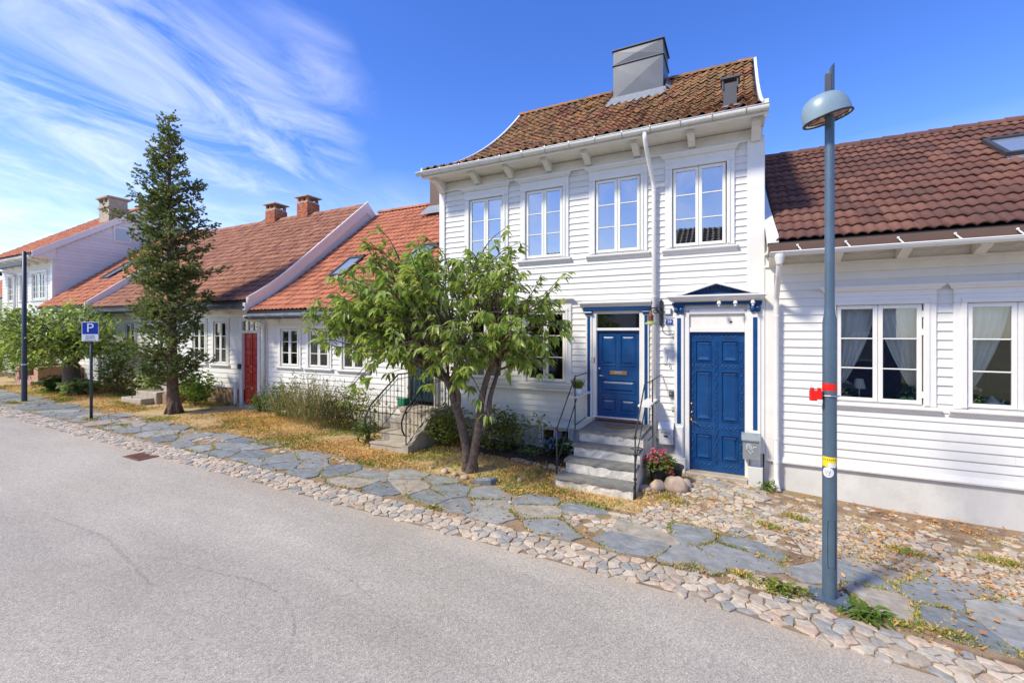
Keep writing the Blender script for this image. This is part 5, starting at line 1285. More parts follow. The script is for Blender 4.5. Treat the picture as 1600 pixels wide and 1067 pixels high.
# ================================================================== street furniture
LX, LY = .84, 5.53; LZ = zg(LX)
L = thing('street_lamp', (LX, LY, LZ), 'tall blue-grey street lamp post with domed hood before the brown-roofed house', 'street lamp')
mb = MB(); mb.lathe((LX, LY, 0), [(.064, LZ-.1), (.064, .62), (.062, 1.6), (.062, 2.72), (.052, 2.80), (.043, 2.9), (.042, 4.9)], 24); mb.build('post', 'pole', L, True)
mb = MB(); mb.poly_z([(LX-.17, LY-.10), (LX+.17, LY-.13), (LX+.17, LY+.13), (LX-.17, LY+.13)], LZ-.02, LZ+.045); fl = mb.build('base_flange', 'pole', L)
for dx, dy in ((-.12, -.06), (.12, -.08), (-.12, .09), (.12, .09)):
    mb = MB(); mb.lathe((LX+dx, LY+dy, LZ+.045), [(.018, 0), (.018, .014), (.009, .015), (.009, .03), (0, .03)], 6); mb.build('bolt', 'steel', fl)
hx = [(-.035+.07*i/6) for i in range(7)]
mb = MB(); r_ = .0655    # service door, following the round of the post
an = math.atan2(-LY, -LX)+.28
V = [(LX+r_*math.cos(an+a), LY+r_*math.sin(an+a), z) for z in (.26, .72) for a in [-.5+i/8 for i in range(9)]]
mb.add(V, [(i, i+1, 9+i+1, 9+i) for i in range(8)]); mb.build('service_door', 'pole', L, True)
mb = MB(); mb.tube([(LX+r_*math.cos(an+a), LY+r_*math.sin(an+a), z) for a, z in [(-.5, .28), (-.5, .70), (-.44, .73), (.44, .73), (.5, .70), (.5, .28), (.44, .25), (-.44, .25), (-.5, .28)]], .003, 4); mb.build('door_seam', 'black', L)
def band(name, z0, z1, a0, a1, mat, r=.0645, parent=None):
    V = [(LX+r*math.cos(a0+(a1-a0)*i/12), LY+r*math.sin(a0+(a1-a0)*i/12), z) for z in (z0, z1) for i in range(13)]
    mb = MB(); mb.add(V, [(i, i+1, 14+i, 13+i) for i in range(12)]); return mb.build(name, mat, parent or L, True)
ca_ = math.atan2(-LY, -LX)
band('red_tape', 2.035, 2.11, 0, 2*math.pi, 'red_plastic')
band('yellow_sticker', 1.27, 1.37, ca_-1.15, ca_+1.15, 'yellow_sticker')
for k in range(7): band('sticker_print', 1.335+.003*(k % 2), 1.345+.004*(k % 2), ca_-.9+k*.27, ca_-.78+k*.27, 'black', .0655)
band('torn_sticker', 1.265, 1.31, ca_-.2, ca_+.85, 'paper', .0658)
mb = MB(); V = [(LX+.0662*math.cos(ca_-.2+.052*math.cos(a)/.0662), LY+.0662*math.sin(ca_-.2+.052*math.cos(a)/.0662), 1.215+.052*math.sin(a)) for a in [2*math.pi*i/20 for i in range(20)]]
mb.add(V+[(LX+.0672*math.cos(ca_-.2+.026*math.cos(a)/.0662), LY+.0672*math.sin(ca_-.2+.026*math.cos(a)/.0662), 1.215+.026*math.sin(a)) for a in [2*math.pi*i/20 for i in range(20)]]+[(LX+.0674*math.cos(ca_-.2), LY+.0674*math.sin(ca_-.2), 1.215)], [(i, (i+1) % 20, 20+(i+1) % 20, 20+i) for i in range(20)]+[(20+i, 20+(i+1) % 20, 40) for i in range(20)]); mb.build('round_sticker', 'paper', L)
mb = MB(); mb.tube([(LX+.067*math.cos(ca_-.2+q), LY+.067*math.sin(ca_-.2+q), 1.215+dz) for q, dz in ((-.4, .02), (-.2, -.02), (0, .02), (.1, -.01), (.3, .015), (.2, -.025), (-.2, -.03))], .0025, 4); mb.build('sticker_print', 'zinc_dark', L)
# hood: a dome cut off at a slant, carried on the post
ax = Vector((-1, -.16, 0)).normalized()   # the hood looks up the street
def hood(rad, depth, inner=False):
    V = []; n = 28; k = 10
    for j in range(k+1):
        v = j/k; rr = rad*math.sin(v*math.pi/2)**.62; hh = depth*math.cos(v*math.pi/2)**.8
        for i in range(n):
            a = 2*math.pi*i/n; V.append((rr*math.cos(a)*1.0, rr*math.sin(a)*.86, hh))
    F = [(j*n+i, j*n+(i+1) % n, (j+1)*n+(i+1) % n, (j+1)*n+i) for j in range(k) for i in range(n)]
    return V, F
def place(V, c, tilt, yaw):
    Mx = Matrix.Rotation(yaw, 3, 'Z') @ Matrix.Rotation(tilt, 3, 'Y'); return [tuple(Mx @ Vector(v)+Vector(c)) for v in V]
yaw = R(22); tilt = R(-15); hc = (LX-.02, LY-.03, 4.79)
V, F = hood(.222, .25); mb = MB(); mb.add(place(V, hc, tilt, yaw), F); hd = mb.build('hood', 'lamp_hood', L, True)
V, F = hood(.212, .235); mb = MB(); mb.add(place(V, hc, tilt, yaw), [f[::-1] for f in F]); mb.build('reflector', 'reflector', hd, True)
ring = [(.221*math.cos(a), .221*.86*math.sin(a), 0) for a in [2*math.pi*i/36 for i in range(37)]]
mb = MB(); mb.tube(place(ring, hc, tilt, yaw), .010, 6, False); mb.build('rim', 'black', hd, True)
mb = MB(); mb.add(place([(.213*math.cos(a), .213*.86*math.sin(a), .012) for a in [2*math.pi*i/30 for i in range(30)]], hc, tilt, yaw), [tuple(range(30))]); mb.build('lens', 'glass', hd)
for s in (-1, 1):
    mb = MB(); mb.tube(place([(.10*s+.045*math.cos(a), .08*math.sin(a), .06+.02*math.sin(2*a)) for a in [math.pi*i/10 for i in range(11)]], hc, tilt, yaw), .012, 8); mb.build('lamp_tube', 'paper', hd, True)
mb = MB()    # the top of the post, cut on a slant above the hood
n = 14; pv = [(LX+.042*math.cos(a), LY+.042*math.sin(a)) for a in [2*math.pi*i/n for i in range(n)]]
mb.add([(x, y, 4.9) for x, y in pv]+[(x, y, 5.30+(x-LX)*1.3) for x, y in pv], [(i, (i+1) % n, n+(i+1) % n, n+i) for i in range(n)]+[tuple(range(n, 2*n))]); mb.build('post_tip', 'pole', L)
mb = MB(); mb.lathe((LX, LY, 4.86), [(.075, .10), (.078, .16), (.06, .2), (.045, .21)], 16); mb.build('clamp', 'zinc_dark', L)
mb = MB(); mb.add([(LX-.045, LY-.045, 5.02), (LX+.005, LY-.048, 5.02), (LX+.005, LY-.048, 5.24), (LX-.045, LY-.045, 5.24)], [(0, 1, 2, 3)]); mb.build('slot', 'zinc_dark', L)
# red box strapped to the post
o = thing('clamp_box', (LX-.11, LY-.02, 1.97), 'small red plastic flag clip strapped to the tall lamp post', 'clip')
mb = MB(); x, y = LX-.115, LY-.03
mb.bbox(x-.06, x+.045, y-.05, y+.03, 1.93, 2.03, .008).bbox(x-.055, x-.025, y-.048, y+.0, 2.03, 2.06, .004).bbox(x+.005, x+.035, y-.048, y+.0, 2.03, 2.06, .004); mb.build('body', 'red_plastic', o)
mb = MB(); mb.bbox(x-.0, x+.045, y-.056, y-.05, 1.905, 1.945, .003); mb.build('label_strip', 'paper', o)
mb = MB(); mb.tube([(x+.045, y, 1.98), (LX+.0, LY-.072, 1.985), (LX+.06, LY-.05, 1.985), (LX+.085, LY+.0, 1.985)], .008, 6); mb.build('strap', 'steel', o)
# parking sign
SX, SY = -15.52, 5.68; SZ = zg(SX)
o = thing('parking_sign', (SX, SY, SZ), 'blue parking sign with white text plate on thin dark post', 'sign')
mb = MB(); mb.tube([(SX, SY, SZ-.1), (SX, SY, 2.86)], .034, 12); mb.build('post', 'pole_dark', o, True)
sy = math.atan2(SX, -SY)+R(180)+R(14)    # turned towards drivers coming up the street
Rz = Matrix.Rotation(R(44), 3, 'Z')
def plate(name, w0, z0, z1, off, mat):
    mb = MB(); q_ = MB().bbox(-w0/2, w0/2, -off-.006, -off, z0, z1, .002); mb.add([tuple(Rz @ Vector(v)+Vector((SX, SY, 0))) for v in q_.v], q_.f); return mb.build(name, mat, o)
plate('panel_edge', .37, 2.36, 2.88, .040, 'sign_white'); plate('blue_panel', .34, 2.555, 2.865, .047, 'sign_blue'); plate('text_panel', .36, 2.37, 2.54, .047, 'sign_white')
def sgn(nm, body, size, z, off, mat, dx=0):
    p = Rz @ Vector((dx, -off, z))+Vector((SX, SY, 0)); text(nm, body, size, p, (R(90), 0, R(44)), mat, o)
sgn('symbol', 'P', .33, 2.712, .056, 'sign_white', .0)
for z, tx in ((2.505, 'Med gyldig'), (2.453, 'beboerkort'), (2.39, 'Boligsone 10')): sgn('lettering', tx, .045, z, .056, 'black')
# far lamp post with arm
FXl, FYl = -20.75, 5.9; FZ = zg(FXl)
o = thing('street_lamp', (FXl, FYl, FZ), 'dark lamp post with side arm at the far left', 'street lamp')
mb = MB(); mb.lathe((FXl, FYl, 0), [(.072, FZ-.1), (.072, 1.7), (.062, 1.8), (.055, 5.22), (0, 5.24)], 16); mb.build('post', 'pole_dark', o, True)
mb = MB(); mb.bbox(-23.6, FXl-.06, FYl-.05, FYl+.05, 4.78, 4.90, .01); mb.build('arm', 'pole_dark', o)
mb = MB(); mb.tube([(FXl, FYl, 5.12), (-23.6, FYl, 4.98)], .008, 6); mb.build('stay_wire', 'steel', o)
mb = MB(); mb.lathe((-23.7, FYl, 4.62), [(.28, 0), (.27, .10), (.12, .22), (.05, .24)], 16); mb.build('hood', 'pole_dark', o, True)
mb = MB(); mb.lathe((FXl, FYl, 1.55), [(.073, -.02), (.079, -.02), (.079, .02), (.073, .02)], 14); mb.build('strap', 'steel', o)

# ================================================================== plants
def unit(v): return v/np.maximum(np.linalg.norm(v, axis=-1, keepdims=True), 1e-9)
def leaf_geo(P, D, U, ln, wd, fold=.25, droop=.25):
    """P bases, D directions, U up hints -> V (n*8,3), F quads; a pointed leaf folded on its midrib"""
    n = len(P); D = unit(D); S = unit(np.cross(D, U)); Nn = np.cross(S, D); ln = np.asarray(ln).reshape(-1, 1)*np.ones((n, 1)); wd = np.asarray(wd).reshape(-1, 1)*np.ones((n, 1))
    g = np.array([0, 0, -1.0])
    def pt(t, s, lift): return P+D*ln*t+S*wd*s+Nn*wd*lift+g*(ln*droop*t*t)
    V = np.stack([pt(0, 0, 0), pt(.33, -.5, fold), pt(.33, 0, 0), pt(.33, .5, fold), pt(.7, -.36, fold*.8), pt(.7, 0, 0), pt(.7, .36, fold*.8), pt(1, 0, 0)], axis=1).reshape(-1, 3)
    base = np.array([[0, 1, 2, 2], [0, 2, 3, 3], [1, 4, 5, 2], [2, 5, 6, 3], [4, 7, 5, 5], [5, 7, 6, 6]])
    return V, base
def quads_tri(V, base, n):
    k = len(V)//n; T = []
    for q in base:
        T.append((q[0], q[1], q[2]))
        if q[3] != q[2]: T.append((q[0], q[2], q[3]))
    T = np.array(T); return (T[None]+(np.arange(n)*k)[:, None, None]).reshape(-1, 3)
def leaves_obj(name, P, D, U, ln, wd, mat, parent, fold=.25, droop=.25, kind='stuff'):
    V, base = leaf_geo(P, D, U, ln, wd, fold, droop); F = quads_tri(V, base, len(P))
    o = np_mesh(name, V, F, mat, parent, tuple(org(parent)) if parent else (0, 0, 0), False)
    if kind: o['kind'] = kind
    return o
def limb(mb, pts, radii, n=9): mb.tube(smooth_pts3(pts, 5), interp(radii, len(pts), 5), n)
def smooth_pts3(P, n):
    P = [Vector(p) for p in P]; o = []
    for i in range(len(P)-1):
        p0 = P[max(0, i-1)]; p1 = P[i]; p2 = P[i+1]; p3 = P[min(len(P)-1, i+2)]
        for k in range(n):
            u = k/n; o.append(.5*((2*p1)+(-p0+p2)*u+(2*p0-5*p1+4*p2-p3)*u*u+(-p0+3*p1-3*p2+p3)*u**3))
    o.append(P[-1]); return o
def interp(r, m, n):
    o = []
    for i in range(m-1):
        for k in range(n): o.append(r[i]+(r[i+1]-r[i])*k/n)
    o.append(r[-1]); return o

# ---- the cherry tree in front of the tall house
TX, TY = -4.42, 7.03; TZ = zg(TX)
T = thing('cherry_tree', (TX, TY, TZ), 'low spreading cherry tree with drooping leaves and forked grey trunk', 'tree')
mb = MB(); rt = random.Random(5)
limb(mb, [(TX-.05, TY, TZ-.15), (TX-.04, TY, TZ+.3), (TX-.13, TY-.02, TZ+.75), (TX-.28, TY-.05, TZ+1.25), (TX-.42, TY-.08, TZ+1.62), (TX-.72, TY-.2, TZ+2.0)], [.13, .09, .082, .078, .068, .05])
limb(mb, [(TX+.04, TY+.02, TZ-.15), (TX+.10, TY, TZ+.3), (TX+.17, TY+.02, TZ+.7), (TX+.23, TY+.05, TZ+1.25), (TX+.32, TY+.1, TZ+1.7), (TX+.52, TY+.15, TZ+2.2)], [.12, .085, .075, .066, .056, .042])
limb(mb, [(TX+.24, TY+.05, TZ+.75), (TX+.33, TY+.10, TZ+1.0), (TX+.38, TY+.14, TZ+1.4), (TX+.46, TY+.3, TZ+1.85)], [.045, .052, .045, .034])
limb(mb, [(TX-.24, TY-.02, TZ+1.05), (TX-.16, TY-.1, TZ+1.35), (TX-.18, TY-.2, TZ+1.7), (TX-.05, TY-.35, TZ+2.1)], [.036, .045, .04, .03])
for k in range(8):   # swollen foot
    a = rt.uniform(0, 6.28); z = rt.choice((.0, .08, .16, .05)); mb.lathe((TX+.02+.09*math.cos(a), TY+.09*math.sin(a), TZ+z), [(0, -.12), (.06, -.05), (.072, .02), (.045, .10), (0, .14)], 9)
trunk = mb.build('trunk', 'bark', T, True)
tips = []; br = MB()
cc = Vector((-5.05, 6.85, 2.95)); er = Vector((2.55, 2.15, 1.6))
starts = [Vector((TX-.72, TY-.2, TZ+2.0)), Vector((TX+.52, TY+.15, TZ+2.2)), Vector((TX+.46, TY+.3, TZ+1.85)), Vector((TX-.05, TY-.35, TZ+2.1)), Vector((TX-.42, TY-.07, TZ+1.6)), Vector((TX+.31, TY+.1, TZ+1.65))]
def crown_point(rg_, lo=.55, hi=1.0):
    while True:
        v = Vector((rg_.uniform(-1, 1), rg_.uniform(-1, 1), rg_.uniform(-1, 1)))
        if lo < v.length < hi:
            p = cc+Vector((v.x*er.x, v.y*er.y, v.z*er.z))
            if v.z < -.55 and rg_.random() < .72: continue
            # the crown is lower on the left, lumpy at the top
            top = 4.55-.10*(p.x+4.9)**2*(1 if p.x < -4.9 else .6)+.25*math.sin(p.x*3.1)+.2*math.sin(p.y*2.7)
            if p.z > top or p.y > 8.75: continue
            if p.z < 1.55+.25*math.sin(p.x*4): continue
            return p
for k in range(185):
    e = crown_point(rt, .5, 1.0); s = min(starts, key=lambda q: (q-e).length+rt.uniform(0, .7))
    m1 = s.lerp(e, .4)+Vector((rt.uniform(-.15, .15), rt.uniform(-.15, .15), rt.uniform(.02, .25))); m2 = s.lerp(e, .75)+Vector((rt.uniform(-.12, .12), rt.uniform(-.12, .12), rt.uniform(.0, .2)))
    br.tube(smooth_pts3([s, m1, m2, e], 3), interp([.026, .016, .010, .005], 4, 3), 5, False)
    tips.append((e, (e-m2).normalized())); tips.append((m2.lerp(e, .45), (e-m1).normalized())); 
    if rt.random() < .7: tips.append((m2, (m2-m1).normalized()))
    for q in range(3):
        b0 = m1.lerp(e, rt.uniform(.2, .9)); b1 = b0+Vector((rt.uniform(-.5, .5), rt.uniform(-.5, .5), rt.uniform(-.18, .34)))
        if b1.y > 8.7 or b1.z < 1.35: continue
        br.tube([b0, b0.lerp(b1, .5)+Vector((0, 0, .04)), b1], [.010, .007, .004], 4, False); tips.append((b1, (b1-b0).normalized()))
for e, d in ((Vector((-6.15, 5.6, 1.42)), Vector((-.8, -.3, -.2))), (Vector((-6.75, 6.4, 1.6)), Vector((-1, 0, -.1))), (Vector((-3.55, 6.25, 1.28)), Vector((.8, -.2, -.1))), (Vector((-2.75, 6.7, 1.95)), Vector((1, 0, 0))), (Vector((-2.95, 6.9, 2.35)), Vector((1, 0, .2))), (Vector((-5.9, 6.2, 4.55)), Vector((-.2, 0, 1))), (Vector((-3.75, 7.2, 4.5)), Vector((.1, 0, 1))), (Vector((-3.3, 6.9, 4.15)), Vector((.4, 0, .8))), (Vector((-7.2, 6.9, 3.7)), Vector((-.9, 0, .3)))):
    s = cc.lerp(e, .55); br.tube(smooth_pts3([s, s.lerp(e, .5)+Vector((0, 0, .12)), e], 4), interp([.014, .009, .005], 3, 4), 5, False); tips.append((e, d.normalized())); tips.append((s.lerp(e, .7), d.normalized())); tips.append((s.lerp(e, .45), d.normalized()))
o = br.build('branches', 'bark', T, True); o['kind'] = 'stuff'
P = []; D = []; Ln = []
for e, d in tips:
    k = rt.randint(6, 10)
    for q in range(k):
        a = rt.uniform(0, 2*math.pi); v = Vector((math.cos(a), math.sin(a), rt.uniform(-1.3, .0))).normalized()*.95+d*.5
        off = d*rt.uniform(-.16, .03)
        P.append(tuple(e+off)); D.append(tuple(v)); Ln.append(rt.uniform(.115, .20))
P = np.array(P); D = np.array(D); Ln = np.array(Ln)
U = np.tile(np.array([0, 0, 1.0]), (len(P), 1))+RNG.normal(0, .35, (len(P), 3))
dist = np.linalg.norm(P-np.array([0, 0, HCAM]), axis=1); order = np.argsort(dist)
near = order[:300]; far = order[300:]
leaves_obj('leaf_mass', P[far], D[far], U[far], Ln[far], Ln[far]*.38, 'leaf_cherry', T, .22, .35)
V, base = leaf_geo(np.zeros((1, 3)), np.array([[0, 1, 0.0]]), np.array([[0, 0, 1.0]]), [1], [.38], .22, .35)
lm = bpy.data.meshes.new('leaf'); lm.from_pydata([tuple(v) for v in V], [], [tuple(t) for t in quads_tri(V, base, 1)]); lm.materials.append(MATS['leaf_cherry'])
for i in near:
    d = Vector(D[i]).normalized(); s = d.cross(Vector(U[i])).normalized(); nn = s.cross(d)
    mt = Matrix(((s.x, d.x, nn.x), (s.y, d.y, nn.y), (s.z, d.z, nn.z))).to_4x4()
    ob = bpy.data.objects.new('leaf', lm); COL.objects.link(ob); ob.parent = T
    ob.matrix_local = Matrix.Translation(Vector(P[i])-org(T)) @ mt @ Matrix.Scale(float(Ln[i]), 4)

# ---- the tall conifer
KX, KY = -14.77, 7.29; KZ = zg(KX)
K = thing('conifer_tree', (KX, KY, KZ), 'tall ragged dark green conifer beside the red door', 'tree')
mb = MB(); limb(mb, [(KX, KY, KZ-.1), (KX-.02, KY, KZ+.35), (KX-.08, KY, KZ+.9), (KX-.12, KY, 3), (KX-.2, KY, 6), (KX-.32, KY, 9.0)], [.21, .165, .14, .11, .06, .008], 12)
for a in range(7): mb.tube([(KX+.10*math.cos(a*.9), KY+.10*math.sin(a*.9), KZ+.35), (KX+.22*math.cos(a*.9), KY+.22*math.sin(a*.9), KZ-.04)], [.05, .05], 7)
mb.build('trunk', 'bark_conifer', K, True)
rk = random.Random(21)
prof = [(1.0, .6), (1.5, .95), (2.0, 1.12), (3.0, 1.18), (3.9, 1.15), (4.7, 1.25), (5.6, 1.05), (6.5, .92), (7.3, .74), (8.0, .45), (8.6, .2), (9.1, .04)]
def prad(z):
    for (z0, r0), (z1, r1) in zip(prof, prof[1:]):
        if z <= z1: return r0+(r1-r0)*(z-z0)/(z1-z0)
    return .05
P = []; D = []; Ln = []; br = MB()
for k in range(290):
    z = 1.15+7.85*(rk.random()**.92); a = rk.uniform(0, 2*math.pi); rr = prad(z)*(rk.uniform(.45, 1.0) if rk.random() < .78 else rk.uniform(1.0, 1.45))*(.82+.3*math.sin(z*4.1+2*a)*math.sin(z*2.3))
    cx = KX-.10-.025*z; s = Vector((cx, KY, max(1.0, z-.35*rr-.05))); e = Vector((cx+rr*math.cos(a), KY+rr*math.sin(a), z+rk.uniform(-.08, .14)))
    mid = s.lerp(e, .55)+Vector((0, 0, -.06*rr))
    pts = smooth_pts3([s, mid, e], 4); br.tube(pts, interp([.026*(.4+rr), .015, .005], 3, 4), 4, False)
    d0 = (e-mid).normalized(); side = d0.cross(Vector((0, 0, 1))).normalized()
    nsp = int((8+13*rr)*min(1, .25+1.1*rr))
    for q in range(nsp):
        u = rk.uniform(.22, 1.0)**.8; p = s.lerp(mid, min(1, u/.55)) if u < .55 else mid.lerp(e, (u-.55)/.45)
        w_ = (1.05-u)*.45*rr+min(.10, .02+.2*rr); sp = p+side*rk.uniform(-w_, w_)+Vector((0, 0, rk.uniform(-.15, .11)))
        dv = (d0*rk.uniform(.3, 1)+side*rk.uniform(-.9, .9)+Vector((0, 0, rk.uniform(-.55, .35)))).normalized()
        for m_ in range(9):
            vv = dv+Vector((rk.uniform(-.9, .9), rk.uniform(-.9, .9), rk.uniform(-.7, .6))); P.append(tuple(sp+dv*rk.uniform(0, .16))); D.append(tuple(vv)); Ln.append(rk.uniform(.045, .105))
P = np.array(P); D = np.array(D); Ln = np.array(Ln)
o = br.build('branches', 'bark_conifer', K, True); o['kind'] = 'stuff'
def blades(name, P, D, L_, W_, mat, parent, loc=None, kind='stuff', bend=.0):
    """flat pointed slips, two triangles each"""
    D = unit(D); S = unit(np.cross(D, RNG.normal(0, 1, D.shape))); L_ = np.asarray(L_).reshape(-1, 1); W_ = np.asarray(W_).reshape(-1, 1)
    g = np.array([0, 0, -1.0])*bend
    V = np.stack([P, P+D*L_*.5+S*W_, P+D*L_+g*L_, P+D*L_*.5-S*W_], axis=1).reshape(-1, 3); n = len(P)
    F = (np.array([[0, 1, 2], [0, 2, 3]])[None]+(np.arange(n)*4)[:, None, None]).reshape(-1, 3)
    o = np_mesh(name, V, F, mat, parent, tuple(org(parent)) if parent else (loc or (0, 0, 0)))
    if kind: o['kind'] = kind
    return o
o = blades('foliage', P, D, Ln, Ln*.34, 'leaf_conifer', K); 

# ---- the bushy tree at the left
def bushy_tree(name, x, y, label, cc_, er_, trunk_pts, trunk_r, ntip, leafmat_, ln, sd):
    T = thing(name, (x, y, zg(x)), label, 'tree'); rt = random.Random(sd); mb = MB(); limb(mb, trunk_pts, trunk_r, 9)
    top = Vector(trunk_pts[-1]); br = MB(); P = []; D = []; Ln = []
    for k in range(7):
        a = k*.9; e = top+Vector((math.cos(a)*.55, math.sin(a)*.5, .55)); limb(mb, [top-Vector((0, 0, .15)), top.lerp(e, .5)+Vector((0, 0, -.04)), e], [.08, .06, .045], 7)
    mb.build('trunk', 'bark', T, True)
    for k in range(ntip):
        v = Vector((rt.gauss(0, 1), rt.gauss(0, 1), rt.gauss(0, 1))).normalized()*rt.uniform(.55, 1.02)
        e = Vector(cc_)+Vector((v.x*er_[0], v.y*er_[1], v.z*er_[2]))+Vector((0, 0, .18*math.sin(v.x*7)+.12*math.sin(v.y*6)))
        if e.y > 8.85: continue
        s = top+Vector((rt.uniform(-.4, .4), rt.uniform(-.4, .4), .4)); br.tube([s, s.lerp(e, .5)+Vector((0, 0, .1)), e], [.02, .012, .005], 4, False)
        for q in range(rt.randint(8, 13)):
            a = rt.uniform(0, 6.28); P.append(tuple(e+Vector((rt.uniform(-.2, .2), rt.uniform(-.2, .2), rt.uniform(-.15, .15))))); D.append((math.cos(a), math.sin(a), rt.uniform(-.9, .4))); Ln.append(rt.uniform(.7, 1.2)*ln)
    o = br.build('branches', 'bark', T, True); o['kind'] = 'stuff'
    n = len(P); leaves_obj('leaf_mass', np.array(P), np.array(D), np.tile([0, 0, 1.0], (n, 1))+RNG.normal(0, .4, (n, 3)), np.array(Ln), np.array(Ln)*.5, leafmat_, T, .2, .3)
    return T
z0 = zg(-22.3)
bushy_tree('fruit_tree', -22.3, 7.6, 'broad low fruit tree between far lamp post and parking sign', (-22.6, 7.3, 2.55), (3.0, 1.9, 1.05), [(-22.3, 7.6, z0-.1), (-22.3, 7.6, z0+.4), (-22.3, 7.58, z0+.85), (-22.3, 7.58, z0+1.05)], [.34, .27, .26, .24], 430, 'leaf_cherry', .17, 31)

# ---- shrubs and border plants
def shrub(name, label, x, y, rx, ry, h, n, ln, mat, group=None, sd=1, stems=6, z0=None, wd=.5, low=.0, cat='shrub'):
    z = zg(x) if z0 is None else z0
    S = thing(name, (x, y, z), label, cat, group); rt = random.Random(sd); mb = MB(); P = []; D = []; Ln = []
    for k in range(stems):
        a = rt.uniform(0, 6.28); r_ = rt.uniform(.2, .7); mb.tube(smooth_pts3([(x+rt.uniform(-.06, .06), y+rt.uniform(-.05, .05), z-.03), (x+math.cos(a)*rx*r_*.5, y+math.sin(a)*ry*r_*.5, z+h*.45), (x+math.cos(a)*rx*r_, y+math.sin(a)*ry*r_, z+h*.8)], 3), interp([.014, .010, .005], 3, 3), 5, False)
    mb.build('stems', 'stem' if h < 1.0 else 'bark', S, True)
    for k in range(n):
        v = Vector((rt.gauss(0, 1), rt.gauss(0, 1), rt.gauss(0, 1))).normalized()*(rt.random()**.4)
        lump = 1+.22*math.sin(v.x*6+sd)+.18*math.sin(v.z*7+sd*2)+.15*math.sin(v.y*5)
        p = (x+v.x*rx*lump, y+v.y*ry*lump, z+low+(h-low)*(.5+.5*v.z*min(lump, 1.08)))
        if p[1] > 8.93: continue
        a = rt.uniform(0, 6.28); P.append(p); D.append((math.cos(a)+v.x*.6, math.sin(a)+v.y*.6, rt.uniform(-.5, .8))); Ln.append(ln*rt.uniform(.6, 1.25))
    m_ = len(P); leaves_obj('leaf_mass', np.array(P), np.array(D), np.tile([0, 0, 1.0], (m_, 1))+RNG.normal(0, .5, (m_, 3)), np.array(Ln), np.array(Ln)*wd, mat, S, .2, .2)
    return S
shrub('leafy_shrub', 'bright green rounded shrub right of the conifer trunk', -15.55, 8.3, .85, .5, 1.15, 1100, .12, 'leaf_bush', sd=2)
shrub('leafy_shrub', 'variegated pale shrub left of the conifer over small stone steps', -17.9, 8.2, .75, .5, 1.35, 900, .11, 'leaf_variegated', sd=3)
shrub('leafy_shrub', 'dark brownish shrub behind the parking sign post', -19.6, 8.2, 1.0, .55, 1.3, 1100, .10, 'leaf_brown', sd=4)
shrub('leafy_shrub', 'tall green shrub behind the parking sign, next to the fruit tree', -20.6, 8.3, .9, .5, 2.0, 1000, .15, 'leaf_bush', sd=5)
shrub('hosta', 'low broad-leaved hosta at the foot of the fruit tree, right side', -21.3, 7.45, .45, .4, .55, 170, .30, 'leaf_variegated', sd=6, wd=.6, cat='plant')
shrub('hosta', 'low dark leafy plant at the foot of the fruit tree, left side', -23.0, 7.4, .5, .4, .55, 200, .24, 'leaf_dark', sd=7, wd=.6, cat='plant')
shrub('leafy_shrub', 'large yellow-green shrub behind the far lamp post', -27.6, 8.0, 1.9, .8, 1.9, 1300, .17, 'leaf_bush', sd=8)
shrub('leafy_shrub', 'dark green shrub at the far left edge', -32.5, 7.9, 2.6, .8, 1.7, 900, .2, 'leaf_dark', sd=9)
shrub('leafy_shrub', 'small leafy shrub at the red door\'s right foot', -12.85, 8.65, .32, .25, .62, 260, .11, 'leaf_bush', sd=10)
shrub('leafy_shrub', 'dark green bush under the first window of the orange-roofed house', -11.75, 8.5, .55, .35, 1.0, 600, .10, 'leaf_dark', sd=11)
shrub('leafy_shrub', 'mixed border shrub left of the concrete steps', -8.55, 8.3, .75, .4, 1.15, 620, .10, 'leaf_rose', sd=12)
shrub('leafy_shrub', 'low weedy clump at the bottom of the concrete steps', -7.45, 7.55, .3, .28, .6, 260, .09, 'leaf_dark', sd=13)
shrub('rose_bush', 'rose bush between the concrete steps and the cherry trunk', -5.75, 8.15, .72, .45, .95, 1000, .10, 'leaf_rose', sd=14)
shrub('rose_bush', 'rose bush right of the cherry trunk against the foundation', -4.45, 8.4, .85, .4, 1.0, 1200, .10, 'leaf_rose', sd=15)
def tall_grass(label, x, y, rx, ry, h, n, sd, mat='tall_grass'):
    S = thing('tall_grass', (x, y, zg(x)), label, 'plant'); rt = np.random.default_rng(sd)
    P = np.stack([x+rt.normal(0, rx*.5, n), y+rt.normal(0, ry*.5, n), np.full(n, zg(x)-.02)], 1); P[:, 1] = np.minimum(P[:, 1], 8.85)
    D = np.stack([rt.normal(0, .22, n), rt.normal(0, .22, n), np.ones(n)], 1); Lh = h*rt.uniform(.45, 1.05, n)
    blades('blades', P, D, Lh, np.full(n, .006), mat, S, bend=.06)
    m_ = n*2; i = rt.integers(0, n, m_*6); u = rt.uniform(.35, 1.0, m_*6); Q = P[i]+unit(D[i])*(Lh[i]*u)[:, None]
    o = blades('leaflets', Q, rt.normal(0, 1, Q.shape)+np.array([0, 0, .5]), rt.uniform(.04, .10, len(Q)), rt.uniform(.006, .014, len(Q)), mat, S)
tall_grass('pale feathery tall plant in the border, left clump', -10.9, 8.2, .8, .4, 1.35, 150, 41)
tall_grass('pale feathery tall plant in the border, middle clump', -9.8, 8.15, .9, .4, 1.45, 180, 42)
tall_grass('greenish tall plant in the border below the third window', -9.0, 8.1, .7, .4, 1.2, 160, 43, 'leaf_brown')

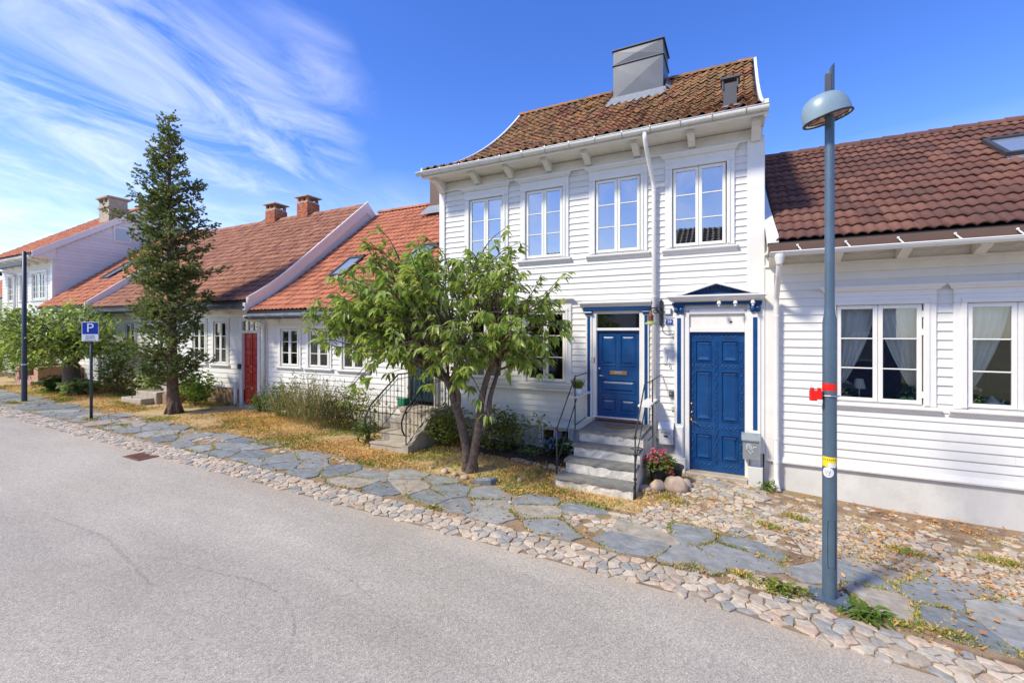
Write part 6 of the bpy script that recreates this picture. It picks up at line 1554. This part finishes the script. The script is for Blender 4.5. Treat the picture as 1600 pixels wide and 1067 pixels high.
# flower bed by the cellar window
mb = MB(); rb = random.Random(8)
V = []; n = 26; m_ = 8
for j in range(m_+1):
    for i in range(n+1):
        x = -5.3+2.55*i/n; y = 8.05+.95*j/m_+.05*math.sin(i*.9); V.append((x, y, zg(x)+.02+.05*math.sin(math.pi*min(1, j/3)/2)+rb.uniform(-.015, .02)-(.05 if j == 0 else 0)))
mb.add(V, [(j*(n+1)+i, j*(n+1)+i+1, (j+1)*(n+1)+i+1, (j+1)*(n+1)+i) for j in range(m_) for i in range(n)])
single('flower_bed', mb, 'soil', (0, 0, 0), 'dark soil bed along the plastered foundation left of the steps', 'flower bed', kind='structure')
def boulder(name, x, y, z, r, sd, label, group=None, mat='boulder', flat=.75):
    rb = random.Random(sd); mb = MB(); n, k = 12, 8; V = []; ph = [rb.uniform(0, 6.28) for _ in range(6)]
    for j in range(k+1):
        t_ = math.pi*j/k
        for i in range(n):
            a = 2*math.pi*i/n; q = 1+.10*math.sin(2*a+ph[0])*math.sin(t_)+.08*math.sin(3*a+ph[1]+t_*2)*math.sin(t_)+.05*math.sin(5*t_+ph[2])
            V.append((x+r*q*math.sin(t_)*math.cos(a)*(1+.15*math.sin(ph[3])), y+r*q*math.sin(t_)*math.sin(a), z+r*flat*(.72+q*math.cos(t_))))
    mb.add(V, [(j*n+i, j*n+(i+1) % n, (j+1)*n+(i+1) % n, (j+1)*n+i) for j in range(k) for i in range(n)])
    return single(name, mb, mat, (x, y, z), label, 'stone', group, smooth=True)
boulder('boulder', -.92, 7.80, -.02, .155, 1, 'largest round boulder, right of the geranium pot', flat=1.0)
boulder('boulder', -1.18, 7.72, -.02, .125, 2, 'round pale boulder in front of the geranium pot', flat=.9)
boulder('boulder', -1.36, 7.62, -.03, .12, 3, 'flat pinkish boulder between pot and steps', flat=.6)
boulder('boulder', -.98, 8.12, -.02, .15, 4, 'brownish boulder behind the largest one')
boulder('boulder', -.80, 8.10, -.02, .13, 5, 'boulder at the foot of the carved door\'s plinth')
for k in range(11):
    x = -4.0+k*.125+rb.uniform(-.03, .03); boulder('edging_stone', x, 8.0+rb.uniform(-.05, .05)-.02*k, zg(x)-.02, rb.uniform(.05, .085), 20+k, 'small rounded stone edging the soil bed', 'stones edging the soil bed')
for k, (x, y, r_) in enumerate(((-4.75, 6.72, .07), (-4.5, 6.68, .06), (-4.25, 6.62, .07), (-3.35, 6.95, .065), (-5.1, 6.8, .05))): boulder('field_stone', x, y, zg(x)-.02, r_, 50+k, ('pale stone in the turf left of the cherry foot', 'pale stone just before the cherry foot', 'pale stone in the turf, middle of the row before the cherry', 'white round stone in the turf right of the cherry trunk', 'small stone farthest left of the cherry foot')[k])
mb = MB(); s = stone([(-3.98, 6.42), (-3.68, 6.5), (-3.62, 6.68), (-3.86, 6.66)], .10, .0, .01, rb, .02, .02); mb.add(s[0], s[1]); single('loose_slate', mb, 'slab', (0, 0, 0), 'loose dark slate lying in the turf below the cherry tree', 'stone')
# geranium in a dark pot
GX, GY = -1.20, 8.02
o = thing('flower_pot', (GX, GY, 0), 'dark grey pot of pink geraniums beside the steps', 'flower pot')
mb = MB(); mb.lathe((GX, GY, .0), [(0, .0), (.12, .0), (.155, .20), (.165, .27), (.185, .275), (.185, .31), (.165, .31), (.16, .27), (0, .26)], 22); mb.build('pot', 'pot', o, True)
rt = random.Random(4); P = []; D = []; Ln = []
for k in range(330):
    a = rt.uniform(0, 6.28); r_ = .25*math.sqrt(rt.random()); z = .30+rt.uniform(0, .26)*(1-r_*1.6)-.35*max(0, r_-.17); P.append((GX+r_*math.cos(a), GY+r_*math.sin(a), z)); D.append((math.cos(a), math.sin(a), rt.uniform(-.2, .7))); Ln.append(rt.uniform(.05, .085))
leaves_obj('leaf_mass', np.array(P), np.array(D), np.tile([0, 0, 1.0], (330, 1)), np.array(Ln), np.array(Ln)*.9, 'leaf_rose', o, .15, .2)
def blossom(parent, c, r_, n, mat, sd, name='blossom', pl=.035):
    rt = np.random.default_rng(sd); v = unit(rt.normal(0, 1, (n, 3))); P = np.array(c)+v*r_*.7; leaves_obj(name, P, v+rt.normal(0, .6, (n, 3)), rt.normal(0, 1, (n, 3)), np.full(n, pl), np.full(n, pl*.9), mat, parent, .1, .05, None)
for k, (dx, dy, dz) in enumerate(((-.22, -.10, .40), (-.14, -.12, .50), (-.05, -.10, .44), (.02, -.02, .56), (.07, .02, .58), (-.10, .02, .56), (.18, -.14, .34), (.21, -.12, .27), (.08, -.08, .45))): blossom(o, (GX+dx, GY+dy, dz), .05, 26, 'petal_pink', 60+k)
o = thing('flower_pot', (-.98, 8.22, 0), 'second dark pot half hidden behind the geranium pot', 'flower pot')
mb = MB(); mb.lathe((-1.0, 8.22, .0), [(0, .0), (.12, .0), (.165, .27), (.185, .275), (.185, .31), (.165, .31), (0, .25)], 20); mb.build('pot', 'pot', o, True)
mb = MB(); mb.lathe((-1.0, 8.22, .0), [(0, .26), (.16, .26)], 16); mb.build('earth', 'soil', o)
# heather in a white pot on the left shelf
o = thing('flower_pot', (-2.77, 8.35, 1.40), 'small white pot of heather on the railing shelf', 'flower pot')
mb = MB(); mb.lathe((-2.77, 8.35, 1.40), [(0, .0), (.06, .0), (.075, .13), (.07, .13), (0, .11)], 18); mb.build('pot', 'white_trim', o, True)
n = 420; rt_ = np.random.default_rng(5); aa = rt_.uniform(0, 6.28, n); rr_ = .07*np.sqrt(rt_.random(n)); P = np.stack([-2.77+rr_*np.cos(aa), 8.35+rr_*np.sin(aa), np.full(n, 1.51)], 1); D = np.stack([np.cos(aa)*rr_*7, np.sin(aa)*rr_*7, np.ones(n)], 1)
blades('sprigs', P, D, rt_.uniform(.10, .22, n), np.full(n, .006), 'leaf_rose', o)
# blue hydrangea
o = shrub('hydrangea', 'small hydrangea with blue flower heads beside the cellar window', -3.25, 8.45, .26, .22, .52, 210, .13, 'leaf_dark', sd=16, wd=.65, low=.06, cat='plant')
for k, (dx, dy, dz) in enumerate(((-.18, -.16, .36), (-.05, -.20, .40), (.12, -.18, .52), (-.16, -.12, .24), (.05, -.1, .48), (-.02, -.18, .30))): blossom(o, (-3.25+dx, 8.45+dy, zg(-3.2)+dz+.02), .07, 34, 'petal_blue', 80+k)
shrub('lavender', 'low pale grey-green plant in the soil bed', -3.85, 8.4, .28, .2, .24, 240, .07, 'leaf_variegated', sd=17, wd=.25, cat='plant')
shrub('weed', 'small weed between plinth and downpipe', .46, 8.72, .12, .1, .2, 70, .09, 'leaf_bush', sd=18, wd=.3, cat='weed')
shrub('dandelion', 'dark green dandelion clump at the foot of the lamp post', 1.10, 5.40, .17, .11, .10, 90, .13, 'leaf_bush', sd=19, wd=.25, cat='weed', stems=3)
shrub('weed', 'yellowish weed clump left of the lamp post', .42, 5.42, .22, .14, .09, 150, .08, 'leaf_rose', sd=22, wd=.4, cat='weed', stems=3)

# ---- things behind the panes of the brown-roofed house
def curtain(x0, x1, z0, z1, side, label, y=YF+.13):
    n, m_ = 40, 14; V = []
    for j in range(m_+1):
        t_ = j/m_; wdt = 1-.92*t_**1.5*(1 if t_ < .97 else 1)
        for i in range(n+1):
            u = i/n; x = (x0+(x1-x0)*u*wdt) if side < 0 else (x1-(x1-x0)*u*wdt)
            V.append((x, y+.018*math.sin(u*34+1.3*math.sin(t_*3))+.01*math.sin(u*11), z1-(z1-z0)*t_))
    mb = MB(); mb.add(V, [(j*(n+1)+i, j*(n+1)+i+1, (j+1)*(n+1)+i+1, (j+1)*(n+1)+i) for j in range(m_) for i in range(n)])
    single('curtain', mb, 'curtain', ((x0+x1)/2, y, z0), label, 'curtain', 'white sheer curtains', smooth=True)
curtain(1.47, 2.0, 1.62, 3.05, -1, 'sheer curtain drawn left in the window beside the lamp post')
curtain(2.0, 2.53, 1.62, 3.05, 1, 'sheer curtain drawn right in the window beside the lamp post')
curtain(3.06, 3.56, 1.62, 3.05, -1, 'sheer curtain drawn left in the window at the right edge')
def sill_plant(x, label, leaf, flower, sd, r_=.11):
    o = thing('potted_plant', (x, YF+.09, 1.50), label, 'plant'); mb = MB(); mb.lathe((x, YF+.09, 1.50), [(0, 0), (.05, 0), (.085, .09), (.08, .09), (0, .08)], 16); mb.build('pot', 'china', o, True)
    rt = np.random.default_rng(sd); n = 70; v = unit(rt.normal(0, 1, (n, 3))); P = np.array((x, YF+.08, 1.66))+v*np.array((r_, .05, .07)); leaves_obj('leaf_mass', P, v+np.array((0, -.4, .1)), np.tile([0, 0, 1.0], (n, 1)), np.full(n, .075), np.full(n, .06), leaf, o)
    if flower:
        for k, (dx, dz) in enumerate(((-.03, .22), (.05, .25), (.0, .28), (-.06, .16))): blossom(o, (x+dx, YF+.06, 1.5+dz), .035, 30, flower, sd+k, pl=.03)
sill_plant(1.60, 'white flowering pot plant on the sill left of the little lamp', 'leaf_dark', 'petal_white', 91)
sill_plant(2.38, 'round blue-green pot plant in the right corner of the window', 'leaf_house', None, 95, .12)
sill_plant(3.15, 'white flowering pot plant beside the teapot', 'leaf_dark', 'petal_white', 99, .09)
o = thing('table_lamp', (1.79, YF+.14, 1.5), 'small table lamp with pale shade on the window sill', 'lamp')
mb = MB(); mb.lathe((1.79, YF+.14, 1.50), [(0, 0), (.05, 0), (.05, .012), (.009, .02), (.009, .2)], 14); mb.build('stand', 'sign_white', o, True)
mb = MB(); mb.lathe((1.79, YF+.14, 1.70), [(.088, 0), (.055, .155)], 20); mb.build('lamp_shade', 'lamp_fabric', o, True)
o = thing('teapot', (3.36, YF+.09, 1.5), 'pale china teapot on the window sill at the right edge', 'teapot')
mb = MB(); mb.lathe((3.36, YF+.09, 1.50), [(0, 0), (.06, 0), (.085, .04), (.09, .085), (.07, .125), (.045, .135), (.04, .15), (.0, .155)], 20); mb.build('pot', 'china', o, True)
mb = MB(); mb.lathe((3.36, YF+.09, 1.65), [(.018, .0), (.022, .015), (.0, .03)], 10); mb.build('knob', 'china', o, True)
mb = MB(); mb.tube([(3.28, YF+.09, 1.54), (3.22, YF+.09, 1.58), (3.22, YF+.09, 1.62), (3.28, YF+.09, 1.62)], .010, 7); mb.build('handle', 'china', o, True)
mb = MB(); mb.tube([(3.43, YF+.09, 1.55), (3.47, YF+.09, 1.58), (3.49, YF+.09, 1.63)], [.02, .014, .010], 8); mb.build('spout', 'china', o, True)
o = thing('milk_jug', (3.48, YF+.08, 1.5), 'small china bird figure right of the teapot', 'figurine')
mb = MB(); mb.lathe((3.475, YF+.08, 1.50), [(0, 0), (.03, 0), (.036, .03), (.022, .07), (0, .08)], 12); mb.build('body', 'china', o, True)
mb = MB(); mb.lathe((3.455, YF+.08, 1.575), [(0, -.015), (.014, 0), (0, .016)], 10); mb.tube([(3.49, YF+.08, 1.52), (3.52, YF+.08, 1.53), (3.535, YF+.08, 1.56)], [.018, .012, .006], 7); mb.build('head_and_tail', 'china', o, True)
o.name = 'china_bird'

# ---- pink rendered garden seat at the far left
o = thing('masonry_steps', (-26.3, 7.8, .42), 'pink rendered steps with rounded cheek walls and thin railings', 'steps')
z = zg(-26.3)
def cheek(x0, x1, y0, y1, h):
    P_ = [(y1, z-.1), (y0, z-.1), (y0, z+h-.12)]+[(y0+.12-.12*math.cos(a), z+h-.12+.12*math.sin(a)) for a in [math.pi/2*i/6 for i in range(1, 7)]]+[(y1, z+h)]
    mb = MB(); mb.poly_x(P_[::-1], x0, x1); mb.build('cheek_wall', 'pink_concrete', o)
cheek(-25.6, -25.2, 7.55, 8.9, .75); cheek(-27.5, -27.1, 7.55, 8.9, .75)
for k in range(3):
    mb = MB(); mb.bbox(-27.1, -25.6, 7.45+.3*k, 8.9, z-.1, z+.17*(k+1), .02); mb.build('step', 'pink_concrete', o)
mb = MB(); mb.tube([(-26.4, 7.5, z), (-26.4, 7.5, z+1.0), (-26.4, 8.7, z+1.4), (-26.4, 8.7, z+.5)], .016, 8); mb.tube([(-25.4, 7.8, z+.6), (-25.4, 7.8, z+1.35), (-25.4, 8.8, z+1.4)], .016, 8); mb.build('railing', 'iron', o, True)

# ================================================================== turf, weeds and leaf litter
def verge_mask(x, y):
    ok = (y > 6.42+.10*np.sin(x*2.3)) & (y < 8.95)
    ok &= ~((x > -2.82) & (x < -1.40) & (y > 7.0)); ok &= ~((x > -7.2) & (x < -6.0) & (y > 7.25)); ok &= ~((x > -18.3) & (x < -16.4) & (y > 7.4))
    ok &= ~((x > -5.3) & (x < -2.8) & (y > 8.05)); ok &= x < -1.35+.35*(y-6.4)
    ok &= ~((x > -14.6+1.3*(8.9-y)/2.4*-1) & (x < -13.2+-1.3*(8.9-y)/2.4) & (y > 6.3))
    return ok
zgv = np.vectorize(zg)
def scatter(n, x0, x1, y0, y1, seed): r_ = np.random.default_rng(seed); return r_, r_.uniform(x0, x1, n), r_.uniform(y0, y1, n)
def patch(x, y, s, o_): return np.sin(x*1.7*s+o_)+np.sin(y*2.9*s+x*.8*s+o_*2)+.7*np.sin(x*4.3*s-y*3.1*s+o_*3)
def turf(name, label, n, x0, x1, y0, y1, mat, h, seed, cond, w_=.0035, lean=.6, z0_=-.012):
    r_, x, y = scatter(n, x0, x1, y0, y1, seed); k = cond(x, y, r_); x, y = x[k], y[k]; m_ = len(x)
    P = np.stack([x, y, zgv(x)+z0_], 1); D = np.stack([r_.normal(0, lean, m_), r_.normal(0, lean, m_), np.ones(m_)], 1)
    o = blades(name, P, D, h*r_.uniform(.5, 1.2, m_), np.full(m_, w_)*r_.uniform(.7, 1.4, m_), mat, None, (0, 0, 0), bend=.18); return tag(o, label, 'grass', kind='stuff')
turf('dry_grass', 'dry straw-coloured turf along the house fronts', 46000, -26, -1.0, 6.35, 8.95, 'straw', .10, 1, lambda x, y, r: verge_mask(x, y) & (patch(x, y, 1, .4)+r.normal(0, .6, len(x)) > -1.0) & (r.random(len(x)) < np.clip(9/np.hypot(x, y), .3, 1)), .008, .9)
turf('green_grass', 'green tufts in the dry turf', 42000, -27, -1.0, 6.3, 8.95, 'grass_green', .11, 2, lambda x, y, r: verge_mask(x, y) & (patch(x, y, 1.3, 2.2)+r.normal(0, .45, len(x)) > .35), .008, .7)
turf('joint_weeds', 'green and yellow weeds growing in the paving joints', 24000, -22, 4.8, 5.2, 8.8, 'grass_green', .045, 3, lambda x, y, r: (patch(x, y, 2.6, 1.1)+r.normal(0, .35, len(x)) > 1.25) & ((y < 6.5) | (x > -1.0)) & ~((y > 8.4) & (x > .3)), .007, .9, .01)
turf('dry_weeds', 'dry yellow weeds growing in the cobbled forecourt', 34000, -20, 5, 5.2, 8.7, 'straw', .04, 4, lambda x, y, r: (patch(x, y, 2.1, 3.3)+r.normal(0, .4, len(x)) > .6) & ((y < 6.5) & (r.random(len(x)) < .3) | (x > -1.2)), .008, 1.0, .006)
# denser tufts where grass has taken over a joint
TU = [(-.42, 5.33, .17, .05), (.06, 5.5, .14, .08), (.34, 5.38, .2, .09), (1.32, 5.42, .3, .05), (1.75, 5.5, .25, .05), (-20.6, 5.62, .45, .15), (-15.5, 5.62, .3, .12), (-13.9, 5.75, .3, .1), (-3.9, 5.28, .14, .05), (-9.2, 6.3, .5, .12), (-6.3, 6.4, .5, .15), (-1.9, 6.5, .25, .1), (.75, 7.7, .18, .12), (1.9, 7.3, .25, .12), (.4, 7.1, .2, .1), (2.9, 7.6, .3, .1), (3.2, 7.0, .3, .1), (-.9, 7.3, .3, .2)]
rj = np.random.default_rng(90); Pt = []
for x, y, sx, sy in TU:
    k_ = int(1500*sx**.5*sy**.4); q_ = np.stack([x+rj.normal(0, sx*.45, k_), y+rj.normal(0, sy*.5, k_)], 1); Pt.append(q_)
Pt = np.concatenate(Pt); Pt = np.column_stack([Pt, zgv(Pt[:, 0])+.004]); sel = rj.random(len(Pt)) < .55
for nm, mt_, s_, lb in (('green_tufts', 'grass_green', sel, 'green grass tufts at the edge of the slabs'), ('dry_tufts', 'straw', ~sel, 'dry grass tufts at the edge of the slabs')):
    Q = Pt[s_]; n_ = len(Q); o = blades(nm, Q, np.stack([rj.normal(0, .75, n_), rj.normal(0, .75, n_), np.ones(n_)], 1), rj.uniform(.04, .10, n_), rj.uniform(.004, .009, n_), mt_, None, (0, 0, 0), bend=.15); tag(o, lb, 'grass', kind='stuff')
# moss and small weeds that line the joints of the slabs
Pm = []; rj = random.Random(77)
for V_, F_l, cx, cy in slabs:
    n_ = (len(V_)-1)//3
    for i in range(n_):
        a, b = V_[i], V_[(i+1) % n_]; q_ = float(patch(np.array(a[0]), np.array(a[1]), 1.9, 2.7))
        if q_ < .25: continue
        L_ = math.hypot(b[0]-a[0], b[1]-a[1])
        for k in range(int(L_*(150 if q_ < 1.2 else 320)*min(1, 7/math.hypot(cx, cy)))):
            u = rj.random(); Pm.append((a[0]+(b[0]-a[0])*u+rj.gauss(0, .016), a[1]+(b[1]-a[1])*u+rj.gauss(0, .016), zg(a[0])+.004))
Pm = np.array(Pm); m_ = len(Pm); r_ = np.random.default_rng(12)
for nm, mt_, sel in (('joint_moss', 'grass_green', r_.random(m_) < .6), ('dry_joint_moss', 'straw', None)):
    if sel is None: sel = ~keep_
    keep_ = sel; Q = Pm[sel]; o = blades(nm, Q, np.stack([r_.normal(0, .9, len(Q)), r_.normal(0, .9, len(Q)), np.ones(len(Q))], 1), r_.uniform(.025, .06, len(Q)), r_.uniform(.005, .010, len(Q)), mt_, None, (0, 0, 0)); tag(o, 'green moss and seedlings in the joints between slabs' if nm[0] == 'j' else 'dry yellow moss in the joints between slabs', 'moss', kind='stuff')
r_, x, y = scatter(36000, -26, 4.8, 5.1, 8.9, 5)
k = (patch(x, y, .8, 5)+r_.normal(0, .7, len(x)) > .35) & (((y > 6.4) & (verge_mask(x, y) | ((x > -1.2) & (r_.random(len(x)) < .42)))) | (r_.random(len(x)) < .12)) & ~((x > -2.8) & (x < -1.4) & (y > 7.0)); x, y = x[k], y[k]; m_ = len(x)
P = np.stack([x, y, zgv(x)+.022+r_.uniform(0, .03, m_)], 1); D = np.stack([r_.normal(0, 1, m_), r_.normal(0, 1, m_), r_.normal(0, .18, m_)], 1)
U = np.tile([0, 0, 1.0], (m_, 1))+r_.normal(0, .3, (m_, 3)); sz = r_.uniform(.03, .065, m_)
o = leaves_obj('fallen_leaves', P, D, U, sz, sz*.55, 'dead_leaf', None, .25, -.1); tag(o, 'orange and tan fallen leaves scattered over turf and paving', 'leaves', kind='stuff')
